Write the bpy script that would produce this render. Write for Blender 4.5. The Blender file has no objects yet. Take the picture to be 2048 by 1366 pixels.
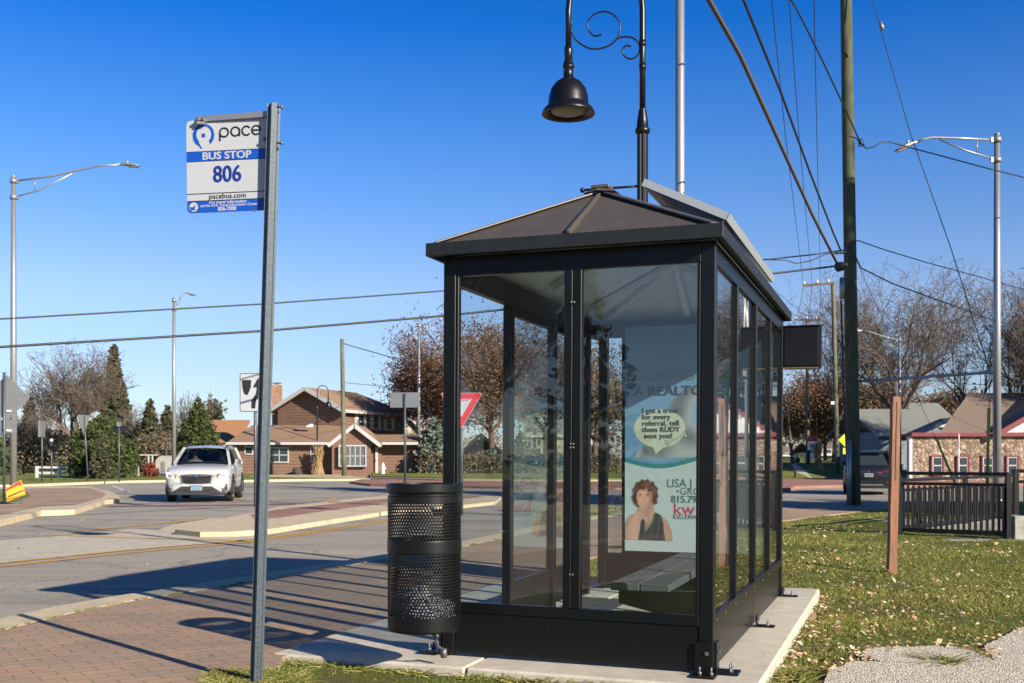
import bpy, bmesh, math, random
import numpy as np
from mathutils import Vector, Matrix
R=math.radians
F=2117.0; HZ=915.0; HC=1.15
scene=bpy.context.scene
COL=scene.collection
rng=random.Random(7)
# ---- traced points of the photograph turned into places in the world ----
def G(u,v,z=0.0):
    D=(HC-z)*F/(v-HZ); return ((u-1024)/F*D, D)
def PX(u,D): return (u-1024)/F*D
def PZ(v,D): return HC+(HZ-v)/F*D
def W(u,v,D): return Vector((PX(u,D),D,PZ(v,D)))
# ------------------------------------------------------------ materials
M={}
def nt(m): return m.node_tree.nodes, m.node_tree.links
def mat(name,col,rough=0.6,metal=0.0,noise=0.0,nscale=8.0,bump=0.0,bscale=40.0,col2=None,spec=0.5,coat=0.0,stretch=None):
    m=bpy.data.materials.new(name); m.use_nodes=True
    n,l=nt(m); b=n['Principled BSDF']
    b.inputs['Roughness'].default_value=rough; b.inputs['Metallic'].default_value=metal
    b.inputs['Specular IOR Level'].default_value=spec
    b.inputs['Coat Weight'].default_value=coat
    b.inputs['Base Color'].default_value=(*col,1)
    if noise or bump:
        tc=n.new('ShaderNodeTexCoord'); mp=n.new('ShaderNodeMapping'); l.new(tc.outputs['Object'],mp.inputs[0])
        if stretch: mp.inputs['Scale'].default_value=stretch
    if noise:
        t=n.new('ShaderNodeTexNoise'); t.inputs['Scale'].default_value=nscale; t.inputs['Detail'].default_value=6; t.inputs['Roughness'].default_value=.65
        l.new(mp.outputs[0],t.inputs['Vector'])
        c=n.new('ShaderNodeValToRGB'); c.color_ramp.elements[0].position=.3; c.color_ramp.elements[1].position=.7
        c2=col2 or tuple(x*(1-noise) for x in col)
        c.color_ramp.elements[0].color=(*c2,1); c.color_ramp.elements[1].color=(*[min(1,x*(1+.3*noise)) for x in col],1)
        l.new(t.outputs['Fac'],c.inputs[0]); l.new(c.outputs[0],b.inputs['Base Color'])
    if bump:
        t=n.new('ShaderNodeTexNoise'); t.inputs['Scale'].default_value=bscale; t.inputs['Detail'].default_value=4
        l.new(mp.outputs[0],t.inputs['Vector'])
        bp=n.new('ShaderNodeBump'); bp.inputs['Strength'].default_value=bump; bp.inputs['Distance'].default_value=.01
        l.new(t.outputs['Fac'],bp.inputs['Height']); l.new(bp.outputs[0],b.inputs['Normal'])
    M[name]=m; return m
def node_mat(name):
    m=bpy.data.materials.new(name); m.use_nodes=True; M[name]=m
    n,l=nt(m); return m,n,l,n['Principled BSDF']
def ramp(n,stops):
    c=n.new('ShaderNodeValToRGB'); e=c.color_ramp.elements
    e[0].position,e[0].color=stops[0][0],(*stops[0][1],1); e[1].position,e[1].color=stops[-1][0],(*stops[-1][1],1)
    for p,q in stops[1:-1]:
        x=e.new(p); x.color=(*q,1)
    return c
def noise(n,l,vec,scale,detail=5,rough=.6):
    t=n.new('ShaderNodeTexNoise'); t.inputs['Scale'].default_value=scale; t.inputs['Detail'].default_value=detail; t.inputs['Roughness'].default_value=rough
    if vec is not None: l.new(vec,t.inputs['Vector'])
    return t
def mixc(n,l,a,b,fac,mode='MIX'):
    x=n.new('ShaderNodeMix'); x.data_type='RGBA'; x.blend_type=mode
    if isinstance(fac,(int,float)): x.inputs[0].default_value=fac
    else: l.new(fac,x.inputs[0])
    for s,v in ((6,a),(7,b)):
        if isinstance(v,tuple): x.inputs[s].default_value=(*v,1)
        else: l.new(v,x.inputs[s])
    return x.outputs[2]

mat('black_frame',(.0045,.0052,.0065),.36,noise=.3,nscale=30,bump=.03,bscale=120,spec=.32)
mat('black_iron',(.0045,.005,.0065),.34,spec=.4)
mat('fascia',(.014,.017,.020),.55,noise=.25,nscale=14,spec=.3)
mat('roof_metal',(.072,.062,.055),.45,metal=.0,noise=.18,nscale=9)
mat('ceiling_white',(.74,.76,.77),.5,noise=.08,nscale=5)
mat('bolt_steel',(.13,.13,.135),.45,metal=.5)
mat('panel_frame',(.36,.39,.42),.45,metal=.3)
mat('galvanised',(.075,.098,.118),.45,metal=.3,noise=.35,nscale=60,bump=.05,bscale=200)
mat('alu',(.31,.32,.335),.4,metal=.55,noise=.12,nscale=12)
mat('alu_dark',(.30,.31,.33),.42,metal=.6,noise=.15,nscale=12)
mat('sign_white',(.37,.39,.42),.35,noise=.05,nscale=40)
mat('sign_back',(.24,.255,.265),.45,metal=.4,noise=.2,nscale=9)
mat('sign_blue',(.004,.06,.36),.4); mat('text_blue',(.005,.025,.20),.4)
mat('sign_black',(.012,.012,.014),.45); mat('sign_red',(.46,.016,.022),.4); mat('sign_yellow',(.85,.80,.02),.4)
mat('yard_orange',(.85,.36,.02),.5); mat('yard_red',(.50,.03,.02),.5)
mat('asphalt_dark',(.03,.03,.03),.9)
mat('white_paint',(.72,.73,.73),.5,noise=.25,nscale=6)
mat('yellow_paint',(.62,.33,.035),.7,noise=.35,nscale=9,col2=(.36,.22,.07))
mat('line_white',(.52,.50,.47),.7,noise=.35,nscale=9)
mat('maroon_band',(.20,.085,.080),.8,noise=.3,nscale=5)
mat('wood_red',(.27,.125,.068),.75,noise=.55,nscale=7,bump=.4,bscale=25,stretch=(6,6,.5))
mat('pole_wood',(.070,.080,.042),.85,noise=.75,nscale=2.6,col2=(.022,.032,.020),bump=.5,bscale=20,stretch=(3,3,.8))
mat('pole_wood_far',(.135,.13,.085),.85,noise=.4,nscale=2)
mat('black_matte',(.004,.0045,.005),.8,spec=.15)
mat('bark',(.125,.096,.078),.9,noise=.4,nscale=3)
mat('bark_rust',(.14,.085,.06),.9,noise=.4,nscale=3)
mat('bark_dark',(.055,.045,.036),.9,noise=.3,nscale=3)
mat('wire',(.012,.014,.018),.5); mat('wire_tan',(.085,.07,.055),.7)
mat('box_base',(.16,.13,.08),.6)
mat('guard_yellow',(.33,.31,.05),.6)
mat('white_trim',(.42,.43,.44),.5); mat('trim_red',(.135,.008,.017),.5)
mat('tan_wall',(.50,.42,.28),.7); mat('grey_blue_wall',(.20,.25,.28),.7)
mat('house_glass',(.03,.04,.05),.08); mat('curtain',(.45,.46,.45),.8)
mat('seat_grey',(.075,.08,.085),.7,noise=.2,nscale=30)
mat('tyre',(.015,.015,.016),.8); mat('rim',(.45,.46,.47),.3,metal=.8); mat('rim_dark',(.05,.05,.055),.4)
mat('car_white',(.40,.41,.41),.28,coat=.6); mat('car_black',(.010,.012,.018),.25,coat=.7)
mat('plastic_dark',(.018,.019,.02),.6); mat('grille',(.008,.008,.009),.5); mat('chrome',(.35,.35,.37),.25,metal=.9)
mat('plate',(.10,.20,.32),.5); mat('plate_white',(.27,.27,.28),.5); mat('tail_red',(.32,.01,.015),.25)
mat('skin',(.50,.28,.19),.55); mat('hair_dark',(.03,.018,.012),.7); mat('cloth_dark',(.03,.035,.05),.8); mat('cloth_white',(.6,.6,.62),.8)
mat('straw',(.36,.25,.12),.85,noise=.4,nscale=20)
mat('hydrant_white',(.7,.7,.68),.5)
mat('bag',(.22,.235,.27),.35,noise=.2,nscale=20,bump=.8,bscale=25)
mat('stone_block',(.30,.30,.27),.9,noise=.4,nscale=8,bump=.5,bscale=20)
mat('window_grey',(.10,.11,.11),.2)
mat('pv_cell',(.01,.014,.03),.15)
mat('deck_concrete',(.36,.33,.28),.85,noise=.25,nscale=4)
mat('lens',(.22,.21,.17),.4)
def emis(name,col,s):
    m,n,l,b=node_mat(name); b.inputs['Base Color'].default_value=(*col,1); b.inputs['Emission Color'].default_value=(*col,1); b.inputs['Emission Strength'].default_value=s
emis('headlamp_on',(1,.98,.9),1.0)
emis('headlamp_amber',(1,.45,.15),.8)
# glass: thin pane, clear with real Fresnel reflection
def glass(name,tint,refl=1.0,dirt=.03):
    m=bpy.data.materials.new(name); m.use_nodes=True; M[name]=m
    n,l=nt(m); n.remove(n['Principled BSDF']); out=n['Material Output']
    tr=n.new('ShaderNodeBsdfTransparent'); tr.inputs[0].default_value=(*tint,1)
    gl=n.new('ShaderNodeBsdfGlossy'); gl.inputs['Roughness'].default_value=.012
    tc=n.new('ShaderNodeTexCoord'); t=noise(n,l,tc.outputs['Object'],1.6,2); bp=n.new('ShaderNodeBump'); bp.inputs['Strength'].default_value=.12; bp.inputs['Distance'].default_value=.01
    l.new(t.outputs['Fac'],bp.inputs['Height']); l.new(bp.outputs[0],gl.inputs['Normal'])
    fr=n.new('ShaderNodeFresnel'); ge=n.new('ShaderNodeNewGeometry'); io=n.new('ShaderNodeMath'); io.operation='MULTIPLY_ADD'; l.new(ge.outputs['Backfacing'],io.inputs[0]); io.inputs[1].default_value=1/1.5-1.5; io.inputs[2].default_value=1.5; l.new(io.outputs[0],fr.inputs['IOR'])
    mu=n.new('ShaderNodeMath'); mu.operation='MULTIPLY'; mu.inputs[1].default_value=refl; mu.use_clamp=True; l.new(fr.outputs[0],mu.inputs[0])
    mx=n.new('ShaderNodeMixShader'); l.new(mu.outputs[0],mx.inputs[0]); l.new(tr.outputs[0],mx.inputs[1]); l.new(gl.outputs[0],mx.inputs[2])
    df=n.new('ShaderNodeBsdfDiffuse'); df.inputs[0].default_value=(.5,.5,.47,1)
    t2=noise(n,l,tc.outputs['Object'],140,3,.7); t3=noise(n,l,tc.outputs['Object'],2.5,5,.7)
    c=ramp(n,[(.66,(0,0,0)),(.78,(1,1,1))]); l.new(t2.outputs['Fac'],c.inputs[0])
    c3=ramp(n,[(.35,(.15,.15,.15)),(.75,(1,1,1))]); l.new(t3.outputs['Fac'],c3.inputs[0])
    a=n.new('ShaderNodeMath'); a.operation='MULTIPLY_ADD'; l.new(c.outputs[0],a.inputs[0]); a.inputs[1].default_value=dirt*5; a.inputs[2].default_value=dirt
    b2=n.new('ShaderNodeMath'); b2.operation='MULTIPLY'; l.new(a.outputs[0],b2.inputs[0]); l.new(c3.outputs[0],b2.inputs[1])
    m2=n.new('ShaderNodeMixShader'); l.new(b2.outputs[0],m2.inputs[0]); l.new(mx.outputs[0],m2.inputs[1]); l.new(df.outputs[0],m2.inputs[2])
    l.new(m2.outputs[0],out.inputs['Surface'])
glass('shelter_glass',(.92,.95,.955),1.3,.006); glass('front_pane',(.90,.935,.94),1.75,.006); glass('car_glass',(.34,.40,.40),1.5,.0)

def ground_mats():
    # asphalt
    m,n,l,b=node_mat('asphalt'); tc=n.new('ShaderNodeTexCoord').outputs['Object']
    t=noise(n,l,tc,26,8,.8); c=ramp(n,[(.35,(.175,.157,.130)),(.5,(.285,.260,.215)),(.68,(.40,.365,.305))]); l.new(t.outputs['Fac'],c.inputs[0])
    mpp=n.new('ShaderNodeMapping'); mpp.inputs['Rotation'].default_value=(0,0,R(-28)); mpp.inputs['Scale'].default_value=(.12,1.1,1); l.new(tc,mpp.inputs[0]); t2=noise(n,l,mpp.outputs[0],.9,7,.65); c2=ramp(n,[(.32,(.62,.62,.63)),(.5,(.98,.97,.95)),(.68,(1.14,1.12,1.06))]); l.new(t2.outputs['Fac'],c2.inputs[0])
    base=mixc(n,l,c.outputs[0],c2.outputs[0],1.0,'MULTIPLY')
    vo=n.new('ShaderNodeTexVoronoi'); vo.feature='DISTANCE_TO_EDGE'; vo.inputs['Scale'].default_value=.35
    nz=noise(n,l,tc,1.2,4); wv=n.new('ShaderNodeVectorMath'); wv.operation='MULTIPLY_ADD'; l.new(nz.outputs['Color'],wv.inputs[0]); wv.inputs[1].default_value=(1.6,1.6,0); l.new(tc,wv.inputs[2]); l.new(wv.outputs[0],vo.inputs['Vector'])
    cr=ramp(n,[(.0,(.35,.35,.35)),(.012,(1,1,1))]); l.new(vo.outputs['Distance'],cr.inputs[0])
    base=mixc(n,l,base,cr.outputs[0],.7,'MULTIPLY')
    l.new(base,b.inputs['Base Color']); b.inputs['Roughness'].default_value=.9
    t3=noise(n,l,tc,90,4,.8); bp=n.new('ShaderNodeBump'); bp.inputs['Strength'].default_value=.5; bp.inputs['Distance'].default_value=.01; l.new(t3.outputs['Fac'],bp.inputs['Height']); l.new(bp.outputs[0],b.inputs['Normal'])
    # brick pavers
    def pavers(name,rot,ca,cb,mortar,scale=1.0):
        m,n,l,b=node_mat(name); tc=n.new('ShaderNodeTexCoord').outputs['Object']
        mp=n.new('ShaderNodeMapping'); mp.inputs['Rotation'].default_value=(0,0,R(rot)); mp.inputs['Scale'].default_value=(scale,)*3; l.new(tc,mp.inputs[0])
        br=n.new('ShaderNodeTexBrick'); br.inputs['Scale'].default_value=1; br.inputs['Brick Width'].default_value=.21; br.inputs['Row Height'].default_value=.105
        br.inputs['Mortar Size'].default_value=.0045; br.inputs['Mortar Smooth'].default_value=.3; br.inputs['Bias'].default_value=0
        nz=noise(n,l,tc,3,3); wv=n.new('ShaderNodeVectorMath'); wv.operation='MULTIPLY_ADD'; l.new(nz.outputs['Color'],wv.inputs[0]); wv.inputs[1].default_value=(.02,.02,0); l.new(mp.outputs[0],wv.inputs[2])
        l.new(wv.outputs[0],br.inputs['Vector'])
        br.inputs['Color1'].default_value=(*ca,1); br.inputs['Color2'].default_value=(*cb,1); br.inputs['Mortar'].default_value=(*mortar,1)
        t=noise(n,l,tc,70,6,.8); c=ramp(n,[(.3,(.55,.55,.56)),(.7,(1.25,1.24,1.2))]); l.new(t.outputs['Fac'],c.inputs[0])
        base=mixc(n,l,br.outputs['Color'],c.outputs[0],.8,'MULTIPLY')
        t2=noise(n,l,tc,.7,5,.6); c2=ramp(n,[(.35,(.78,.78,.80)),(.65,(1.12,1.08,1.03))]); l.new(t2.outputs['Fac'],c2.inputs[0])
        base=mixc(n,l,base,c2.outputs[0],1.0,'MULTIPLY')
        l.new(base,b.inputs['Base Color']); b.inputs['Roughness'].default_value=.88
        mm=n.new('ShaderNodeMath'); mm.operation='MULTIPLY_ADD'; l.new(br.outputs['Fac'],mm.inputs[0]); mm.inputs[1].default_value=-1; l.new(t.outputs['Fac'],mm.inputs[2])
        bp=n.new('ShaderNodeBump'); bp.inputs['Strength'].default_value=.6; bp.inputs['Distance'].default_value=.006; l.new(mm.outputs[0],bp.inputs['Height']); l.new(bp.outputs[0],b.inputs['Normal'])
    pavers('pavers',-35,(.395,.262,.170),(.305,.232,.168),(.185,.14,.09))
    pavers('pavers_red',10,(.36,.17,.12),(.26,.15,.12),(.12,.08,.06))
    # concrete
    for name,ca,cb in (('concrete',(.36,.33,.275),(.53,.485,.405)),('kerb',(.38,.315,.205),(.56,.47,.32)),('concrete_old',(.34,.30,.235),(.52,.47,.37))):
        m,n,l,b=node_mat(name); tc=n.new('ShaderNodeTexCoord').outputs['Object']
        t=noise(n,l,tc,5,9,.7); c=ramp(n,[(.3,ca),(.7,cb)]); l.new(t.outputs['Fac'],c.inputs[0])
        t2=noise(n,l,tc,150,3,.8); c2=ramp(n,[(.35,(.75,.75,.75)),(.6,(1.08,1.08,1.08))]); l.new(t2.outputs['Fac'],c2.inputs[0])
        l.new(mixc(n,l,c.outputs[0],c2.outputs[0],.7,'MULTIPLY'),b.inputs['Base Color']); b.inputs['Roughness'].default_value=.88
        bp=n.new('ShaderNodeBump'); bp.inputs['Strength'].default_value=.35; bp.inputs['Distance'].default_value=.005; l.new(t2.outputs['Fac'],bp.inputs['Height']); l.new(bp.outputs[0],b.inputs['Normal'])
    # gravelly old asphalt patch
    m,n,l,b=node_mat('chip_path'); tc=n.new('ShaderNodeTexCoord').outputs['Object']
    vo=n.new('ShaderNodeTexVoronoi'); vo.inputs['Scale'].default_value=95; l.new(tc,vo.inputs['Vector'])
    sp=n.new('ShaderNodeSeparateColor'); l.new(vo.outputs['Color'],sp.inputs[0])
    c=ramp(n,[(0,(.32,.285,.225)),(.45,(.66,.60,.49)),(1,(.86,.80,.68))]); l.new(sp.outputs[0],c.inputs[0])
    dd=ramp(n,[(.25,(1,1,1)),(.75,(.42,.40,.36))]); l.new(vo.outputs['Distance'],dd.inputs[0])
    l.new(mixc(n,l,c.outputs[0],dd.outputs[0],.7,'MULTIPLY'),b.inputs['Base Color']); b.inputs['Roughness'].default_value=.9
    bp=n.new('ShaderNodeBump'); bp.inputs['Strength'].default_value=.8; bp.inputs['Distance'].default_value=.01; bp.invert=True; l.new(vo.outputs['Distance'],bp.inputs['Height']); l.new(bp.outputs[0],b.inputs['Normal'])
    # lawn soil
    for name,k in (('lawn',1.5),('lawn_far',1.9)):
        m,n,l,b=node_mat(name); tc=n.new('ShaderNodeTexCoord').outputs['Object']
        t=noise(n,l,tc,1.3 if k else 1,8,.7); c=ramp(n,[(p_,tuple(x*k for x in q_)) for p_,q_ in [(.3,(.105,.080,.045)),(.45,(.085,.088,.028)),(.6,(.085,.112,.024)),(.75,(.17,.145,.065))]]); l.new(t.outputs['Fac'],c.inputs[0])
        t2=noise(n,l,tc,60 if name=='lawn' else 18,5,.8); c2=ramp(n,[(.3,(.45,.45,.45)),(.7,(1.5,1.5,1.4))]); l.new(t2.outputs['Fac'],c2.inputs[0])
        l.new(mixc(n,l,c.outputs[0],c2.outputs[0],.9,'MULTIPLY'),b.inputs['Base Color']); b.inputs['Roughness'].default_value=.95; b.inputs['Specular IOR Level'].default_value=.1
        bp=n.new('ShaderNodeBump'); bp.inputs['Strength'].default_value=1; bp.inputs['Distance'].default_value=.03; l.new(t2.outputs['Fac'],bp.inputs['Height']); l.new(bp.outputs[0],b.inputs['Normal'])
ground_mats()
def rnd_mat(name,stops,rough=.8,transl=0.0):   # colour varies from one leaf / blade / clump to the next
    m,n,l,b=node_mat(name); g=n.new('ShaderNodeNewGeometry')
    c=ramp(n,stops); l.new(g.outputs['Random Per Island'],c.inputs[0]); l.new(c.outputs[0],b.inputs['Base Color']); b.inputs['Roughness'].default_value=rough; b.inputs['Specular IOR Level'].default_value=.25
    if transl:
        out=n['Material Output']; tr=n.new('ShaderNodeBsdfTranslucent'); l.new(c.outputs[0],tr.inputs[0]); mx=n.new('ShaderNodeMixShader'); mx.inputs[0].default_value=transl
        l.new(b.outputs[0],mx.inputs[1]); l.new(tr.outputs[0],mx.inputs[2]); l.new(mx.outputs[0],out.inputs['Surface'])
rnd_mat('grass_blades',[(0,(.095,.135,.020)),(.35,(.175,.215,.036)),(.6,(.29,.285,.070)),(.88,(.38,.32,.12)),(1,(.48,.38,.19))],.7,.3)
rnd_mat('fallen_leaves',[(0,(.30,.15,.065)),(.3,(.48,.32,.17)),(.6,(.62,.49,.33)),(.85,(.66,.56,.44)),(1,(.46,.17,.06))],.8)
rnd_mat('needles_green',[(0,(.022,.036,.012)),(.5,(.045,.065,.019)),(1,(.095,.105,.034))],.7)
rnd_mat('needles_dark',[(0,(.030,.034,.020)),(.5,(.055,.060,.032)),(1,(.095,.090,.050))],.8)
rnd_mat('needles_blue',[(0,(.050,.075,.055)),(.5,(.10,.13,.10)),(1,(.17,.20,.16))],.8)
rnd_mat('rust_leaves',[(0,(.09,.045,.027)),(.5,(.18,.095,.056)),(1,(.27,.165,.10))],.8,.2)
rnd_mat('brown_leaves',[(0,(.09,.055,.034)),(.5,(.17,.115,.070)),(1,(.25,.18,.11))],.8,.15)
rnd_mat('brush_twigs',[(0,(.060,.046,.032)),(.5,(.125,.10,.068)),(1,(.20,.155,.10))],.9)
rnd_mat('red_bush_leaves',[(0,(.10,.024,.018)),(.5,(.18,.040,.028)),(1,(.24,.09,.05))],.8,.2)
def line_mat(name,ca,cb,period,axis='Z',width=.14,noise_k=.25):
    m,n,l,b=node_mat(name); tc=n.new('ShaderNodeTexCoord').outputs['Object']
    sp=n.new('ShaderNodeSeparateXYZ'); l.new(tc,sp.inputs[0])
    d=n.new('ShaderNodeMath'); d.operation='DIVIDE'; d.inputs[1].default_value=period; l.new(sp.outputs[axis],d.inputs[0])
    fr=n.new('ShaderNodeMath'); fr.operation='FRACT'; l.new(d.outputs[0],fr.inputs[0])
    c=ramp(n,[(0,cb),(width,cb),(width+.05,ca),(1,tuple(x*1.12 for x in ca))]); l.new(fr.outputs[0],c.inputs[0])
    t=noise(n,l,tc,4,6,.7); c2=ramp(n,[(.3,(1-noise_k,)*3),(.7,(1+noise_k*.5,)*3)]); l.new(t.outputs['Fac'],c2.inputs[0])
    l.new(mixc(n,l,c.outputs[0],c2.outputs[0],1.0,'MULTIPLY'),b.inputs['Base Color']); b.inputs['Roughness'].default_value=.75
    bp=n.new('ShaderNodeBump'); bp.inputs['Strength'].default_value=.5; bp.inputs['Distance'].default_value=.02; l.new(fr.outputs[0],bp.inputs['Height']); l.new(bp.outputs[0],b.inputs['Normal'])
line_mat('siding_brown',(.175,.103,.068),(.080,.045,.032),.22)
M['black_panel']=None
m_=M['black_frame'].copy(); m_.name='black_panel'; M['black_panel']=m_; n_,l_=nt(m_); b_=n_['Principled BSDF']; tc_=n_.new('ShaderNodeTexCoord'); v_=n_.new('ShaderNodeTexNoise'); v_.inputs['Scale'].default_value=150; v_.inputs['Detail'].default_value=2; l_.new(tc_.outputs['Object'],v_.inputs['Vector']); r_=ramp(n_,[(.70,(0,0,0)),(.74,(1,1,1))]); l_.new(v_.outputs['Fac'],r_.inputs[0])
src=b_.inputs['Base Color'].links[0].from_socket; l_.new(mixc(n_,l_,src,(.075,.075,.07),r_.outputs[0]),b_.inputs['Base Color'])
line_mat('siding_white',(.66,.67,.67),(.42,.43,.44),.14)
line_mat('siding_grey',(.19,.235,.265),(.12,.15,.17),.2)
def shingle(name,ca,cb):
    m,n,l,b=node_mat(name); tc=n.new('ShaderNodeTexCoord').outputs['Object']
    t=noise(n,l,tc,7,8,.85); c=ramp(n,[(.3,ca),(.7,cb)]); l.new(t.outputs['Fac'],c.inputs[0]); l.new(c.outputs[0],b.inputs['Base Color']); b.inputs['Roughness'].default_value=.9
shingle('shingle_brown',(.17,.105,.065),(.30,.195,.125)); shingle('shingle_orange',(.24,.11,.05),(.38,.19,.09))
shingle('shingle_dark',(.12,.09,.07),(.20,.155,.125)); shingle('shingle_grey',(.13,.14,.13),(.23,.24,.22))
def brickwall(name,ca,cb,mo):
    m,n,l,b=node_mat(name); tc=n.new('ShaderNodeTexCoord').outputs['Object']; mp=n.new('ShaderNodeMapping'); mp.inputs['Rotation'].default_value=(R(90),0,0); l.new(tc,mp.inputs[0])
    br=n.new('ShaderNodeTexBrick'); br.inputs['Scale'].default_value=1; br.inputs['Brick Width'].default_value=.3; br.inputs['Row Height'].default_value=.1; br.inputs['Mortar Size'].default_value=.008
    br.inputs['Color1'].default_value=(*ca,1); br.inputs['Color2'].default_value=(*cb,1); br.inputs['Mortar'].default_value=(*mo,1); l.new(mp.outputs[0],br.inputs['Vector']); l.new(br.outputs[0],b.inputs['Base Color']); b.inputs['Roughness'].default_value=.85
brickwall('brick_wall',(.19,.10,.068),(.155,.082,.056),(.17,.12,.09)); brickwall('chimney_brick',(.36,.19,.10),(.20,.10,.06),(.3,.25,.2))
def fieldstone():
    m,n,l,b=node_mat('fieldstone'); tc=n.new('ShaderNodeTexCoord').outputs['Object']
    nz=noise(n,l,tc,2,3); wv=n.new('ShaderNodeVectorMath'); wv.operation='MULTIPLY_ADD'; l.new(nz.outputs['Color'],wv.inputs[0]); wv.inputs[1].default_value=(.3,.3,.3); l.new(tc,wv.inputs[2])
    vo=n.new('ShaderNodeTexVoronoi'); vo.inputs['Scale'].default_value=5.2; l.new(wv.outputs[0],vo.inputs['Vector'])
    sp=n.new('ShaderNodeSeparateColor'); l.new(vo.outputs['Color'],sp.inputs[0]); c=ramp(n,[(0,(.15,.105,.075)),(.5,(.27,.20,.145)),(1,(.38,.30,.225))]); l.new(sp.outputs[0],c.inputs[0])
    v2=n.new('ShaderNodeTexVoronoi'); v2.feature='DISTANCE_TO_EDGE'; v2.inputs['Scale'].default_value=5.2; l.new(wv.outputs[0],v2.inputs['Vector'])
    c2=ramp(n,[(0,(.28,.26,.24)),(.10,(1,1,1))]); l.new(v2.outputs['Distance'],c2.inputs[0])
    l.new(mixc(n,l,c.outputs[0],c2.outputs[0],1.0,'MULTIPLY'),b.inputs['Base Color']); b.inputs['Roughness'].default_value=.9
    bp=n.new('ShaderNodeBump'); bp.inputs['Distance'].default_value=.08; l.new(v2.outputs['Distance'],bp.inputs['Height']); l.new(bp.outputs[0],b.inputs['Normal'])
fieldstone()
# ------------------------------------------------------------ mesh builder
class MB:
    def __init__(s): s.v=[]; s.f=[]; s.m=[]; s.sm=[]; s.mats=[]
    def mi(s,name):
        if name not in s.mats: s.mats.append(name)
        return s.mats.index(name)
    def add(s,vs,fs,m,smooth=False):
        o=len(s.v); s.v+= [tuple(x) for x in vs]; k=s.mi(m)
        for f in fs: s.f.append(tuple(i+o for i in f)); s.m.append(k); s.sm.append(smooth)
    def box(s,c,d,m,rz=0,mtx=None):
        x,y,z=[q/2 for q in d]
        vs=[Vector((a*x,b*y,e*z)) for a in (-1,1) for b in (-1,1) for e in (-1,1)]
        T=mtx if mtx else Matrix.Translation(Vector(c))@Matrix.Rotation(rz,4,'Z')
        vs=[T@q for q in vs]
        s.add(vs,[(0,1,3,2),(4,6,7,5),(0,4,5,1),(2,3,7,6),(0,2,6,4),(1,5,7,3)],m)
    def b3(s,x0,x1,y0,y1,z0,z1,m): s.box(((x0+x1)/2,(y0+y1)/2,(z0+z1)/2),(abs(x1-x0),abs(y1-y0),abs(z1-z0)),m)
    def bar(s,p,q,w,h,m,up=(0,0,1)):
        p=Vector(p);q=Vector(q); d=(q-p).normalized(); u=Vector(up); r=d.cross(u)
        if r.length<1e-4: r=d.cross(Vector((0,1,0)))
        r.normalize(); u=r.cross(d)
        vs=[]
        for e in (p,q):
            for a,b in ((-1,-1),(1,-1),(1,1),(-1,1)): vs.append(e+r*(a*w/2)+u*(b*h/2))
        s.add(vs,[(0,3,2,1),(4,5,6,7),(0,1,5,4),(1,2,6,5),(2,3,7,6),(3,0,4,7)],m)
    def tube(s,pts,r,m,n=8,cap=True,smooth=True):
        pts=[Vector(p) for p in pts]; N=len(pts); rs=r if isinstance(r,(list,tuple)) else [r]*N
        vs=[]; pr=None
        for i,p in enumerate(pts):
            d=(pts[min(i+1,N-1)]-pts[max(i-1,0)]).normalized()
            if pr is None: a=Vector((0,0,1)) if abs(d.z)<.9 else Vector((1,0,0)); x=d.cross(a).normalized()
            else: x=(pr-d*pr.dot(d)).normalized()
            pr=x; y=d.cross(x)
            for k in range(n):
                t=2*math.pi*k/n; vs.append(p+(x*math.cos(t)+y*math.sin(t))*rs[i])
        fs=[(i*n+k,i*n+(k+1)%n,(i+1)*n+(k+1)%n,(i+1)*n+k) for i in range(N-1) for k in range(n)]
        s.add(vs,fs,m,smooth)
        if cap:
            o=len(s.v)-N*n; k=s.mi(m)
            s.f.append(tuple(o+j for j in range(n))[::-1]); s.m.append(k); s.sm.append(False)
            s.f.append(tuple(o+(N-1)*n+j for j in range(n))); s.m.append(k); s.sm.append(False)
    def lathe(s,prof,c,m,n=24,mtx=None,smooth=True,cap=True,a0=0,a1=2*math.pi):
        c=Vector(c); vs=[]
        for r,z in prof:
            for k in range(n):
                t=2*math.pi*k/n; q=Vector((r*math.cos(t),r*math.sin(t),z)); vs.append((mtx@q if mtx else q)+c)
        N=len(prof); fs=[(i*n+k,i*n+(k+1)%n,(i+1)*n+(k+1)%n,(i+1)*n+k) for i in range(N-1) for k in range(n)]
        s.add(vs,fs,m,smooth)
    def prism(s,poly,z0,z1,m,mtx=None):
        n=len(poly)
        ar=sum(poly[i][0]*poly[(i+1)%n][1]-poly[(i+1)%n][0]*poly[i][1] for i in range(n))
        if ar<0: poly=poly[::-1]
        vs=[Vector((x,y,z0)) for x,y in poly]+[Vector((x,y,z1)) for x,y in poly]
        if mtx: vs=[mtx@v for v in vs]
        s.add(vs,[tuple(range(n))[::-1],tuple(range(n,2*n))]+[(i,(i+1)%n,n+(i+1)%n,n+i) for i in range(n)],m)
    def face(s,pts,m): s.add(pts,[tuple(range(len(pts)))],m)
    def text(s,txt,size,m,mtx,align='CENTER',bold=0,sx=1,shear=0,space=1):
        cu=bpy.data.curves.new('t','FONT'); cu.body=txt; cu.size=size; cu.align_x=align; cu.align_y='CENTER'; cu.offset=bold; cu.shear=shear; cu.space_character=space; cu.resolution_u=3
        ob=bpy.data.objects.new('t',cu); COL.objects.link(ob)
        dg=bpy.context.evaluated_depsgraph_get(); me=bpy.data.meshes.new_from_object(ob.evaluated_get(dg))
        T=mtx@Matrix.Diagonal((sx,1,1,1))
        s.add([T@v.co for v in me.vertices],[tuple(p.vertices) for p in me.polygons],m)
        bpy.data.objects.remove(ob); bpy.data.curves.remove(cu); bpy.data.meshes.remove(me)
    def flat(s): s.sm=[False]*len(s.sm); return s
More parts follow.
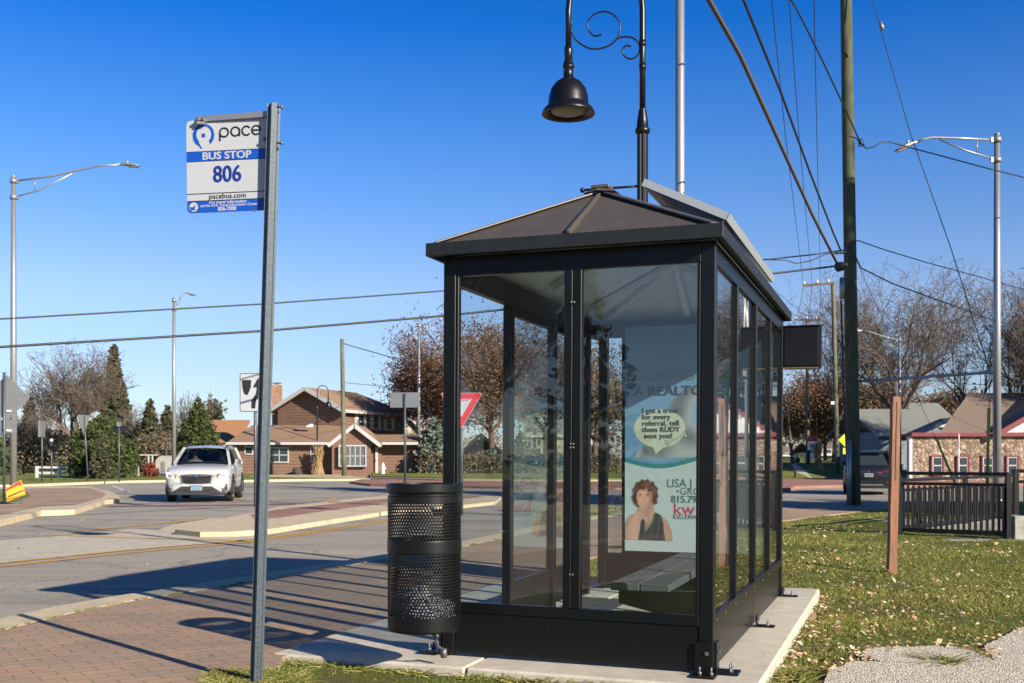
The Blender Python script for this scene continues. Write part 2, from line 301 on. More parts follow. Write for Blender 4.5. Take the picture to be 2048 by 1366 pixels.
    def build(s,name,parent=None,bevel=0):
        me=bpy.data.meshes.new(name); me.from_pydata(s.v,[],s.f)
        for k in s.mats: me.materials.append(M[k])
        me.polygons.foreach_set('material_index',s.m); me.polygons.foreach_set('use_smooth',s.sm); me.update()
        o=bpy.data.objects.new(name,me); COL.objects.link(o)
        if parent: o.parent=parent
        if bevel:
            b=o.modifiers.new('b','BEVEL'); b.width=bevel; b.segments=1; b.limit_method='ANGLE'; b.angle_limit=R(50)
        return o
def npmesh(name,v,faces_per,mat_,parent=None,smooth=False):   # v: (N*k,3) array, k verts per face, no sharing
    me=bpy.data.meshes.new(name); nv=len(v); k=faces_per; nf=nv//k
    me.vertices.add(nv); me.vertices.foreach_set('co',np.asarray(v,np.float32).ravel())
    me.loops.add(nv); me.loops.foreach_set('vertex_index',np.arange(nv,dtype=np.int32))
    me.polygons.add(nf); me.polygons.foreach_set('loop_start',np.arange(0,nv,k,dtype=np.int32)); me.polygons.foreach_set('loop_total',np.full(nf,k,np.int32))
    me.materials.append(M[mat_]); me.update(calc_edges=True); me.validate()
    o=bpy.data.objects.new(name,me); COL.objects.link(o)
    if parent: o.parent=parent
    return o
def tag(o,label,cat,group=None):
    o['label']=label; o['category']=cat
    if group: o['group']=group
    return o
def thing(name,label,cat,loc=(0,0,0),rz=0,group=None):
    o=bpy.data.objects.new(name,None); COL.objects.link(o); o.location=loc; o.rotation_euler=(0,0,rz); o.empty_display_size=.2
    return tag(o,label,cat,group)
def struct(o,kind='structure',label=None): 
    o['kind']=kind
    if label: o['label']=label
    return o
def dup(root,loc,rz=0,label=None,group=None,sc=1.0):
    def cp(o,p):
        c=o.copy(); COL.objects.link(c); c.parent=p
        for ch in [q for q in bpy.data.objects if q.parent==o]: cp(ch,c)
        return c
    kids=[q for q in bpy.data.objects if q.parent==root]
    r=root.copy(); COL.objects.link(r); r.location=loc; r.rotation_euler=(0,0,rz); r.scale=(sc,)*3
    for ch in kids: cp(ch,r)
    if label: r['label']=label
    if group: r['group']=group
    return r
# ============================================================ GROUND
RZ=-.12
def sheet(name,pts,z,m,kind='structure',zb=None,label=None):
    b=MB()
    if zb is None: b.face([(x,y,z) for x,y in pts],m)
    else: b.prism(pts,zb,z,m)
    me=b.build(name); struct(me,kind,label)
    if zb is None:
        for p in me.data.polygons:
            if p.normal.z<0: me.data.flip_normals(); break
    return me
sheet('ground',[(-1500,-600),(1500,-600),(1500,2500),(-1500,2500)],-.18,'lawn_far')
sheet('road',[(-70,-60),(60,-60),(60,72),(-70,72)],RZ,'asphalt')
K=[(-1000,1500),(-400,1345),(0,1261),(76,1243),(165,1221),(284,1198),(368,1186),(505,1163),(770,1119),(930,1093),(1001,1077),(1168,1041),(1300,1022),(1420,1012),(1565,1006),(1777,1004),(2000,1003),(2500,1003)]
Kw=[(-4.9,-30),(-4.6,-8),(-4.25,2)]+[G(u,v) for u,v in K[1:]]+[(60,27)]
lawn_edge=[(2600,1004),(2100,1006),(1900,1011),(1777,1017),(1671,1028),(1566,1041),(1400,1070),(1220,1107),(1170,1117),(1110,1138)]
slab_left=[G(1001,1157),G(530,1316)]
front_edge=[G(560,1334),G(500,1345),G(440,1358),G(415,1372)]
Lw=[G(u,v) for u,v in lawn_edge]
brick=Kw+[(60,25)]+Lw+[(.02,9.6),(-1.33,6.1)]+front_edge+[(-1.75,3.5),(-2.2,-8),(-2.4,-30)]
sheet('sidewalk',brick,0,'pavers',zb=-.17)
def offset(line,d):
    out=[]
    for i,p in enumerate(line):
        a=Vector(line[max(i-1,0)]); b=Vector(line[min(i+1,len(line)-1)]); t=(b-a).normalized(); out.append((p[0]-t.y*d,p[1]+t.x*d))
    return out
def kerb(name,line,d,z=.004,w=None,m='kerb',closed=False):
    """a kerb along line, built d metres wide to the left of it"""
    b=MB(); o=offset(line,d)
    for i in range(len(line)-1):
        q=[line[i],line[i+1],o[i+1],o[i]]
        vs=[(x,y,zz) for zz in (z,-.17) for x,y in q]
        fs=[(0,1,2,3),(0,4,5,1),(3,2,6,7)]
        if i==0: fs.append((0,3,7,4))
        if i==len(line)-2: fs.append((1,5,6,2))
        b.add(vs,fs,m)
    me=b.build(name); bm=bmesh.new(); bm.from_mesh(me.data); bmesh.ops.remove_doubles(bm,verts=bm.verts,dist=1e-4); bmesh.ops.recalc_face_normals(bm,faces=bm.faces); bm.to_mesh(me.data); bm.free()
    return struct(me)
kerb('kerb',Kw,.33)
# the concrete pad of the shelter, in the shelter's own axes
A0=Vector((1.057,5.57,0)); SA=math.atan2(-.346,.938)
E1=Vector((math.cos(SA),math.sin(SA),0)); E2=Vector((-math.sin(SA),math.cos(SA),0))
def S(x,y,z=0): return A0+E1*x+E2*y+Vector((0,0,z))
b=MB()
x0,x1,y0,y1=-2.52,.26,-.27,3.98
jx=[x0,-1.3,x1]; 
for i in range(2):
    ys=[y0,1.1,2.5,y1] if i==0 else [y0,y1]
    for j in range(len(ys)-1):
        g=.004
        b.b3(jx[i]+(g if i else 0),jx[i+1]-(0 if i else g),ys[j]+(g if j else 0),ys[j+1]-(g if j<len(ys)-2 else 0),-.25,.006,'concrete')
b.b3(x0+.02,x1-.02,y0+.02,y1-.02,-.25,-.004,'concrete_old')
o=b.build('concrete_pad',bevel=.012); o.location=A0; o.rotation_euler=(0,0,SA); struct(o)
# lawn grid with gentle relief
def lawnz(x,y):
    t=min(1,max(0,(y-8.5)/4)); t=t*t*(3-2*t)
    z=-.088*(1-t)-.015*t
    if x<.6 and y<7: z=-.02-.05*min(1,max(0,(x+1.6)/2.2))
    return z+.012*math.sin(x*2.1+y*1.3)+.008*math.sin(x*5.3-y*4.1)
def keepc(x,y):
    for (xa,ya),(xb,yb) in zip(Kw[:-1],Kw[1:]):
        if xa<=x<=xb: return y<ya+(yb-ya)*(x-xa)/(xb-xa+1e-9)-.05
    return x>60 or y<6
b=MB(); xs=np.concatenate([np.arange(-2.2,8,.25),np.arange(8,40,1.0)]); ys=np.concatenate([np.arange(-12,3,1.0),np.arange(3,14,.25),np.arange(14,27.1,.8)])
Zs=[(x,y,lawnz(x,y)-(0 if y<25 else .05)) for y in ys for x in xs]; nx=len(xs)
b.add(Zs,[(j*nx+i,j*nx+i+1,(j+1)*nx+i+1,(j+1)*nx+i) for j in range(len(ys)-1) for i in range(nx-1) if keepc(xs[i],ys[j+1]) and keepc(xs[i+1],ys[j+1])],'lawn',True)
struct(b.build('lawn'))
# chip path bottom right
pp=[(1640,1420),(1659,1348),(1690,1337),(1714,1331),(1760,1333),(1719,1318),(1738,1305),(1775,1302),(1813,1302),(1860,1300),(1912,1302),(1940,1308),(1962,1318),(1990,1330),(1968,1300),(1999,1284),(2025,1270),(2048,1261),(2200,1225)]
q=[G(u,v,-.09) for u,v in pp]; q2=[]
for i in range(len(q)-1):
    a,c=Vector(q[i]),Vector(q[i+1])
    for k in range(6):
        p=a.lerp(c,k/6); q2.append((p.x+rng.uniform(-.012,.012),p.y+rng.uniform(-.02,.02)))
q2+=[(6.5,7.5),(7,1),(1.9,1),(1.55,4.2)]
sheet('path',q2,-.062,'chip_path',zb=-.17)
# island between the lanes
def px(pts,z=0): return [G(u,v,z) for u,v in pts]
isl=[(350,1059),(416,1045),(460,1034),(508,1025),(560,1013),(656,1004),(733,994),(850,987),(930,984),(985,987),(1003,993),(990,1003),(926,1010),(777,1022),(656,1040),(540,1058),(470,1063),(400,1064)]
iw=px(isl,-.035); b=MB(); b.prism(iw,-.17,-.035,'kerb'); b.build('island_kerb'); struct(bpy.data.objects['island_kerb'])
inn=px([(500,1030),(550,1020),(656,1009),(733,1000),(850,993),(930,990),(970,991),(955,995),(926,997),(777,1006),(656,1021),(560,1035),(512,1039)],-.035)
sheet('island_paving',inn,-.031,'pavers_red')
sheet('island_tip',px([(315,1061),(345,1050),(416,1038),(440,1036),(560,1061),(430,1069),(360,1068)],RZ),RZ+.006,'kerb')
sheet('painted_median',px([(-60,1086),(150,1070),(262,1058),(325,1061),(430,1067),(508,1064),(508,1078),(380,1090),(250,1102),(-60,1134)],RZ),RZ+.004,'concrete_old')
def stripe(name,pts,w,m,z=RZ+.008):
    L=px(pts,RZ); a=offset(L,w/2); c=offset(L,-w/2); b=MB()
    for i in range(len(L)-1): b.face([(*a[i],z),(*c[i],z),(*c[i+1],z),(*a[i+1],z)],m)
    o=b.build(name); 
    if o.data.polygons[0].normal.z<0: o.data.flip_normals()
    return struct(o)
for L in ([(95,1072),(180,1068),(267,1064)],[(160,1062),(290,1050),(416,1037)],[(138,1072),(330,1078),(508,1083)],
          [(646,1006),(672,996)],[(730,1029),(777,1025)]): stripe('yellow_line',L,.16,'yellow_paint')
for d in (0,7): stripe('yellow_line',[(-60,1131+d),(0,1127+d),(254,1101+d*.8),(508,1080+d*.6),(640,1061+d*.5),(777,1040+d*.5),(930,1019+d*.4)],.11,'yellow_paint')
stripe('white_line',[(231,1007),(500,1004),(640,1002)],.14,'line_white'); stripe('white_line',[(205,1018),(430,1017),(545,1015)],.14,'line_white')
stripe('crossing_band',[(215,1013),(430,1011),(590,1009)],.75,'maroon_band',RZ+.006)
stripe('white_line',[(1010,1014),(1160,1012),(1300,1008)],.14,'line_white'); stripe('white_line',[(980,1030),(1100,1028),(1165,1027)],.14,'line_white'); stripe('crossing_band',[(1000,1022),(1100,1020),(1240,1016)],1.0,'maroon_band',RZ+.006)
for L in ([(225,972),(262,985)],[(235,980),(255,983)],): stripe('white_line',L,.2,'line_white')
# left far apron
ap=px([(-300,1062),(0,1040),(82,1021),(149,1019),(210,1000),(240,997),(238,990),(220,982),(180,973),(100,972),(0,974),(-300,978)])
sheet('apron_kerb',ap,-.002,'kerb',zb=-.17)
sheet('apron_paving',px([(-300,1050),(0,1030),(82,1013),(149,1010),(205,995),(212,987),(180,977),(100,976),(0,978),(-300,982)]),.003,'pavers')
sheet('apron_lawn',px([(-60,1024),(0,1008),(40,1002),(61,992),(55,984),(0,984),(-60,986)]),.008,'lawn_far')
# far side: kerb, verge and lawns of the roundabout
far=[(-900,985),(-300,975),(33,969),(140,965),(256,961),(331,960),(477,960),(600,958),(741,957)]
fw=px(far); sheet('verge_kerb',fw+[(-14,80),(-60,120),(-90,60)],-.004,'kerb',zb=-.17)
fw2=[(x*1.0,y+.45) for x,y in fw]; sheet('verge',fw2+[(-16,64),(-16,140),(-90,140),(-110,60)],.002,'lawn_far')
ci=px([(700,962),(741,967),(1000,972),(1230,974),(1400,972),(1565,968),(1800,964),(2100,962),(2100,955),(1700,953),(1500,952),(741,953)],0)
sheet('truck_apron',ci,-.03,'pavers_red',zb=-.17)
sheet('central_kerb',px([(741,956),(887,960),(1100,962),(1300,961),(1480,958),(1480,950),(741,949)]),.04,'kerb',zb=-.17)
sheet('central_island',px([(745,952),(887,955),(1100,957),(1300,956),(1440,953),(1440,942),(1100,939),(745,944)],.1),.10,'lawn_far',zb=-.17)
# right far side: verge with kerb, path and lawn on a slight rise
b=MB(); P=[(1480,972,0),(1566,972,0),(1900,966,0),(2300,962,0),(2300,952,.05),(1900,955,.05),(1690,957,.03),(1566,960,.0),(1480,962,0)]
sheet('far_pavement',px([(1440,976),(1580,976),(1590,972),(1720,969),(2500,964),(2500,950),(1440,952)]),.0,'pavers_red',zb=-.17)
b=MB(); hx0=[(1400,958),(1566,958),(1680,957),(1900,955),(2500,952)]
near=[G(u,v,0) for u,v in hx0]; rows=[[(x,y,.01) for x,y in near]]
for k,(dy,zz) in enumerate(((8,.35),(20,.75),(45,1.0),(90,1.1))): rows.append([(x*(1+dy/62),y+dy,zz) for x,y in near])
vs=[p for r in rows for p in r]; n_=len(near)
b.add(vs,[(j*n_+i,j*n_+i+1,(j+1)*n_+i+1,(j+1)*n_+i) for j in range(len(rows)-1) for i in range(n_-1)],'lawn_far',True); struct(b.build('far_lawn'))
b=MB(); pa=[(1596,957,60,.03),(1612,957,60,.03),(1600,935,68,.42),(1590,925,75,.62),(1580,925,75,.62),(1588,935,68,.42)]
def Wz(u,D,z): return (PX(u,D),D,z)
b.face([Wz(1590,57.5,.02),Wz(1625,57.5,.02),Wz(1608,66,.40),Wz(1590,66,.40)],'concrete'); b.face([Wz(1590,66,.40),Wz(1608,66,.40),Wz(1590,78,.80),Wz(1578,78,.80)],'concrete')
struct(b.build('path_beyond'))

# ============================================================ SHELTER
LX,LY=-1.56,3.40
H0=.30; H1=2.20; HE=2.287
sh=thing('bus_shelter','black framed glass bus shelter with hipped brown metal roof on a concrete pad','bus shelter',A0,SA)
sh.rotation_euler=(0,R(.35),SA)
def part(b,name,parent=sh,bevel=.003,label=None):
    o=b.build(name,parent,bevel)
    if label: o['label']=label
    return o
def bolts(b,pts,r=.007,axis='y'):
    for p in pts: b.box(p,(r*1.6,)*3,'bolt_steel')
# front wall (y=0, x from LX to 0)
T=.05
def post(x,y,wx=.075,wy=.075,name='post'):
    b=MB(); b.b3(x-wx/2,x+wx/2,y-wy/2,y+wy/2,.012,HE+.009,'black_frame'); return part(b,name)
post(-.0375,.0375); post(LX+.0375,.0375); post(-.0375,LY-.0375); post(LX+.0375,LY-.0375)
# rails and panels of the front
def wall_front(y,xs,nm,yo):
    b=MB(); b.b3(LX+.076,-.076,y-.02,y+.02,HE-.105,HE+.0095,'black_frame'); part(b,'top_rail')
    b=MB(); b.b3(LX+.076,-.076,y-.022,y+.022,H0-.045,H0+.012,'black_frame'); part(b,'bottom_rail')
    b=MB(); b.b3(LX+.076,-.076,y-.014,y+.014,.02,H0-.046,'black_panel'); part(b,'base_panel')
wall_front(.02,None,None,0); wall_front(LY-.02,None,None,0)
b=MB(); 
for dx in (-.026,.026): b.b3(LX/2+dx-.024,LX/2+dx+.024,-.006,.044,H0+.013,HE-.106,'black_frame')
bolts(b,[(LX/2+dx,-.008,z) for dx in (-.008,.008) for z in (.5,1.2,1.22,2.0)]); part(b,'mullion')
b=MB(); b.b3(-.095,-.0775,0,.04,H0+.013,HE-.106,'black_frame'); part(b,'glazing_bead'); b=MB(); b.b3(LX+.0775,LX+.095,0,.04,H0+.013,HE-.106,'black_frame'); part(b,'glazing_bead')
for xa,xb in ((LX+.096,LX/2-.051),(LX/2+.051,-.096)):
    b=MB(); b.b3(xa,xb,.016,.022,H0+.014,HE-.107,'front_pane'); part(b,'front_glass',bevel=0)
for xa,xb in ((LX+.096,LX/2-.03),(LX/2+.03,-.096)):
    b=MB(); b.b3(xa,xb,LY-.024,LY-.018,H0+.014,HE-.107,'shelter_glass'); part(b,'back_glass',bevel=0)
b=MB(); b.b3(LX/2-.028,LX/2+.028,LY-.04,LY,H0+.013,HE-.106,'black_frame'); part(b,'back_mullion')
# right wall (x=0)
b=MB(); b.b3(-.045,-.005,.076,LY-.076,HE-.105,HE+.0095,'black_frame'); bolts(b,[(-.003,y,HE-.05) for y in (.35,1.25,2.1,3.0)],.005); part(b,'side_top_rail')
b=MB(); b.b3(-.048,-.003,.076,LY-.076,H0-.045,H0+.012,'black_frame'); bolts(b,[(-.002,y,H0-.02) for y in (.12,.42,.80,1.25,1.66,2.1,2.5,3.1)]); part(b,'side_bottom_rail')
for ya,yb in ((.076,1.695),(1.705,LY-.076)):
    b=MB(); b.b3(-.035,-.012,ya,yb,.02,H0-.046,'black_panel'); part(b,'side_base_panel')
mu=[.83,1.70,2.52]
for y in mu:
    b=MB(); w=.018 if y!=1.70 else .026; b.b3(-.045,.0,y-w,y+w,H0+.013,HE-.106,'black_frame'); bolts(b,[(.001,y,z) for z in (.6,1.25,1.9)]); part(b,'side_mullion')
ed=[.077]+mu+[LY-.077]
for i in range(4):
    b=MB(); b.b3(-.027,-.021,ed[i]+.027,ed[i+1]-.027,H0+.014,HE-.107,'shelter_glass'); part(b,'side_glass',bevel=0)
# left wall: doorway, glazed part, doorway
b=MB(); b.b3(LX+.005,LX+.055,.076,LY-.076,HE-.14,HE+.0095,'black_frame'); part(b,'lintel')
for y in (1.0,1.93,2.85): 
    b=MB(); b.b3(LX+.002,LX+.06,y-.035,y+.035,.012,HE-.141,'black_frame'); part(b,'road_side_post')
for ya,yb in ((1.036,1.894),(1.966,2.814)):
    b=MB(); b.b3(LX+.01,LX+.05,ya,yb,HE-.2,HE-.142,'black_frame'); part(b,'road_side_header'); b=MB(); b.b3(LX+.01,LX+.05,ya,yb,H0-.045,H0+.012,'black_frame'); b.b3(LX+.02,LX+.04,ya,yb,.05,H0-.046,'black_frame'); part(b,'road_side_panel')
    b=MB(); b.b3(LX+.028,LX+.034,ya,yb,H0+.014,HE-.202,'shelter_glass'); part(b,'road_side_glass',bevel=0)
# anchor brackets
def anchor(x,y,dx,dy,big=False):
    b=MB(); h=.16 if big else .07
    b.box((x+dx*.07,y+dy*.07,.015),(.12 if dx or big else .06,.12 if dy or big else .06,.012),'black_frame')
    b.box((x+dx*.012-.02*abs(dy),y+dy*.012,.015+h/2),(.01 if dx else .085,.01 if dy else .085,h),'black_frame')
    for t in (-.025,.035):
        b.tube([(x+dx*.085+t*abs(dy),y+dy*.085+t*abs(dx),.02),(x+dx*.085+t*abs(dy),y+dy*.085+t*abs(dx),.06)],.006,'bolt_steel',6)
        b.tube([(x+dx*.085+t*abs(dy),y+dy*.085+t*abs(dx),.021),(x+dx*.085+t*abs(dy),y+dy*.085+t*abs(dx),.034)],.012,'bolt_steel',6)
    b.box((x+dx*.02,y+dy*.02-.0*h,.015+h*.65),(.018,.018,.018),'bolt_steel')
    part(b,'anchor_bracket',bevel=.001)
anchor(-.03,0,0,-1,True); anchor(0,.06,1,0,True); anchor(0,1.70,1,0); anchor(0,LY-.04,1,0); anchor(LX,.04,-1,0,True)
# roof
OX0,OX1,OY0,OY1=LX-.07,.055,-.10,LY+.10
ZT=HE+.075; ZR=2.755; cx=(OX0+OX1)/2; r0=.61; r1=LY-.61
b=MB()
fh=[((OX0,OX1),(OY0,OY0+.03)),((OX0,OX1),(OY1-.03,OY1)),((OX0,OX0+.03),(OY0+.031,OY1-.031)),((OX1-.03,OX1),(OY0+.031,OY1-.031))]
for (a,c),(d,e) in fh: b.b3(a,c,d,e,HE,ZT,'fascia')
b.b3(OX0+.031,OX1-.031,OY0+.031,OY1-.031,HE+.002,HE+.008,'ceiling_white') if False else None
part(b,'fascia')
i_=.02; q=[(OX0+i_,OY0+i_),(OX1-i_,OY0+i_),(OX1-i_,OY1-i_),(OX0+i_,OY1-i_)]; ze=ZT-.008
ra=(cx,r0,ZR); rb=(cx,r1,ZR)
def roofpanel(pts,name):
    b=MB(); b.face(pts,'roof_metal'); b.face([(x,y,z-.022) for x,y,z in pts[::-1]],'ceiling_white'); part(b,name,bevel=0)
e3=lambda p:(p[0],p[1],ze)
roofpanel([e3(q[0]),e3(q[1]),ra],'roof_slope'); roofpanel([e3(q[1]),e3(q[2]),rb,ra],'roof_slope'); roofpanel([e3(q[2]),e3(q[3]),rb],'roof_slope'); roofpanel([e3(q[3]),e3(q[0]),ra,rb],'roof_slope')
for c_,t_ in ((q[0],ra),(q[1],ra),(q[2],rb),(q[3],rb)):
    b=MB(); p=Vector(e3(c_))+Vector((0,0,.002)); t=Vector(t_)+Vector((0,0,.002)); b.bar(p.lerp(t,.02),p.lerp(t,.97),.085,.012,'roof_metal'); part(b,'hip_cap')
b=MB(); b.bar((cx,r0-.05,ZR+.022),(cx,r1+.05,ZR+.022),.11,.02,'roof_metal'); part(b,'ridge_cap')
b=MB(); # little cap piece where the hips meet
zc=ZR+.037; b.add([(cx,r0,zc),(cx-.10,r0-.07,zc-.055),(cx+.10,r0-.07,zc-.055),(cx+.10,r0+.10,zc-.045),(cx-.10,r0+.10,zc-.045),(cx,r0+.13,zc-.004),(cx,r0-.10,zc-.052)],[(0,1,6),(0,6,2),(0,2,3),(0,3,5),(0,5,4),(0,4,1)],'roof_metal'); b.box((cx,r0-.095,zc-.045),(.012,.012,.012),'bolt_steel'); part(b,'peak_cap',bevel=0)
b=MB(); m_=((OX0+OX1)/2,OY0+i_,ze+.012); b.bar(m_,(cx,r0-.03,ZR-.02),.022,.035,'roof_metal'); part(b,'standing_seam')
# rafters under the roof
def raf(p,t,w=.045,h=.05,nm='rafter'):
    b=MB(); p=Vector(p).lerp(Vector(t),.16 if abs(p[2]-t[2])>.1 else 0); b.bar(Vector(p)-Vector((0,0,.055)),Vector(t)-Vector((0,0,.055)),w,h,'ceiling_white'); part(b,nm)
for c_,t_ in ((q[0],ra),(q[1],ra),(q[2],rb),(q[3],rb)): raf(e3(c_),t_)
raf(ra,rb); raf((OX1-.05,(r0+r1)/2,ze),(cx,(r0+r1)/2,ZR)); raf((OX0+.05,(r0+r1)/2,ze),(cx,(r0+r1)/2,ZR)); raf((OX1-.05,r0,ze),(cx,r0,ZR)); raf((OX0+.05,r0,ze),(cx,r0,ZR)); raf((OX1-.05,r1,ze),(cx,r1,ZR)); raf((OX0+.05,r1,ze),(cx,r1,ZR)); raf((cx,OY0+.05,ze),(cx,r0,ZR)); raf((cx,OY1-.05,ze),(cx,r1,ZR))
# soffit strip (underside of overhang)
b=MB(); z=HE+.01
for (a,c,d,e) in ((OX0+.031,OX1-.031,OY0+.031,.0),(OX0+.031,OX1-.031,LY,OY1-.031),(OX0+.031,LX,.001,LY-.001),(.0,OX1-.031,.001,LY-.001)): b.b3(a,c,d,e,z,z+.006,'black_matte')
part(b,'soffit',bevel=0)
# solar panel raised over the right slope
sp=MB(); P0=Vector((-.05+.0,.68,2.545)); up=Vector((-.505,0,.243)); ln=2.38
def quadbox(b,o,u,v,th,m): 
    n=u.cross(v).normalized()*th; pts=[o,o+u,o+u+v,o+v]; b.add([p for p in pts]+[p+n for p in pts],[(0,1,2,3),(7,6,5,4),(0,4,5,1),(1,5,6,2),(2,6,7,3),(3,7,4,0)],m)
N=Vector((.243,0,.505)).normalized(); V=Vector((0,ln,0))
quadbox(sp,P0+N*.0,up,Vector((0,.006,0)),-.045,'panel_frame'); quadbox(sp,P0+V,up,Vector((0,.006,0)),-.045,'panel_frame')
quadbox(sp,P0,up.normalized()*.006,V,-.045,'panel_frame'); quadbox(sp,P0+up,up.normalized()*.006,V,-.045,'panel_frame')
for p in (P0+up*.04,P0+up*.96): sp.box(tuple(p+Vector((0,-.003,-.02))),(.010,.006,.010),'bolt_steel')
spo=part(sp,'solar_panel',bevel=0)
b=MB(); quadbox(b,P0+up*.02+Vector((0,.01,0))-N*.004,up*.96,V-Vector((0,.02,0)),-.012,'pv_cell'); b.build('cells',spo)
for y in (.95,2.8):
    for t,zz in ((.12,2.44),(.85,2.62)):
        b=MB(); p=P0+up*t; b.bar((p.x,y,p.z-.03),(p.x,y,zz),.03,.03,'alu_dark'); b.build('bracket',spo)
# sign box on the far end
SBx0,SBx1=.03,.30
def Sinv(p):
    d=Vector(p)-A0; return Vector((d.dot(E1),d.dot(E2),d.z))
pc=Sinv(W(1601,695,8.75)); 
b=MB(); b.b3(pc.x-.15,pc.x+.145,pc.y-.05,pc.y+.11,pc.z-.165,pc.z+.17,'black_frame')
b.b3(pc.x-.14,pc.x+.135,pc.y-.058,pc.y-.051,pc.z-.155,pc.z+.16,'black_iron')
bx=part(b,'sign_box',bevel=.004); b=MB(); b.b3(pc.x-.16,pc.x+.155,pc.y-.062,pc.y+.12,pc.z+.171,pc.z+.178,'black_frame'); b.b3(pc.x+.146,pc.x+.152,pc.y-.05,pc.y+.11,pc.z-.17,pc.z+.17,'black_iron'); b.b3(pc.x-.145,pc.x+.14,pc.y-.045,pc.y+.1,pc.z-.172,pc.z-.166,'box_base'); b.build('box_trim',bx)
b=MB(); b.b3(-.02,pc.x-.15,pc.y-.01,pc.y+.02,pc.z+.08,pc.z+.11,'black_frame'); b.build('bracket',bx); b=MB(); b.b3(-.02,pc.x-.15,pc.y-.01,pc.y+.02,pc.z-.11,pc.z-.08,'black_frame'); b.build('bracket',bx)

# ---- bench in the shelter
bn=thing('bench','dark grey two-plank bench bracketed inside the glass bus shelter','bench',S(0,0),SA)
for a,c in ((-.645,-.475),(-.47,-.30)):
    b=MB(); b.b3(a,c,.33,2.35,.385,.43,'seat_grey'); b.build('seat_plank',bn,.006)
for y in (.42,1.4,2.25):
    b=MB(); vs=[(-.62,y,.384),(-.03,y,.384),(-.03,y,.19),(-.12,y,.19),(-.62,y,.30)]
    b.add(vs+[(x,y+.05,z) for x,_,z in vs],[(4,3,2,1,0),(5,6,7,8,9)]+[(i,(i+1)%5,5+(i+1)%5,5+i) for i in range(5)],'black_frame'); b.build('bracket',bn,.003)
# ---- poster on the back wall
TP=thing('poster','pale blue realtor poster in a black frame on the shelter back wall','poster',S(0,LY-.03),SA)
def onback(u,v):   # picture point -> local x,z on the back wall plane
    yy=LY-.10; d=Vector(((u-1024)/F,1,(HZ-v)/F)); o=Vector((0,0,HC)); n=E2
    t=(S(0,yy)-o).dot(n)/d.dot(n); p=o+d*t; q=Sinv(p); return q.x,q.z
yb=-.070
def pm(k): return Matrix.Translation((0,yb-.0008*k,0))@Matrix.Rotation(R(90),4,'X')
xl,zt=onback(1250,655); _,zb=onback(1250,1101); xr=xl+1.16
mat('poster_blue',(.12,.25,.39),.35); mat('poster_pale',(.40,.485,.475),.35); mat('poster_teal',(.02,.19,.21),.35); mat('poster_cream',(.43,.48,.36),.4); mat('poster_text',(.02,.03,.035),.5)
mat('poster_grey',(.13,.17,.19),.4); mat('poster_kw',(.42,.02,.05),.4); mat('poster_green',(.03,.13,.11),.4); mat('skin_p',(.60,.36,.25),.5); mat('skin_sh',(.45,.24,.16),.5); mat('hair_p',(.11,.045,.025),.5); mat('hair_hi',(.26,.11,.06),.5); mat('lips',(.45,.10,.09),.5); mat('dress_p',(.02,.03,.035),.5); mat('poster_white',(.8,.82,.8),.4); mat('pearl',(.36,.33,.20),.4)
m,n,l,bb=node_mat('poster_photo'); tc=n.new('ShaderNodeTexCoord').outputs['Object']; t=noise(n,l,tc,3.2,1,.3); c=ramp(n,[(.35,(.10,.12,.12)),(.5,(.30,.34,.34)),(.62,(.16,.33,.52))]); l.new(t.outputs['Fac'],c.inputs[0]); l.new(c.outputs[0],bb.inputs['Base Color'])
b=MB(); b.b3(xl-.03,xr+.03,-.068,-.02,zb-.03,zt+.03,'black_frame'); b.build('frame',TP,.003)
def ell(b,cx_,cz,rx,rz,m,k,n=28,rot=0):
    b.face([(cx_+rx*math.cos(2*math.pi*i/n)*math.cos(rot)-rz*math.sin(2*math.pi*i/n)*math.sin(rot),yb-.0008*k,cz+rx*math.cos(2*math.pi*i/n)*math.sin(rot)+rz*math.sin(2*math.pi*i/n)*math.cos(rot)) for i in range(n)],m)
def pf(b,pts,m,k): b.face([(x,yb-.0008*k,z) for x,z in [onback(*p) for p in pts]],m)
b=MB(); b.face([(xl,yb,zb),(xr,yb,zb),(xr,yb,zt),(xl,yb,zt)],'poster_blue')
pf(b,[(1268,915),(1300,880),(1320,850),(1345,800),(1372,775),(1388,772),(1420,790),(1440,915)],'poster_photo',1)
# wave and pale lower part
wx=np.linspace(xl,xr,24); _,zw=onback(1250,922)
top=[(x,zw+.0-.055*math.sin(math.pi*min(1,(x-xl)/.58))+(0 if x-xl<.58 else .05*math.sin(math.pi*(x-xl-.58)/.6))) for x in wx]
b.face([(x,yb-.0016,z+.03) for x,z in top]+[(x,yb-.0016,z-.03) for x,z in top[::-1]],'poster_teal')
b.face([(x,yb-.0024,z-.008) for x,z in top]+[(xr,yb-.0024,zb),(xl,yb-.0024,zb)],'poster_pale')
cxb,czb=onback(1319,857); ell(b,cxb,czb,.222,.165,'poster_cream',2); pf(b,[(1300,880),(1345,880),(1312,908)],'poster_cream',2.4)
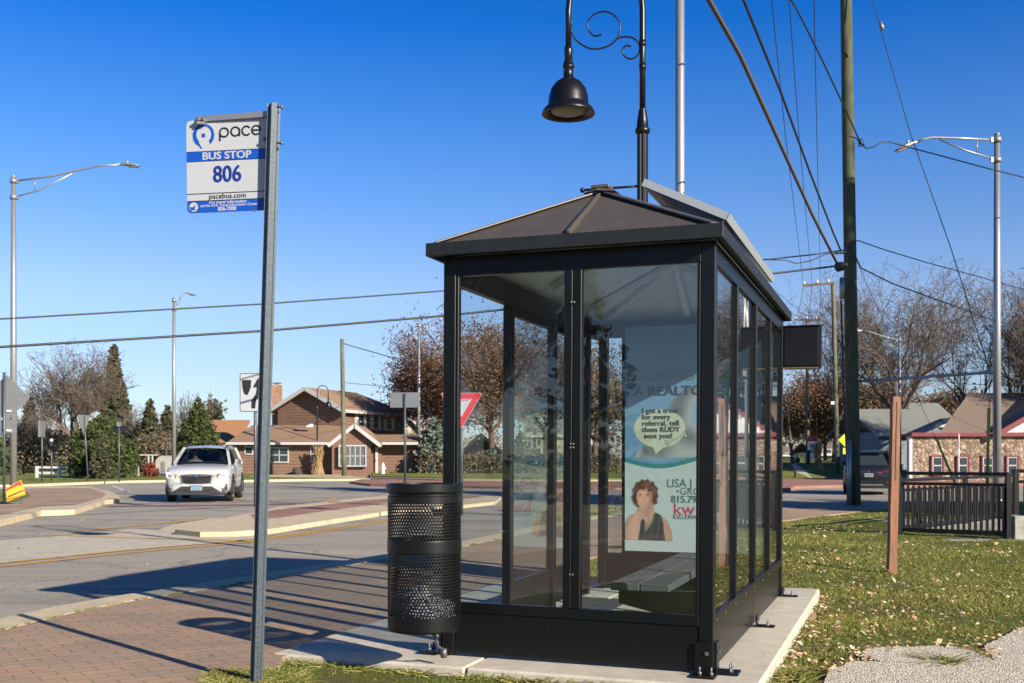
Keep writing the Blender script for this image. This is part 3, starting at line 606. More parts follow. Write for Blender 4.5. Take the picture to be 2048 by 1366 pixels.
# bone
a_=Vector(onback(1334,886)); c_=Vector(onback(1371,869)); 
for off,m_,k in ((.014,'poster_text',3),(.009,'poster_cream',4)):
    d=(c_-a_).normalized(); nn=Vector((-d.y,d.x))*off*.6
    b.face([(p.x,yb-.0008*k,p.y) for p in (a_+nn,a_-nn,c_-nn,c_+nn)],m_)
    for e in (a_,c_):
        for s_ in (-1,1): ell(b,e.x+nn.normalized().x*s_*.012,e.y+nn.normalized().y*s_*.012,off*1.05,off*1.05,m_,k,12)
def tx(t,u,v,h,m,k=5,al='LEFT',bold=.0,sx=1,sh_=0,sp=1,dz=0):
    x,z=onback(u,v)
    for o_ in ((0,) if bold<.003 else (-.0022,0,.0022)): b.text(t,h,m,Matrix.Translation((x+o_,yb-.0008*k-(o_+.0022)*.1,z))@Matrix.Rotation(R(90),4,'X')@Matrix.Rotation(dz,4,'Z'),al,min(bold,.0008),sx,sh_,sp)
tx('LOOKING FOR',1254,754,.118,'poster_grey',al='LEFT',bold=.0035,sx=1.10); tx('A REALTOR?',1267,784,.112,'poster_text',bold=.0045,sx=1.16)
for i,t in enumerate(('I get a treat','for every','referral, tell','them RUDY',' sent you!')): tx(t,1284,822+i*12.6,.062,'poster_text',bold=.0032,sx=1.0,sp=1.06)
tx('LISA J',1333,967,.10,'poster_green',bold=.001,sx=.92); tx('Y',1436,967,.095,'poster_green',bold=.001); tx('•GROUP•',1352,983,.085,'poster_green'); tx('815.790.98',1342,999,.085,'poster_green',bold=.003,sx=.95)
tx('kw',1346,1019,.14,'poster_kw',bold=.002,sx=1.1); tx('KELLERWILLIAMS',1346,1034,.05,'poster_text',sx=.95)
# portrait: hair, face, neck, shoulder, arm and hand, dress, necklace
RL=[]
def U(pts,m,k): RL.append((k,m,pts))
U([(1267,1004),(1264,994),(1267,986),(1265,978),(1271,972),(1273,964),(1280,964),(1284,958),(1290,961),(1296,957),(1301,962),(1309,963),(1310,970),(1317,976),(1315,984),(1318,992),(1314,999),(1316,1006),(1309,1009),(1304,1015),(1277,1015),(1271,1010)],'hair_p',4)
U([(1285,1005),(1306,1005),(1309,1024),(1322,1030),(1334,1040),(1344,1062),(1345,1080),(1252,1080),(1251,1050),(1258,1032),(1272,1026)],'skin_p',4.6)
U([(1279,1027),(1285,1027),(1292,1048),(1302,1048),(1310,1024),(1322,1029),(1327,1045),(1328,1060),(1331,1080),(1275,1080),(1272,1060),(1276,1040)],'dress_p',5.4)
U([(1271,991),(1273,978),(1282,971),(1296,970),(1305,978),(1307,992),(1304,1006),(1298,1016),(1290,1021),(1282,1017),(1275,1006)],'skin_p',6)
U([(1267,994),(1268,976),(1279,963),(1297,962),(1311,972),(1313,990),(1309,1002),(1306,1004),(1307,990),(1303,981),(1297,984),(1293,977),(1288,981),(1281,978),(1275,985),(1273,994),(1275,1004),(1271,1004)],'hair_p',6.8)
U([(1277,969),(1288,965),(1300,969),(1292,971)],'hair_hi',7.4); U([(1304,970),(1311,980),(1309,990),(1306,980)],'hair_hi',7.4)
U([(1296,975),(1305,980),(1307,992),(1304,1006),(1298,1016),(1293,1019),(1299,1006),(1301,992)],'skin_sh',6.3)
for u0 in (1281,1296): U([(u0-3.5,989),(u0,987),(u0+3.5,989),(u0,990.5)],'hair_p',7.4); U([(u0-4.5,984),(u0,982),(u0+4.5,984),(u0,983.4)],'hair_hi',7.4)
U([(1286,1000),(1288,994),(1290,1000),(1288,1001.5)],'skin_sh',7.4); U([(1282,1007),(1288,1005.5),(1295,1007),(1288,1010.5)],'lips',7.4); U([(1284,1007.4),(1288,1006.8),(1293,1007.4),(1288,1008.6)],'poster_white',8)
U([(1252,1080),(1252,1062),(1262,1040),(1270,1028),(1280,1022),(1292,1021),(1297,1024),(1297,1029),(1291,1036),(1282,1040),(1280,1060),(1276,1080)],'skin_p',8)
for k_,(p,q_) in enumerate((((1281,1024),(1296,1022)),((1282,1028),(1297,1026)),((1283,1032),(1294,1031)))): U([p,(q_[0],q_[1]-.6),(q_[0],q_[1]+.6),(p[0],p[1]+.8)],'skin_sh',8.7)
for i in range(3):
    rr=[(1297-i*1.5,1028),(1296+i,1040+i*3),(1288+i,1050+i*5),(1292,1053+i*5),(1303-i,1044+i*3),(1309-i,1028),(1307-i,1028),(1301-i,1043+i*3),(1292,1051+i*4.7),(1290+i,1049+i*4.7),(1298+i,1040+i*3),(1299-i*1.5,1028)]
    U(rr,'pearl',9+i*.7)
pr=b.build('print',TP)
# the printed portrait: a fine raster of little colour cells, as the poster's own print
PC={'skin_p':(.60,.34,.23),'skin_sh':(.38,.18,.11),'hair_p':(.075,.030,.018),'hair_hi':(.24,.10,.05),'dress_p':(.018,.024,.030),'lips':(.42,.08,.08),'poster_white':(.85,.85,.82),'pearl':(.30,.27,.16)}
stp=.62; gu=np.arange(1249,1349,stp); gv=np.arange(954,1081,stp); UU,VV=np.meshgrid(gu,gv); img=np.zeros(UU.shape+(3,))+np.array((.40,.485,.475)); al=np.zeros(UU.shape)
def ipoly(poly):
    ins=np.zeros(UU.shape,bool); j=len(poly)-1
    for i in range(len(poly)):
        xi,yi=poly[i];xj,yj=poly[j]; c_=((yi>VV)!=(yj>VV))&(UU<(xj-xi)*(VV-yi)/(yj-yi+1e-9)+xi); ins^=c_; j=i
    return ins.astype(float)
def blur(a,n):
    for _ in range(n):
        a=(np.roll(a,1,0)+np.roll(a,-1,0)+2*a)/4; a=(np.roll(a,1,1)+np.roll(a,-1,1)+2*a)/4
    return a
nrp=np.random.default_rng(4); grain=blur(nrp.normal(0,1,UU.shape),1)
ang=np.arctan2(VV-985,UU-1290); strand=np.sin(ang*34+np.hypot(UU-1290,VV-985)*.35+3*blur(nrp.normal(0,1,UU.shape),4))
for k_,m_,pts in sorted(RL,key=lambda q:q[0]):
    a=blur(ipoly(pts),4 if m_ in('skin_sh','hair_hi') else 2); col=np.zeros(UU.shape+(3,))+np.array(PC[m_])
    if m_=='skin_p':
        if k_==6: sh_=1.18-.55*((UU-1286)/19)**2-.30*((VV-993)/26)**2+.10*np.exp(-((UU-1280)**2+(VV-1000)**2)/18)+.10*np.exp(-((UU-1297)**2+(VV-1000)**2)/18)-.22*np.exp(-((VV-991)**2)/8)*np.exp(-((np.abs(UU-1288.5)-7.5)**2)/12)
        elif k_>7: sh_=1.08-.30*np.abs((UU-1270)/22)+.10*np.sin(VV*.9)*(VV<1042)
        else: sh_=.98-.25*((UU-1300)/45)**2-.35*np.exp(-((VV-1017)**2)/60)*np.exp(-((UU-1293)**2)/200)
        col*=np.clip(sh_,.35,1.3)[...,None]
    elif m_=='hair_p': col=col*(1.2+.7*strand)[...,None]+np.array((.10,.04,.02))*np.exp(-((UU-1296)**2+(VV-968)**2)/90)[...,None]
    elif m_=='dress_p': col*=(1.2+.6*np.sin(UU*.5+VV*.08))[...,None]
    w_=(.55 if m_ in('skin_sh','hair_hi') else 1)*a
    img=img*(1-w_[...,None])+col*w_[...,None]; al=np.maximum(al,a)
img=np.clip(img*.85*(1+.05*grain[...,None]),.004,1)
xa,za=onback(1249,954); xb,zb2=onback(1349,1080); XX=xa+(UU-1249)/100*(xb-xa)
ztop=onback(1300,954)[1]; zbt=onback(1300,1081)[1]; ZZ=ztop+(VV-954)/127*(zbt-ztop)
sel=(al[:-1,:-1]>.25); idx=np.argwhere(sel); dxx=XX[0,1]-XX[0,0]; dzz=ZZ[1,0]-ZZ[0,0]
px_=XX[idx[:,0],idx[:,1]]; pz_=ZZ[idx[:,0],idx[:,1]]; yy_=np.full(len(px_),yb-.006)
Vp=np.stack([np.stack([px_,yy_,pz_],1),np.stack([px_,yy_,pz_+dzz],1),np.stack([px_+dxx,yy_,pz_+dzz],1),np.stack([px_+dxx,yy_,pz_],1)],1).reshape(-1,3)
mm_,n_,l_,b_=node_mat('printed_portrait'); at_=n_.new('ShaderNodeAttribute'); at_.attribute_name='ink'; l_.new(at_.outputs['Color'],b_.inputs['Base Color']); b_.inputs['Roughness'].default_value=.4
po=npmesh('portrait_print',Vp,4,'printed_portrait',TP); ca=po.data.color_attributes.new('ink','FLOAT_COLOR','POINT')
cc_=np.repeat(np.concatenate([img[idx[:,0],idx[:,1]],np.ones((len(idx),1))],1),4,axis=0); ca.data.foreach_set('color',cc_.astype(np.float32).ravel())
# ---- trash can
tc_=thing('trash_can','round black perforated steel trash can hanging beside the shelter front post','trash can',(-.475,5.74,.22))
rc=.198; Hc=.79
b=MB(); b.lathe([(rc*.0,.002),(rc*.98,.0),(rc,.01),(rc,.085),(rc-.004,.085)],(0,0,0),'black_frame',96); b.flat().build('bottom_pan',tc_); b=MB(); b.lathe([(rc+.001,.42),(rc+.003,.425),(rc+.003,.485),(rc+.001,.49),(rc-.006,.49),(rc-.006,.42),(rc+.001,.42)],(0,0,0),'black_frame',96)
b.flat().build('band',tc_)
b=MB(); b.lathe([(rc-.004,.685),(rc+.001,.688),(rc+.001,.722),(rc-.006,.726),(rc-.006,.738),(rc+.008,.742),(rc+.010,.750),(rc+.010,.782),(rc+.006,.790),(rc-.012,.790),(rc-.016,.780),(rc-.016,.735),(rc-.010,.70),(rc-.004,.685)],(0,0,0),'black_frame',96); b.flat().build('rim',tc_)
b=MB(); nc=70; pitch=2*math.pi*rc/nc
for zA,zB in ((.075,.425),(.48,.70)):
    rows_=int((zB-zA)/(pitch*.9))+1; dz=(zB-zA)/(rows_-1 if rows_>1 else 1)
    ro=dz/1.5; ri=ro*.68
    for r_ in range(rows_):
        z0=zA+r_*dz
        for c in range(nc):
            ac=(c+.5*(r_%2))*2*math.pi/nc; vs=[]
            for rad,wx_ in ((1.0,1),(0,0)):
                for k in range(6):
                    t=math.pi/2+k*math.pi/3
                    if rad: dx=pitch*.5773*math.cos(t)*1.0; dzz=ro*math.sin(t)
                    else: dx=pitch*.5773*.68*math.cos(t); dzz=ri*math.sin(t)
                    a=ac+dx/rc; vs.append((rc*math.cos(a),rc*math.sin(a),z0+dzz))
            b.add(vs,[(k,(k+1)%6,6+(k+1)%6,6+k) for k in range(6)],'black_frame')
pf_=b.build('perforated_body',tc_); bm=bmesh.new(); bm.from_mesh(pf_.data); bmesh.ops.remove_doubles(bm,verts=bm.verts,dist=4e-4); bm.to_mesh(pf_.data); bm.free()
so=pf_.modifiers.new('s','SOLIDIFY'); so.thickness=.003; so.offset=-1
b=MB(); prof=[]
rg=random.Random(3)
nn_=30; vs=[]
for j in range(12):
    z=.02+j*.015; r=.17 if j<9 else .17*(1-(j-8)/4)
    for k in range(nn_):
        a=2*math.pi*k/nn_; rr=r*(1+rg.uniform(-.12,.08)); vs.append((rr*math.cos(a),rr*math.sin(a),z+rg.uniform(-.008,.008)+(.05 if math.cos(a)<.2 and j>6 else 0)))
b.add(vs,[(j*nn_+k,j*nn_+(k+1)%nn_,(j+1)*nn_+(k+1)%nn_,(j+1)*nn_+k) for j in range(11) for k in range(nn_)],'bag',True); b.add([vs[i] for i in range(11*nn_,12*nn_)],[tuple(range(nn_))],'bag')
tag(b.build('trash_bag'),'crumpled white plastic trash bag in the bottom of the perforated can','trash bag').location=(-.475,5.74,.22)
b=MB(); b.bar((.06,.15,.3),(.11,.36,.3),.05,.04,'black_frame'); b.build('bracket',tc_); b=MB(); b.bar((.06,.15,.62),(.11,.36,.62),.05,.04,'black_frame'); b.build('bracket',tc_); b=MB(); b.tube([(-.02+.04,-.02,-.002),(.06,-.04,-.03),(.07,0.0,-.09),(.10,.08,-.13)],.009,'bolt_steel',8); b.tube([(.10,.08,-.12),(.10,.08,-.17)],.018,'bolt_steel',8); b.build('drain_hook',tc_)
# ---- bus stop sign
D0=5.3; base=Vector((PX(513,5.35),5.35,-.03)); topp=Vector((PX(549,D0),D0-.0,PZ(206,D0)))
bs=thing('bus_stop_sign','white and blue bus stop sign 806 on a leaning galvanised post','bus stop sign',base)
ax=(topp-base); Lp=ax.length; zz=ax.normalized(); yaw=R(18)
xx=Vector((math.cos(yaw),math.sin(yaw),0)); xx=(xx-zz*xx.dot(zz)).normalized(); yy=zz.cross(xx)
TM=Matrix((xx,yy,zz)).transposed().to_4x4()
# U channel section: hat profile, open to the back
prof=[(-.038,.030),(-.024,.030),(-.014,-.004),(.014,-.004),(.024,.030),(.038,.030),(.038,.026),(.0265,.026),(.0165,-.008),(-.0165,-.008),(-.0265,.026),(-.038,.026)]
b=MB(); n=len(prof); vs=[TM@Vector((x*.86,y,z)) for z in (0,Lp) for x,y in prof]
b.add(vs,[(i,(i+1)%n,n+(i+1)%n,n+i) for i in range(n)]+[(0,1,10,11),(1,2,9,10),(2,3,8,9),(3,4,7,8),(4,5,6,7)]+[tuple(n+i for i in f) for f in ((0,11,10,1),(1,10,9,2),(2,9,8,3),(3,8,7,4),(4,7,6,5))],'galvanised')
for i in range(110): b.box(tuple(TM@Vector((0,-.009,.02+i*.0254))),(.004,.002,.006),'sign_black' if i<14 else 'alu_dark')
post_=b.build('post',bs)
bm=bmesh.new(); bm.from_mesh(post_.data); bmesh.ops.recalc_face_normals(bm,faces=bm.faces); bm.to_mesh(post_.data); bm.free()
for v in (214,286):
    b=MB(); p=Vector((PX(562,D0),D0,PZ(v,D0)))-base; b.tube([p-Vector((.02,0,0)),p+Vector((.012,0,0))],.006,'bolt_steel',8); b.tube([p,p+Vector((.006,0,0))],.010,'bolt_steel',6); b.build('bolt',bs)
# blade
TLw=W(374.5,242,D0+.120); TRw=W(545,234,D0+.062); BLw=W(374.5,427,D0+.120)
BX=(TRw-TLw); BX.z=0; bw=BX.length; BX.normalize(); bhh=(TLw-BLw).length
ty=Vector((0,0,1)); BN=BX.cross(ty)   # towards camera?
if BN.y>0: BN=-BN
BM=Matrix.Translation(BLw-base+Vector((0,0,0)))@Matrix((BX,ty,BN)).transposed().to_4x4()
BM=Matrix.Translation(BLw-base)@Matrix.Rotation(R(-.6),4,'Y')@Matrix((BX,ty,BN)).transposed().to_4x4()
def rrect(x0,y0,x1,y1,r,n=6):
    o=[]
    for cx_,cy_,a in ((x1-r,y1-r,0),(x0+r,y1-r,90),(x0+r,y0+r,180),(x1-r,y0+r,270)):
        for k in range(n+1): t=R(a+90*k/n); o.append((cx_+r*math.cos(t),cy_+r*math.sin(t)))
    return o
def sf(b,pts,k,m): b.face([BM@Vector((x,y,.0006*k)) for x,y in pts],m)
b=MB(); b.prism(rrect(0,0,bw,bhh,.025),-.003,0,'sign_white',mtx=BM)
vy=lambda v:(427-v)/185.0*bhh   # photograph row -> height on the blade
ux=lambda u:(u-374.5)/170.5*bw
sf(b,[(0,vy(304)),(bw,vy(304)),(bw,vy(325)),(0,vy(325))],1,'sign_black'); sf(b,[(0,vy(305.3)),(bw,vy(305.3)),(bw,vy(323.7)),(0,vy(323.7))],2,'sign_blue')
for v in (388,402.5): sf(b,[(0,vy(v)),(bw,vy(v)),(bw,vy(v+1.8)),(0,vy(v+1.8))],1,'sign_black')
sf(b,[p for p in rrect(0,0,bw,bhh,.025) if p[1]<.02]+[(0,vy(404)),(bw,vy(404))] if False else [(.002,vy(404.5)),(.002,.024)]+[(x,y) for x,y in rrect(.001,.001,bw-.001,bhh,.025)[14:28]]+[(bw-.002,vy(404.5))],2,'sign_blue')
# ring logo: open at the bottom
cxr,cyr=ux(409),vy(272.5); R1=.058; R2=.040; pts=[]
a0,a1=R(-52),R(252)
N_=40
o_=[(cxr+R1*math.cos(a0+(a1-a0)*i/N_),cyr+R1*math.sin(a0+(a1-a0)*i/N_)*1.03) for i in range(N_+1)]
i_l=[(cxr+.002+R2*math.cos(a0+(a1-a0)*i/N_*.96+.05),cyr+.004+R2*math.sin(a0+(a1-a0)*i/N_*.96+.05)*1.05) for i in range(N_+1)]
i_l[-1]=(cxr-.006,cyr-R1*1.18); i_l[-2]=(cxr-.024,cyr-R2*.95); o_[-1]=(cxr-.018,cyr-R1*1.12)
for i in range(N_): sf(b,[o_[i],o_[i+1],i_l[i+1],i_l[i]],2,'sign_blue')
sf(b,[(cxr-.010,cyr-.010),(cxr+.009,cyr-.010),(cxr+.009,cyr+.009),(cxr-.010,cyr+.009)],2,'sign_blue')
def stx(t,u,v,h,m,bold=0,sx=1,shear=0,al='CENTER',sp=1,k=3): b.text(t,h,m,BM@Matrix.Translation((ux(u),vy(v),.0006*k)),al,bold,sx,shear,sp)
# "pace" drawn as strokes
def stroke(pts,w,k=3):
    for i in range(len(pts)-1):
        a=Vector(pts[i]);c=Vector(pts[i+1]); d=(c-a).normalized(); nn=Vector((-d.y,d.x))*w/2; e=d*w*.15
        sf(b,[tuple(a-e+nn),tuple(a-e-nn),tuple(c+e-nn),tuple(c+e+nn)],k,'sign_black')
def arc(cx_,cy_,r,a,c,n=22): return [(cx_+r*math.cos(R(a+(c-a)*i/n)),cy_+r*math.sin(R(a+(c-a)*i/n))) for i in range(n+1)]
r_=.0225; w_=.0085; yl=vy(268.5)
x=ux(450.5); stroke(arc(x,yl-.001,r_,0,360),w_,3); stroke([(x-r_,yl),(x-r_,yl-.043)],w_,3.4)
x=ux(473); stroke(arc(x,yl+.001,r_,0,360),w_,3); stroke([(x+r_,yl+r_*.6),(x+r_,yl-r_)],w_,3.4)
x=ux(495); stroke(arc(x,yl+.002,r_,40,320),w_,3)
x=ux(514.5); stroke(arc(x,yl+.003,r_,0,318),w_,3); stroke([(x-r_,yl+.003),(x+r_,yl+.003)],w_,3.4)

for o_ in (-.5,0,.5): stx('BUS STOP',455+o_,315,.053,'sign_white',bold=.0008,sx=1.12,k=3.5+o_)
for o_ in (-.8,0,.8): stx('806',456+o_,353,.118,'text_blue',bold=.001,sx=.86,k=3.9+o_)
stx('pacebus.com',456,395.5,.036,'sign_black',bold=.0004,sx=1.03,sp=1.03)
stx('For travel information',456,407.2,.020,'sign_white',bold=.0005,sx=1.12,shear=.25); stx('call the RTA Travel Information Center',458,413.4,.019,'sign_white',bold=.0004,sx=1.0,shear=.25); stx('836-7000',455,420.8,.027,'sign_white',bold=.001,sx=.95)
cxr,cyr=ux(388),vy(415); sf(b,arc(cxr,cyr,.024,0,360,26)[:-1],3,'sign_white'); sf(b,[(cxr-.022,cyr+.001),(cxr-.006,cyr-.001),(cxr+.014,cyr+.012),(cxr+.004,cyr-.010),(cxr+.020,cyr-.012),(cxr-.014,cyr-.018)],4,'sign_blue')
b.build('blade',bs)
b=MB(); a=W(392,239,D0+.11)-base; c=W(540,228,D0+.045)-base; b.bar(a,c,.012,.028,'alu_dark'); q_=W(402,243,D0+.09)-base
b.box(tuple(q_),(.040,.02,.030),'sign_back'); b.box(tuple(q_+Vector((-.0,-.012,.008))),(.05,.006,.010),'alu_dark')
for t in (-.014,.014): b.box(tuple(q_+Vector((t,-.017,.010))),(.009,.009,.014),'bolt_steel')
b.build('bracket_arm',bs)
b=MB(); p=W(529,278,D0+.04)-base; b.box(tuple(p),(.014,.02,.014),'sign_black'); b.build('blade_bolt',bs); b=MB(); p=W(508,421,D0+.075)-base; b.box(tuple(p),(.010,.01,.010),'bolt_steel'); b.build('blade_bolt',bs)
# ============================================================ STREET LAMPS (black gooseneck)
def gooseneck(label,loc,rz=0,group='black gooseneck street lamps'):
    t=thing('street_lamp',label,'street lamp',loc,rz,group)
    b=MB(); n=16; pr=[(.17,0),(.17,.04),(.15,.10),(.12,.18),(.11,.5),(.085,.62),(.075,.70)]
    b.lathe(pr,(0,0,0),'black_iron',24)
    vs=[]; 
    for z in (.70,4.22):
        for k in range(32):
            a=2*math.pi*k/32; r=.052 if k%4<2 else .045; vs.append((r*math.cos(a),r*math.sin(a),z))
    b.add(vs,[(k,(k+1)%32,32+(k+1)%32,32+k) for k in range(32)],'black_iron')
    b.lathe([(.05,4.20),(.072,4.22),(.072,4.245),(.055,4.27),(.052,4.33),(.040,4.40),(.034,4.44)],(0,0,0),'black_iron',24)
    b.build('post',t)
    b=MB(); ra_=.35; pts=[(0,0,4.42),(0,0,5.0),(0,0,5.38)]+[(-ra_+ra_*math.cos(R(a)),0,5.40+ra_*math.sin(R(a))) for a in range(10,175,11)]+[(-2*ra_,0,5.36),(-2*ra_,0,5.0)]
    b.tube(pts,.029,'black_iron',10); b.lathe([(.028,4.90),(.038,4.91),(.040,5.0),(.034,5.03),(.028,5.03)],(-2*ra_,0,0),'black_iron',14)
    for z in (5.06,4.84): b.lathe([(.029,z-.03),(.032,z-.03),(.032,z+.03),(.029,z+.03)],(0,0,0),'black_iron',12)
    b.build('arm',t)
    # scrollwork: two spirals
    def X(u,v): return ((u-1285)/F*10.0,0,PZ(v,10.0))
    def spl(P):
        out=[]
        for i in range(len(P)-1):
            p0=Vector(P[max(i-1,0)]);p1=Vector(P[i]);p2=Vector(P[i+1]);p3=Vector(P[min(i+2,len(P)-1)])
            for k in range(5):
                s=k/5; out.append(.5*((2*p1)+(p2-p0)*s+(2*p0-5*p1+4*p2-p3)*s*s+(3*p1-p0-3*p2+p3)*s**3))
        out.append(Vector(P[-1])); return out
    b=MB(); b.tube(spl([X(1143,40),X(1142,60),X(1152,80),X(1172,94),X(1190,98),X(1212,94),X(1230,82),X(1239,64),X(1239,45),X(1226,29),X(1207,23),X(1188,29),X(1176,43),X(1176,58),X(1184,69),X(1194,72),X(1204,68)]),.0085,'black_iron',6)
    b.tube(spl([X(1228,82),X(1240,75),X(1258,74),X(1272,80),X(1279,92),X(1278,106),X(1268,116),X(1256,117),X(1246,108),X(1246,97),X(1254,91),X(1262,94)]),.0085,'black_iron',6)
    b.build('scrollwork',t)
    b=MB(); c=(-2*ra_,0,0)
    b.lathe([(.02,4.93),(.045,4.885),(.052,4.85),(.056,4.845),(.056,4.83),(.046,4.82),(.046,4.745),(.056,4.735),(.075,4.72),(.12,4.69),(.165,4.63),(.185,4.56),(.192,4.49),(.195,4.475),(.20,4.468),(.235,4.435),(.252,4.40),(.250,4.392),(.235,4.40),(.185,4.41),(.165,4.46)],c,'black_iron',36)
    sh_=b.build('lamp_shade',t); b=MB(); b.lathe([(.001,4.385),(.06,4.388),(.12,4.40),(.16,4.415),(.165,4.43)],c,'lens',28); b.build('lens',sh_)
    b=MB(); b.tube([(-.56,.10,3.70),(.08,-.014,3.72)],.012,'black_iron',8)
    for p in ((-.56,.10,3.70),(.08,-.014,3.72)): b.lathe([(.001,-.026),(.018,-.018),(.026,0),(.018,.018),(.001,.026)],p,'black_iron',12)
    b.tube([(-.50,.09,3.70),(-.50,.09,3.64)],.006,'black_iron',6); b.build('banner_bar',t)
    return t
L1=gooseneck('large black gooseneck lamp with bell shade rising above the bus shelter roof',(PX(1285,10),10,0))
def at(u,D,z=0): return (PX(u,D),D,z)
L2=dup(L1,at(634.5,72,-.05),R(195),'small black gooseneck lamp with corn stalks before the brown house',sc=1.06)
L3=dup(L1,at(1633,69,.3),R(20),'far black gooseneck lamp with maroon banner beyond the road at right',sc=.78)
# ============================================================ SILVER POLES and COBRA LIGHTS
t=thing('light_pole','tall plain silver aluminium pole rising behind the bus shelter roof','pole',at(1360,20))
b=MB(); b.tube([(0,0,0),(0,0,6),(0,0,12.5)],[.105,.092,.075],'alu',20); b.build('shaft',t); b=MB(); b.lathe([(.16,0),(.16,.02),(.13,.06),(.115,.12)],(0,0,0),'alu',16); b.tube([(-.09,-.03,6.1),(.0,-.1,6.12),(.09,-.05,6.15)],.008,'wire',5); b.build('base_plate',t)
def cobra(label,loc,H,flip=1,arm=2.0,r=.09,drop=.2,rz=0,style=0,group='silver cobra head street lights'):
    t=thing('street_light',label,'street light',loc,rz,group)
    b=MB(); b.tube([(0,0,0),(0,0,H*.5),(0,0,H)],[r*1.15,r,r*.72],'alu',14); b.lathe([(r*.75,H),(r*.8,H+.02),(.001,H+.06)],(0,0,0),'alu',10); b.lathe([(r*1.9,0),(r*1.9,.04),(r*1.3,.10)],(0,0,0),'alu',12); b.build('shaft',t)
    s=flip; b=MB(); z0=H-.15
    if style==0: up=[(0,0,z0),(s*arm*.5,0,z0+.05),(s*arm*.80,0,z0+.07),(s*arm*.9,0,z0+.03),(s*arm,0,z0-.06)]; lo=[(0,0,z0-.55),(s*arm*.40,0,z0-.28),(s*arm*.72,0,z0+.02)]; strut=.25
    else: up=[(0,0,z0),(s*arm*.35,0,z0+.16),(s*arm*.6,0,z0+.36),(s*arm*.8,0,z0+.52),(s*arm,0,z0+.56)]; lo=[(0,0,z0-.55),(s*arm*.25,0,z0-.30),(s*arm*.55,0,z0+.26)]; strut=.2
    b.tube(up,.032,'alu',8); b.tube(lo,.024,'alu',8); zz=z0+(.02 if style==0 else .10); b.tube([(s*arm*strut,0,zz),(s*arm*strut,0,zz-.40)],.018,'alu',6)
    for z in (z0,z0-.55): b.lathe([(r,z-.07),(r*1.15,z-.07),(r*1.15,z+.07),(r,z+.07)],(0,0,0),'alu',12); b.box((s*r*1.3,0,z),(.09,.09,.14),'alu')
    b.build('arm',t)
    e=Vector(up[-1]); d=(Vector(up[-1])-Vector(up[-2])).normalized()
    if style: d=Vector((s,0,-.07)).normalized()
    b=MB(); L=.72; nrm=Vector((0,1,0)); upv=nrm.cross(d)*(-1 if s>0 else 1)
    if upv.z<0: upv=-upv
    secs=[(0,.05,.05),(.1,.06,.07),(.35,.11,.085),(.6,.15,.07),(.85,.12,.04),(1.0,.04,.015)]
    vs=[]; 
    for q,w,h in secs:
        for k in range(10):
            a=2*math.pi*k/10; vs.append(e+d*(q*L-.05)+nrm*(w*math.cos(a))+upv*(h*math.sin(a)*(1 if math.sin(a)>0 else .45)))
    b.add(vs,[(i*10+k,i*10+(k+1)%10,(i+1)*10+(k+1)%10,(i+1)*10+k) for i in range(5) for k in range(10)]+[tuple(range(10)),tuple(range(50,60))],'alu',True)
    c=e+d*.22+upv*.10; b.lathe([(.035,-.04),(.035,.04),(.02,.06),(.001,.06)],c,'alu',8)
    o=b.build('lamp_head',t); b=MB(); c=e+d*.42-upv*.045; b.bar(c-d*.17,c+d*.17,.16,.02,'lens'); b.build('lens',o)
    return t
cobra('tall silver street light at the left edge with its arm reaching right',at(27,36,-.05),10.75,1,3.65,.10,style=1)
cobra('tall silver street light at the right edge with its arm over the railing side',at(1994,29,-.05),10.05,-1,2.2,.10)
cobra('slim silver street light rising behind the white car',at(348,62),10.5,1,1.0,.11,style=1,rz=R(60))
cobra('distant silver street light left of the shelter between house and blue spruce',at(838,74),10.5,1,1.7,.11,style=1)
cobra('small distant silver street light above the red-brown wooden post',at(1799,64),8.4,-1,2.3,.10,style=1)
# ============================================================ UTILITY POLES
def pole(label,loc,top,r0_,r1_,m,arm=None,group='wooden utility poles'):
    t=thing('utility_pole',label,'utility pole',loc,0,group); b=MB(); v=Vector(top)-Vector(loc)
    b.tube([v*k/6 for k in range(7)],[r0_+(r1_-r0_)*k/6 for k in range(7)],m,18); b.build('shaft',t)
    if arm:
        b=MB(); a,c=[Vector(p)-Vector(loc) for p in arm]; b.bar(a,c,.10,.13,'bark'); 
        mid=v*.97; b.bar(a.lerp(c,.62)-Vector((0,.05,.05)),v*.90,.03,.03,'bark'); cr=b.build('crossarm',t)
        b=MB()
        for k in (.03,.45,.8) : p=a.lerp(c,k); b.lathe([(.02,.05),(.06,.08),(.07,.16),(.04,.24),(.001,.26)],p,'white_paint',8)
        b.build('insulator',t)
    return t
big=pole('thick weathered green-brown utility pole standing on the brick plaza',at(1708,25.6),tuple(W(1688,-260,25.9)),.165,.13,'pole_wood')
base_=Vector(at(1708,25.6)); b=MB()
b.tube([W(1684,555,25.45)-base_,W(1684,598,25.45)-base_],.06,'alu_dark',10); b.build('junction_can',big)
b=MB(); b.tube([W(1682,600,25.42)-base_,W(1688,800,25.4)-base_,W(1697,1000,25.38)-base_],.022,'wire',6); b.build('conduit',big)
b=MB(); b.tube([W(1698,880,25.3)-base_,W(1698,1012,25.28)-base_],.055,'alu_dark',10); b.build('cable_guard',big)
b=MB(); c=W(1676,534,25.3)-base_; b.tube([c+Vector((.14,-.25,.02)),c+Vector((.06,-.1,0)),c,c+Vector((-.03,.06,-.0))],[.03,.11,.12,.06],'wire',12); b.build('cable_clamp',big); b=MB(); b.tube([W(1672,505,25.4)-base_,W(1690,503,25.5)-base_],.05,'alu_dark',8); b.build('dead_end_clamp',big)
p2=pole('slender pale utility pole with a one-sided crossarm left of the big pole',at(1675,62,.1),tuple(W(1666,566,62)),.15,.115,'pole_wood_far',(W(1606,571,61.8),W(1669,566,61.8)))
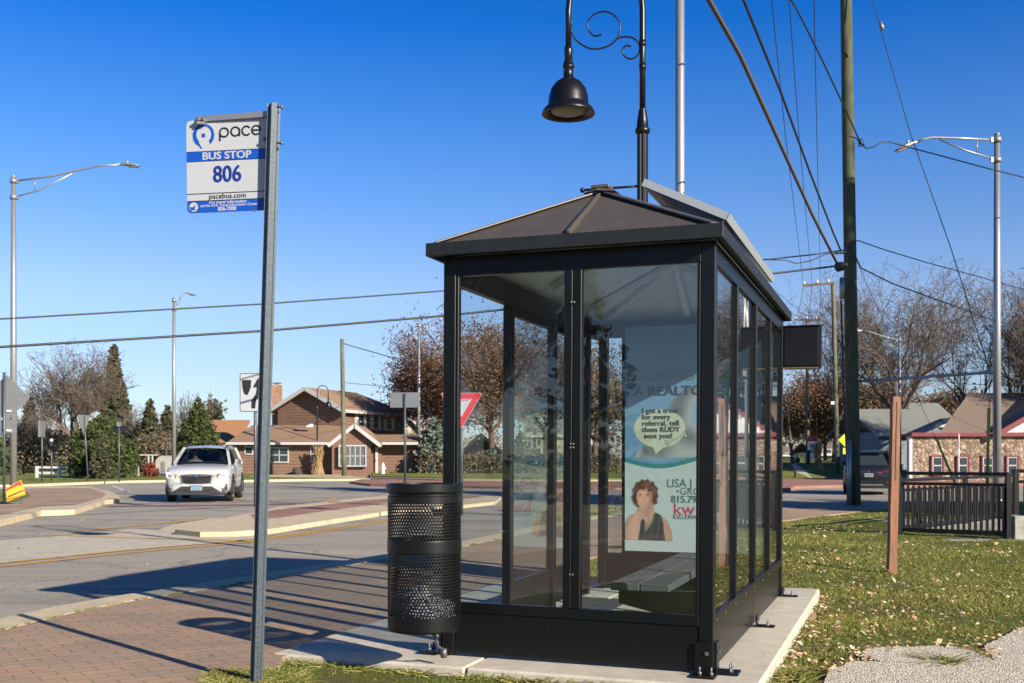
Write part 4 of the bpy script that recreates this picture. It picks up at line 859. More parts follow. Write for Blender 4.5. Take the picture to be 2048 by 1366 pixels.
b=MB(); b.box(tuple(W(1665,806,61.8)-Vector(at(1675,62,.1))),(.2,.1,.18),'white_paint'); b.build('meter_box',p2)
p3=pole('distant utility pole with a short level crossarm above the far lamp',at(1616,75,.5),tuple(W(1614,636,75)),.15,.12,'pole_wood_far',(W(1590,640,74.8),W(1643,640,74.8)))
p4=pole('lone utility pole in front of the brown house porch',at(688.5,66,-.05),tuple(W(684,678,66)),.16,.12,'pole_wood_far')
p5=pole('bare grey pole leaning left beside the far path at right',at(1586,75,.5),tuple(W(1574,811,75)),.11,.09,'bark')
# ---- sidewalk guy: horizontal strut and its tail
def wire(label,pts,r=.012,m='wire',sag=0,name='wire',cat='wire',group=None,n=14,wob=0):
    out=[]; rg=random.Random(len(label))
    if len(pts)==2:
        a,c=map(Vector,pts)
        for k in range(n+1):
            q=a.lerp(c,k/n); q.z-=sag*4*(k/n)*(1-k/n); out.append(q+Vector((rg.uniform(-wob,wob),0,rg.uniform(-wob,wob))))
    else: out=[Vector(p) for p in pts]
    b=MB(); b.tube(out,r,m,5); return tag(b.build(name),label,cat,group)
st=thing('guy_strut','blue-grey horizontal guy strut sticking out right from the big utility pole','guy strut',tuple(W(1712,763,25.6)))
o0=W(1712,763,25.6); b=MB(); b.tube([Vector((0,0,0)),W(1980,745,22.5)-o0],.032,'alu_dark',8); b.lathe([(.001,-.04),(.05,0),(.001,.04)],W(1980,745,22.5)-o0,'alu_dark',8); b.build('tube',st)
b=MB(); b.tube([W(1980,745,22.5)-o0,W(1977,862,22.5)-o0,W(1974,985,22.5)-o0],.008,'wire',5); b.build('tail_wire',st)
b=MB(); b.tube([W(1978,816,22.48)-o0,W(1974,985,22.48)-o0],.035,'guard_yellow',8); b.build('wire_guard',st)
wire('thin guy wire slanting down from above the big pole to the strut end',[W(1700,-190,25.8),W(1745,0,25.2),W(1820,265,24.2),W(1903,500,23.3),W(1980,745,22.5)],.011,group='overhead wires')
b=MB(); b.tube([W(1761,45,25),W(1766,60,25)],.045,'alu_dark',8); tag(b.build('guy_insulator'),'small grey strain insulator on the guy wire high at right','insulator')
wire('faint second guy wire running down right from the big pole behind the railing',[W(1712,520,25.6),W(1873,879,25.6),W(1918,985,25.6)],.006,group='overhead wires')
b=MB(); b.tube([W(1873,879,25.55),W(1918,985,25.55)],.03,'guard_yellow',8); tag(b.build('wire_guard'),'slanting yellow guard tube on the guy wire in front of the stone building','wire guard')
# ---- overhead wires
def ext(a,c,k): a=Vector(a);c=Vector(c); return c+(a-c)*k
wire('thickest tan overhead cable running steeply to the clamp on the big pole',[ext(W(1418,0,13),W(1672,522,25.3),2.2),W(1418,0,13),W(1480,110,14.5),W(1566,300,18.5),W(1625,430,22.3),W(1674,526,25.3)],.034,'wire_tan',group='overhead wires')
wire('dark overhead cable just right of the thick tan one ending at the big pole',[ext(W(1487,0,15),W(1682,500,25.4),1.8),W(1487,0,15),W(1560,180,17.8),W(1620,345,21.5),W(1665,462,24.6),W(1682,502,25.4)],.022,group='overhead wires')
for lb,u0,u1,v1 in (('leftmost thin conductor running to the far crossarm',1543,1607,569),('middle thin conductor running to the far crossarm',1578,1624,568),('rightmost thin conductor running to the far crossarm',1628,1641,566)):
    wire(lb,[ext(W(u0,0,24),W(u1,v1,61.8),1.25),W(u0,0,24),W(u0+(u1-u0)*.45,280,33),W(u1,v1,61.8)],.012,group='overhead wires')
    k=(u1-1607)/34
    wire(lb.replace('running to the far crossarm','between the two far crossarms'),[W(u1,v1,61.8),W(1592+k*48,639,74.8)],.016,sag=.3,group='overhead wires')
wire('twisted service cable sloping down to the knot right of the big pole',[ext(W(1582,0,19),W(1722,288,24.5),2)]+[W(1582+140*k/12,0+288*(k/12)**1.08,19+5.5*k/12) for k in range(13)],.018,group='overhead wires')
rg=random.Random(5); pts=[W(1722,288,24.5)]
for i in range(16): pts.append(W(1718+rg.uniform(-8,14),283+rg.uniform(-14,16),24.5+rg.uniform(-.05,.05)))
b=MB(); b.tube([p+(Vector(pts[0])-p)*.35 for p in pts],.009,'wire',5); b.tube([W(1700,273,25.5),W(1712,276,25),W(1722,288,24.5)],.014,'wire',5); tag(b.build('cable_knot'),'tangled cable knot beside the big pole under the guy wire','cable knot')
wire('twisted service cable leaving the knot and crossing behind the right street light',[W(1722,288,24.5),W(1733,297,24.5),W(1748,294,24.5),W(1760,285,24.5),W(1780,284,24.6),W(1815,294,24.8),W(1880,311,25.2),W(1960,333,26),W(2048,355,27),W(2400,420,32)],.016,group='overhead wires')
wire('thin cable dropping gently right from the big pole just under the clamp level',[W(1697,500,25.5),W(1704,484,25.5),W(1716,481,25.5),W(1771,500,26),W(1850,524,27),W(1960,554,29),W(2048,579,31),W(2400,660,40)],.014,group='overhead wires')
wire('darker lower cable dropping right from the big pole in front of the bare trees',[W(1708,506,25.5),W(1722,536,25.6),W(1784,567,26),W(1889,605,27),W(1993,643,29),W(2060,662,31),W(2400,740,40)],.017,group='overhead wires')
wire('faint slack cable from the bare trees sloping down to the strut end',[W(1890,674,60),W(1925,702,55),W(1960,726,50),W(1980,727,45)],.012,group='overhead wires')
wire('upper of the two level cables crossing the left sky toward the big pole',[W(-500,655,16),W(0,638,19),W(525,608,21.5),W(885,582,23),W(1000,573,23.4),W(1300,545,24.6),W(1510,521,25.1),W(1560,516,25.3),W(1620,510,25.4),W(1690,500,25.6)],.016,group='overhead wires')
wire('lower thicker level cable crossing the left sky toward the big pole',[W(-500,712,16),W(0,694,19),W(525,662,21.5),W(885,632,23),W(1000,620,23.4),W(1300,579,24.6),W(1530,549,25.1),W(1665,533,25.4),W(1676,531,25.4)],.024,group='overhead wires')
wire('drooping jumper cable just left of the big pole above the lower cable',[W(1510,519,25),W(1570,520,25.1),W(1592,527,25.2),W(1620,522,25.2),W(1650,509,25.3),W(1690,503,25.5)],.014,group='overhead wires')
wire('cable sloping right from the lone pole by the brown house',[W(684,686,66),W(700,691,66),W(780,714,69),W(838,728,74)],.03,group='overhead wires')
wire('faint cable from the lone pole toward the distant street light over the house',[W(686,765,66),W(760,772,69),W(838,786,74)],.018,group='overhead wires')
wire('slack cable hanging across the treetops above the stone building',[W(1840,758,60),W(1930,768,56),W(2048,773,52),W(2300,770,48)],.014,group='overhead wires')
# ============================================================ TRAFFIC SIGNS
def xz(t): return Matrix.Translation(t)@Matrix.Rotation(R(90),4,'X')
def plate(b,poly,th,m,mb='sign_back',rz=0,off=(0,0,0)):
    T=Matrix.Translation(off)@Matrix.Rotation(rz,4,'Z')@Matrix.Rotation(R(90),4,'X')
    b.prism(poly,-th,0,mb,mtx=T); return T
# keep right
D=24.5; t=thing('traffic_sign','white keep-right sign with black arrow on the median island','traffic sign',at(510,D,0)); b=MB()
b.tube([(0,.03,0),(-.0,.03,PZ(750,D))],.035,'galvanised',8); b.build('post',t)
k=D/F; w=40*k; h=77*k; zc=PZ(785,D); b=MB(); cxo=(500-510)*k
T=plate(b,rrect(-w/2,-h/2,w/2,h/2,.04),.004,'',off=(cxo,-.02,zc)); 
def fl(b,T,pts,kk,m): b.face([T@Vector((x,y,.001*kk)) for x,y in pts],m)
fl(b,T,rrect(-w/2,-h/2,w/2,h/2,.04),1,'sign_black'); fl(b,T,rrect(-w/2+.015,-h/2+.015,w/2-.015,h/2-.015,.03),2,'sign_white')
q=lambda u,v:((u-500)*k,(785-v)*k)
fl(b,T,[q(484,760),q(503,760),q(502,775),q(497,788),q(493,791),q(488,787),q(485,775)],3,'sign_black')
fl(b,T,[q(503,817),q(503,803),q(507,795),q(512,788),q(514,775),q(506,775),q(517,755),q(520,762),q(520,790),q(514,798),q(512,806),q(511,817)],3,'sign_black')
b.box(tuple(T@Vector(q(507,755)+(.004,))),(.012,.006,.012),'bolt_steel'); b.build('blade',t)
# yield sign by the shelter
D=21; k=D/F; t=thing('yield_sign','red and white yield sign seen beside the left shelter post','traffic sign',at(923,D,0)); b=MB(); b.tube([(0,.03,0),(0,.03,PZ(790,D))],.03,'galvanised',8); b.build('post',t)
b=MB(); T=Matrix.Translation((0,-.02,PZ(810,D)))@Matrix.Rotation(R(90),4,'X')
def rtri(s,r):   # inverted triangle with rounded corners
    V_=[Vector((-s/2,s*.2887)),Vector((s/2,s*.2887)),Vector((0,-s*.5774))]; out=[]
    for i in range(3):
        p=V_[i]; a=(V_[(i-1)%3]-p).normalized(); c=(V_[(i+1)%3]-p).normalized()
        for kq in range(6):
            f=kq/5; out.append(tuple(p+a*r*(1-f)**2+c*r*f**2))
    return out
S_=84*k; b.prism(rtri(S_,.06),-.004,0,'sign_back',mtx=T); fl(b,T,rtri(S_,.06),1,'sign_white'); fl(b,T,rtri(S_*.97,.05),2,'sign_red'); fl(b,T,rtri(S_*.50,.02),3,'sign_white')
b.text('YIELD',.13,'sign_red',T@Matrix.Translation((0,.125*S_/.83,.0045)),bold=.002); b.build('blade',t)
# back of a diamond sign, left
D=27; k=D/F; t=thing('warning_sign','grey back of a diamond sign with small plaque at the left edge','traffic sign',at(9,D,0)); b=MB(); b.tube([(0,-.02,0),(.0,-.02,PZ(745,D))],.035,'galvanised',8); b.build('post',t)
b=MB(); T=Matrix.Translation((3*k,.03,PZ(796,D)))@Matrix.Rotation(R(90),4,'X'); s=.60; dm=[]
for i,(x,y) in enumerate(((1,0),(0,1),(-1,0),(0,-1))):
    p=Vector((x,y))*s; pa=Vector(((0,-1),(1,0),(0,1),(-1,0))[i])*s; pc_=Vector(((0,1),(-1,0),(0,-1),(1,0))[i])*s
    dm+=[tuple(p.lerp(pa,.07)),tuple(p*.975),tuple(p.lerp(pc_,.07))]
b.prism(dm,-.004,0,'sign_back',mtx=T); b.build('blade',t)
b=MB(); b.b3(-.30,.30,.02,.025,PZ(866,D),PZ(840,D),'sign_back'); b.build('plaque',t)
b=MB(); 
for z in (PZ(822,D),PZ(861,D)): b.box((.11,.0,z),(.12,.02,.05),'white_paint')
b.build('clamp',t)
def edge_sign(label,u,v0,v1,D,lean=0,kind='rect',vb=None):
    t=thing('traffic_sign',label,'traffic sign',at(u,D,0)); k=D/F; b=MB(); z1=PZ(v0,D); b.tube([(0,0,0),(lean*k,0,z1)],.04,'galvanised',8); b.build('post',t); b=MB()
    if kind=='rect': b.box((lean*k-.02,0,(z1+PZ(v1,D))/2),(.10,.62,z1-PZ(v1,D)),'sign_back',rz=R(4))
    elif kind=='tri':
        T=Matrix.Translation((lean*k*.9-.03,0,PZ((v0*.7+v1*.3),D)))@Matrix.Rotation(R(80),4,'Z')@Matrix.Rotation(R(90),4,'X'); b.prism(rtri(1.1,.08),-.01,.01,'sign_back',mtx=T)
    elif kind=='names':
        b.b3(-.30,.45,-.01,.01,PZ(862,D),PZ(852,D),'sign_black'); b.box((0,0,PZ(849,D)),(.12,.3,.20),'sign_back')
    elif kind=='small': b.b3(-.06,.06,-.03,.03,z1-.02,z1+.1,'white_paint')
    b.build('blade',t)
edge_sign('edge-on sign plate on a grey post above the white fence',84,842,874,50); edge_sign('short grey marker post right of the edge-on plate by the white fence',103,882,890,52,kind='small')
edge_sign('leaning post with an edge-on yield sign in front of the green bush',176,828,880,50,-8,'tri'); edge_sign('grey post with dark street name blades in front of the green bush',238,850,862,50,0,'names')
# rectangular sign back
D=46; k=D/F; t=thing('traffic_sign','broad grey back of a rectangular sign on a post above the trash can','traffic sign',at(810,D,0)); b=MB(); b.tube([(0,-.02,0),(0,-.02,PZ(787,D))],.05,'galvanised',8); b.build('post',t); b=MB(); b.box((-.01,.02,PZ(800,D)),(60*k,.012,30*k),'sign_back',rz=R(-8)); b.build('blade',t)
# yellow diamond and plaque at right
D=56; k=D/F; t=thing('warning_sign','bright yellow diamond warning sign half hidden behind the big utility pole','traffic sign',at(1696,D,0)); b=MB(); b.tube([(0,.05,0),(0,.05,PZ(862,D))],.04,'galvanised',8); b.build('post',t); b=MB(); T=Matrix.Translation((0,0,PZ(880,D)))@Matrix.Rotation(R(90),4,'X'); s=19*k; b.prism([(s,0),(0,s),(-s,0),(0,-s)],-.01,0,'sign_yellow',mtx=T); b.build('blade',t); b=MB(); b.b3(-.26,.26,-.01,0,PZ(908,D),PZ(896,D),'sign_yellow'); b.b3(-.1,.0,-.014,-.011,PZ(905,D),PZ(899,D),'sign_black'); b.build('plaque',t)
# yield sign right far
D=44; k=D/F; t=thing('yield_sign','small pale-faced red yield sign seen edge-on before the stone building','traffic sign',at(1918,D,0)); b=MB(); b.tube([(0,.03,0),(0,.03,PZ(870,D))],.03,'white_paint',8); b.build('post',t); b=MB(); T=Matrix.Translation((0,-.0,PZ(874,D)))@Matrix.Rotation(R(62),4,'Z')@Matrix.Rotation(R(90),4,'X'); b.prism(rtri(.86,.06),-.004,0,'sign_back',mtx=T); fl(b,T,rtri(.86,.06),1,'sign_red'); fl(b,T,rtri(.44,.03),2,'sign_white'); b.build('blade',t)
# yard sign
D=26; k=D/F; t=thing('yard_sign','orange and red yard sign tilted on the grass at the left edge','yard sign',at(30,D,0)); b=MB(); y=-.02
qq=lambda u,v,e=0:((u-30)*k,y-e+((u-30)*k)*.3,PZ(v,D)); 
ls=[(14,977),(41,960),(49,989),(17,1003)]
b.add([qq(*p) for p in ls]+[qq(u,v,-.012) for u,v in ls],[(3,2,1,0),(4,5,6,7),(0,1,5,4),(1,2,6,5),(2,3,7,6),(3,0,4,7)],'yard_orange')
b.face([qq(15,983,.003),qq(14.5,978,.003),qq(40.5,961.5,.003),qq(43,971,.003),qq(30,974,.003)][::-1],'yard_red'); b.face([qq(18,992,.003),qq(19,994.5,.003),qq(46,982,.003),qq(45.5,979.5,.003)][::-1],'sign_black')
for s in range(5): b.face([qq(18+s*4.5,983-s*2.4,.006),qq(21+s*4.5,981.4-s*2.4,.006),qq(20.5+s*4.5,979-s*2.4,.006),qq(17.5+s*4.5,980.6-s*2.4,.006)],'yard_orange')
b.build('board',t); b=MB(); 
for u in (22,41): b.tube([qq(u,1000 if u<30 else 992,-.02),(qq(u,0)[0],0,0)],.008,'galvanised',5)
b.build('leg',t)
# ============================================================ NEAR LAWN OBJECTS
D=10.9
b=MB(); rgw=random.Random(11); bx_,tx_=Vector(at(1783,D,-.14)),W(1791,793,D)
rings=[]; 
for k in range(13):
    c=bx_.lerp(tx_,k/12); w=.043+rgw.uniform(-.003,.003)
    if k==12: zs=[0,-.004,.0,.006]
    else: zs=[0]*4
    rings+=[c+Vector((sx_*w+rgw.uniform(-.002,.002),sy_*w,zs[i])) for i,(sx_,sy_) in enumerate(((-1,-1),(1,-1),(1,1),(-1,1)))]
b.add(rings,[(k*4+i,k*4+(i+1)%4,(k+1)*4+(i+1)%4,(k+1)*4+i) for k in range(12) for i in range(4)]+[(48,49,50,51)],'wood_red')
# crack in the front face
b.add([bx_.lerp(tx_,.55)+Vector((-.004,-.0455,0)),bx_.lerp(tx_,.55)+Vector((.002,-.0455,0)),bx_.lerp(tx_,.97)+Vector((.004,-.0455,0)),bx_.lerp(tx_,.97)+Vector((-.002,-.0455,0))],[(0,1,2,3)],'sign_black')
o=b.build('wooden_post',bevel=.004); tag(o,'upright reddish-brown square wooden post standing in the leafy lawn','post')
# railings
def railing(label,p,q,h,nbal,posts,group='black ramp railings',z1=0.,name='railing'):
    t=thing(name,label,'railing',tuple(p),0,group); p=Vector(p);q=Vector(q); d=q-p
    def seg(a,c,w,hh,z,nm,dz=0): b=MB(); b.bar(Vector((0,0,z))+d*a,d*c+Vector((0,0,z)),w,hh,'black_iron'); b.build(nm,t,.003)
    seg(-.01,1.005,.055,.05,h,'top_rail'); seg(0,1,.05,.045,h-.155,'second_rail'); seg(0,1,.04,.06,.10,'bottom_rail')
    for k in posts:
        b=MB(); o_=d*k; b.box(tuple(o_+Vector((0,0,h/2))),(.07,.07,h+.02),'black_iron'); b.box(tuple(o_+Vector((0,0,.012))),(.15,.15,.02),'black_iron'); b.build('post',t,.003)
    for i in range(nbal):
        k=(i+.5)/nbal; b=MB(); b.box(tuple(d*k+Vector((0,0,(h-.155+.10)/2))),(.032,.032,h-.31),'black_iron'); b.build('baluster',t)
    return t
gz=-.03
railing('near run of black railing ending at the concrete block on the right',(PX(1800,15.9),15.9,gz),(PX(2016,15.0),15.0,gz-.0),.945,19,(0,1.0))
railing('far run of black railing angling away behind the near run',(PX(1803,16.3),16.3,gz),(PX(2032,20.5),20.5,gz),.83,32,(0,.5,1))
railing('short black railing continuing past the right picture edge',(PX(2026,15.6),15.6,gz+.05),(PX(2300,15.2),15.2,gz+.05),.93,17,(0.02,.95))
b=MB(); b.b3(PX(1890,16.4),PX(2500,15),16.4,19.8,-.1,.0,'deck_concrete'); struct(b.build('ramp_slab')); 
b=MB(); 
for i in range(7): b.b3(6.1+i*.42,6.1+i*.42+.412,14.72,15.0,-.12,-.005+.0*i,'stone_block')
b.build('kerb_edging'); struct(bpy.data.objects['kerb_edging'])
b=MB(); b.b3(PX(2019,15.1),PX(2050,15.1),14.95,15.35,-.1,.32,'stone_block'); tag(b.build('stone_block',bevel=.012),'weathered concrete block between the two railing posts at right','concrete block')
# ============================================================ CARS
def person(name,label,loc,rz,shirt,parent=None,hair='hair_dark'):
    """seated figure: torso, arms reaching forward, neck and head as one skinned body"""
    J=[(0,0,0),(0,.02,.22),(0,.03,.42),(0,.01,.52),(0,-.01,.60),(0,-.02,.70),(0,-.01,.78),
       (.17,.02,.42),(.20,-.05,.20),(.12,-.34,.26),(.10,-.42,.30),(-.17,.02,.42),(-.20,-.05,.20),(-.12,-.34,.26),(-.10,-.42,.30),
       (.10,-.22,-.02),(.10,-.44,.0),(-.10,-.22,-.02),(-.10,-.44,.0)]
    Ed=[(0,1),(1,2),(2,3),(3,4),(4,5),(5,6),(2,7),(7,8),(8,9),(9,10),(2,11),(11,12),(12,13),(13,14),(0,15),(15,16),(0,17),(17,18)]
    rad=[.14,.13,.12,.055,.075,.095,.06,.065,.05,.038,.035,.065,.05,.038,.035,.08,.06,.08,.06]
    me=bpy.data.meshes.new('person'); me.from_pydata(J,Ed,[]); o=bpy.data.objects.new(name,me); COL.objects.link(o)
    sk=o.modifiers.new('s','SKIN')
    for i,v in enumerate(me.skin_vertices[0].data): v.radius=(rad[i],rad[i]*(.8 if i<3 else 1)); v.use_root=(i==0)
    su=o.modifiers.new('u','SUBSURF'); su.levels=su.render_levels=1
    dg=bpy.context.evaluated_depsgraph_get(); m2=bpy.data.meshes.new_from_object(o.evaluated_get(dg)); o.modifiers.clear(); o.data=m2
    m2.materials.clear()
    for k in (shirt,'skin',hair): m2.materials.append(M[k])
    for p in m2.polygons:
        p.use_smooth=True; c=p.center; p.material_index=0
        if c.z>.50: p.material_index=1
        if abs(c.x)<.17 and c.y<-.33 and c.z>.2: p.material_index=1
    o.location=loc; o.rotation_euler=(0,0,rz); tag(o,label,'person')
    b=MB(); vs=[]
    for j in range(7):
        for k in range(12):
            a=math.pi*(-.18)+math.pi*1.36*k/11; t=math.pi/2*j/6; vs.append((.105*math.cos(a)*math.cos(t*.95),.01+.11*math.sin(a)*math.cos(t*.95),.70+.13*math.sin(t)-(.10*(1-j/6))))
    b.add(vs,[(j*12+k,j*12+k+1,(j+1)*12+k+1,(j+1)*12+k) for j in range(6) for k in range(11)],hair,True); b.build('hair',o)
    b=MB(); b.box((-.033,-.115,.70),(.022,.012,.009),'hair_dark'); b.box((.033,-.115,.70),(.022,.012,.009),'hair_dark'); b.box((0,-.125,.675),(.022,.03,.03),'skin'); b.box((0,-.113,.645),(.045,.01,.009),'lips'); b.build('face',o)
    return o
def yfx(x): return float(np.interp(abs(x),[0,.55,.72,.82,.90],[0,.015,.05,.13,.30]))
def make_car(name,label,loc,rz,paint,front=True,sc=1):
    t=thing(name,label,'car',loc,rz); L=4.6
    st_=[(0,.60,.30,.66,.70),(.04,.74,.26,.80,.84),(.13,.83,.23,.88,.92),(.30,.885,.22,.94,.985),(.60,.905,.22,.99,1.03),(1.0,.91,.22,1.02,1.065),(1.32,.91,.22,1.045,1.09),(2.4,.915,.22,1.07,1.08),(3.6,.91,.22,1.09,1.10),(4.25,.90,.24,1.10,1.11),(4.48,.86,.27,1.06,1.08),(4.58,.80,.32,.95,.98),(4.6,.66,.36,.90,.92)]
    b=MB(); vs=[]; 
    for y,w,zb_,zs,zt_ in st_:
        h=[(w*.80,zb_),(w*.95,zb_+.10),(w*.985,.45),(w,.62),(w*.99,.78 if zs>.8 else zs-.08),(w*.955,zs-.03),(w*.88,zs+.01),(w*.45,zt_),(0,zt_+.01)]
        ring=[(0,zb_)]+h+[(-x,z) for x,z in h[-2::-1]]
        vs+=[(x,y,z) for x,z in ring]
    n=len(ring); m=len(st_)
    b.add(vs,[(i*n+k,i*n+(k+1)%n,(i+1)*n+(k+1)%n,(i+1)*n+k)[::-1] for i in range(m-1) for k in range(n)]+[tuple(range(n)),tuple(range((m-1)*n,m*n))[::-1]],paint,True)
    b.build('body',t)
    # cabin
    B0,B1,T0,T1=1.22,4.42,2.02,4.02; hb,ht=.835,.62; zb_,zt_=1.085,1.54; zr=1.56
    c={}
    for s in (-1,1): c[s]=dict(a=Vector((s*hb*.93,B0,zb_)),b_=Vector((s*ht,T0,zt_)),c=Vector((s*ht,T1,zr)),d=Vector((s*hb*.95,B1,zb_)))
    b=MB(); vs=[]
    for y,w,z in ((T0-.05,ht-.02,zt_-.01),(T0+.12,ht+.02,zt_+.03),(3.0,ht+.03,zt_+.07),(3.9,ht+.02,zr+.04),(T1+.16,ht-.0,zr-.0)):
        vs+=[(-w,y,z-.03),(-w*.9,y,z+.015),(0,y,z+.035),(w*.9,y,z+.015),(w,y,z-.03)]
    b.add(vs,[(i*5+k,i*5+k+1,(i+1)*5+k+1,(i+1)*5+k) for i in range(4) for k in range(4)],paint,True)
    b.build('roof',t)
    b=MB()
    for s in (-1,1):
        q_=c[s]; 
        b.bar(q_['a'],q_['b_'],.075,.06,paint); b.bar(q_['c']+Vector((0,.08,0)),q_['d'],.11,.10,paint); b.bar(q_['b_'],q_['c'],.06,.07,paint)
        for yb_,yt_ in ((2.35,2.55),(3.45,3.42)): b.bar((s*hb,yb_,zb_),(s*(ht+.01),yt_,zt_+.02),.05,.07,'plastic_dark')
    b.build('pillar',t)
    b=MB(); e=.012
    b.face([c[-1]['a'],c[1]['a'],c[1]['b_'],c[-1]['b_']],'car_glass'); b.build('windscreen',t)
    b=MB(); b.face([c[1]['d'],c[-1]['d'],c[-1]['c']+Vector((0,.08,-.03)),c[1]['c']+Vector((0,.08,-.03))],'car_glass' if front else 'house_glass'); b.build('rear_window',t)
    for s in (-1,1):
        b=MB(); f=[c[s]['a'],c[s]['d'],c[s]['c'],c[s]['b_']]; b.face(f if s>0 else f[::-1],'car_glass' if front else 'house_glass'); b.build('side_window',t)
    b=MB()
    for s in (-1,1): b.tube([(s*(ht-.03),T0+.10,zt_+.03),(s*(ht-.02),T0+.2,zt_+.10),(s*(ht-.01),3.8,zr+.10),(s*(ht-.02),3.98,zr+.04)],.02,'plastic_dark',6)
    b.build('roof_rail',t)
    # interior
    b=MB(); b.b3(-.75,.75,1.5,4.3,.9,1.10,'grille'); b.b3(-.72,.72,1.32,1.6,1.05,1.15,'grille')
    for x in (-.37,.37):
        b.b3(x-.22,x+.22,2.65,2.8,1.0,1.42,'plastic_dark'); b.b3(x-.11,x+.11,2.68,2.78,1.42,1.54,'plastic_dark')
    b.b3(-.6,.6,3.6,3.75,1.0,1.36,'plastic_dark'); b.build('interior',t)
    # wheels
    for x,s in ((-.80,-1),(.80,1)):
        for y in (.93,3.62):
            T=Matrix.Translation((x,y,.345))@Matrix.Rotation(R(90)*s,4,'Y'); b=MB()
            b.lathe([(.20,-.11),(.30,-.115),(.335,-.09),(.345,-.03),(.345,.05),(.335,.10),(.30,.118),(.225,.112),(.22,.09)],(0,0,0),'tyre',28,mtx=T); w=b.build('wheel',t)
            b=MB(); b.lathe([(.222,.10),(.215,.11),(.19,.085),(.06,.075),(.0,.08)],(0,0,0),'rim_dark',20,mtx=T)
            for k in range(5):
                a=2*math.pi*k/5; b.bar(T@Vector((.03*math.cos(a),.03*math.sin(a),.098)),T@Vector((.205*math.cos(a),.205*math.sin(a),.105)),.05,.02,'rim')
            b.lathe([(.225,.10),(.205,.112),(.20,.10)],(0,0,0),'rim',20,mtx=T); b.build('rim',w)
            b=MB()
            r0_,r1_=.37,.445; vs=[]
            for k in range(17):
                a=math.pi*(-.12)+math.pi*1.24*k/16
                for r in (r0_,r1_): vs.append((s*.922,y+r*math.cos(a),max(.24,.36+r*math.sin(a))))
                vs.append((s*.86,y+r1_*math.cos(a),max(.24,.36+r1_*math.sin(a))))
            b.add(vs,[(k*3,k*3+1,k*3+4,k*3+3) for k in range(16)]+[(k*3+1,k*3+2,k*3+5,k*3+4) for k in range(16)],'plastic_dark')
            vs=[(s*.918,y,.36)]+[(s*.918,y+.372*math.cos(2*math.pi*k/24),max(.2,.36+.372*math.sin(2*math.pi*k/24))) for k in range(24)]
            b.add(vs,[(0,1+k,1+(k+1)%24) for k in range(24)],'grille'); b.build('wheel_arch',t)
    b=MB()
    for s in (-1,1): b.b3(s*.86,s*.925,1.35,3.25,.22,.38,'plastic_dark')
    b.build('sill',t)
    for s in (-1,1):
        b=MB(); b.bar((s*.84,1.62,1.10),(s*.93,1.58,1.13),.05,.04,'plastic_dark'); b.add([(s*x,y,z) for x,y,z in ((.90,1.50,1.07),(1.06,1.54,1.08),(1.08,1.54,1.17),(1.04,1.52,1.22),(.92,1.48,1.21),(.90,1.62,1.08),(1.05,1.64,1.09),(1.07,1.64,1.17),(1.03,1.63,1.21),(.92,1.62,1.20))],[(0,1,2,3,4),(5,6,7,8,9)]+[(i,(i+1)%5,5+(i+1)%5,5+i) for i in range(5)],paint); b.build('mirror',t,.01)
        for k,y in enumerate((2.0,3.0)):
            b=MB(); b.box((s*.925,y+.42,.93),(.02,.18,.03),paint); b.build('door_handle',t)
    def fp(b,pts,k,m,yy=yfx,sg=-1):
        P=[(x,yy(x)+sg*.006*k,z) for x,z in pts]; b.face(P,m)
    if front:
        def mir(p): return [(-x,z) for x,z in p]
        # extra curvature is followed by cutting wide pieces in strips
        def strip(b,x0,x1,zf0,zf1,k,m,n=12):
            xs_=np.linspace(x0,x1,n+1); 
            for i in range(n):
                a,c_=xs_[i],xs_[i+1]; fp(b,[(a,zf0(a)),(c_,zf0(c_)),(c_,zf1(c_)),(a,zf1(a))],k,m)
        b=MB(); strip(b,-.40,.40,lambda x:.53+.04*(abs(x)/.4)**6,lambda x:.80-.02*(abs(x)/.4)**4,3,'grille',10)
        for z in (.585,.625,.665): strip(b,-.36,.36,lambda x:z-.006,lambda x:z+.006,4,'plastic_dark',4)
        g=b.build('grille',t)
        b=MB(); strip(b,-.41,-.09,lambda x:.745+.03*abs(x),lambda x:.775+.03*abs(x),6,'chrome',4); strip(b,.09,.41,lambda x:.745+.03*abs(x),lambda x:.775+.03*abs(x),6,'chrome',4)
        for s in (-1,1): fp(b,[(s*.36,.55),(s*.40,.53),(s*.44,.77),(s*.41,.80)],6,'chrome')
        b.build('trim',g); b=MB(); b.face([(.065*math.cos(2*math.pi*i/20),-.05,.755+.035*math.sin(2*math.pi*i/20)) for i in range(20)],'chrome'); b.face([(.055*math.cos(2*math.pi*i/20),-.053,.755+.028*math.sin(2*math.pi*i/20)) for i in range(20)],'sign_blue')
        for x,z,r in ((-.03,.765,.014),(.01,.76,.009),(.03,.748,.008),(.005,.742,.008),(.035,.766,.008)): b.face([(x+r*math.cos(a*1.57),-.056,z+r*math.sin(a*1.57)) for a in range(4)],'chrome')
        b.build('emblem',g)
        for s in (-1,1):
            b=MB(); P=[(.46,.70),(.60,.685),(.80,.70),(.84,.76),(.83,.86),(.78,.865),(.66,.83),(.52,.76)]
            xs_=[(x*s,z) for x,z in P]; fp(b,xs_,3,'grille'); h=b.build('headlight',t)
            b=MB(); fp(b,[(s*x,z) for x,z in ((.60,.695),(.78,.70),(.80,.72),(.80,.83),(.66,.80),(.64,.815),(.79,.858),(.832,.85),(.842,.76),(.80,.69),(.60,.683))],5,'headlamp_on')
            fp(b,[(s*x,z) for x,z in ((.66,.74),(.76,.745),(.765,.775),(.67,.765))],5,'chrome'); fp(b,[(s*x,z) for x,z in ((.49,.705),(.55,.70),(.56,.74),(.51,.74))],5,'headlamp_amber'); b.build('lamp',h)
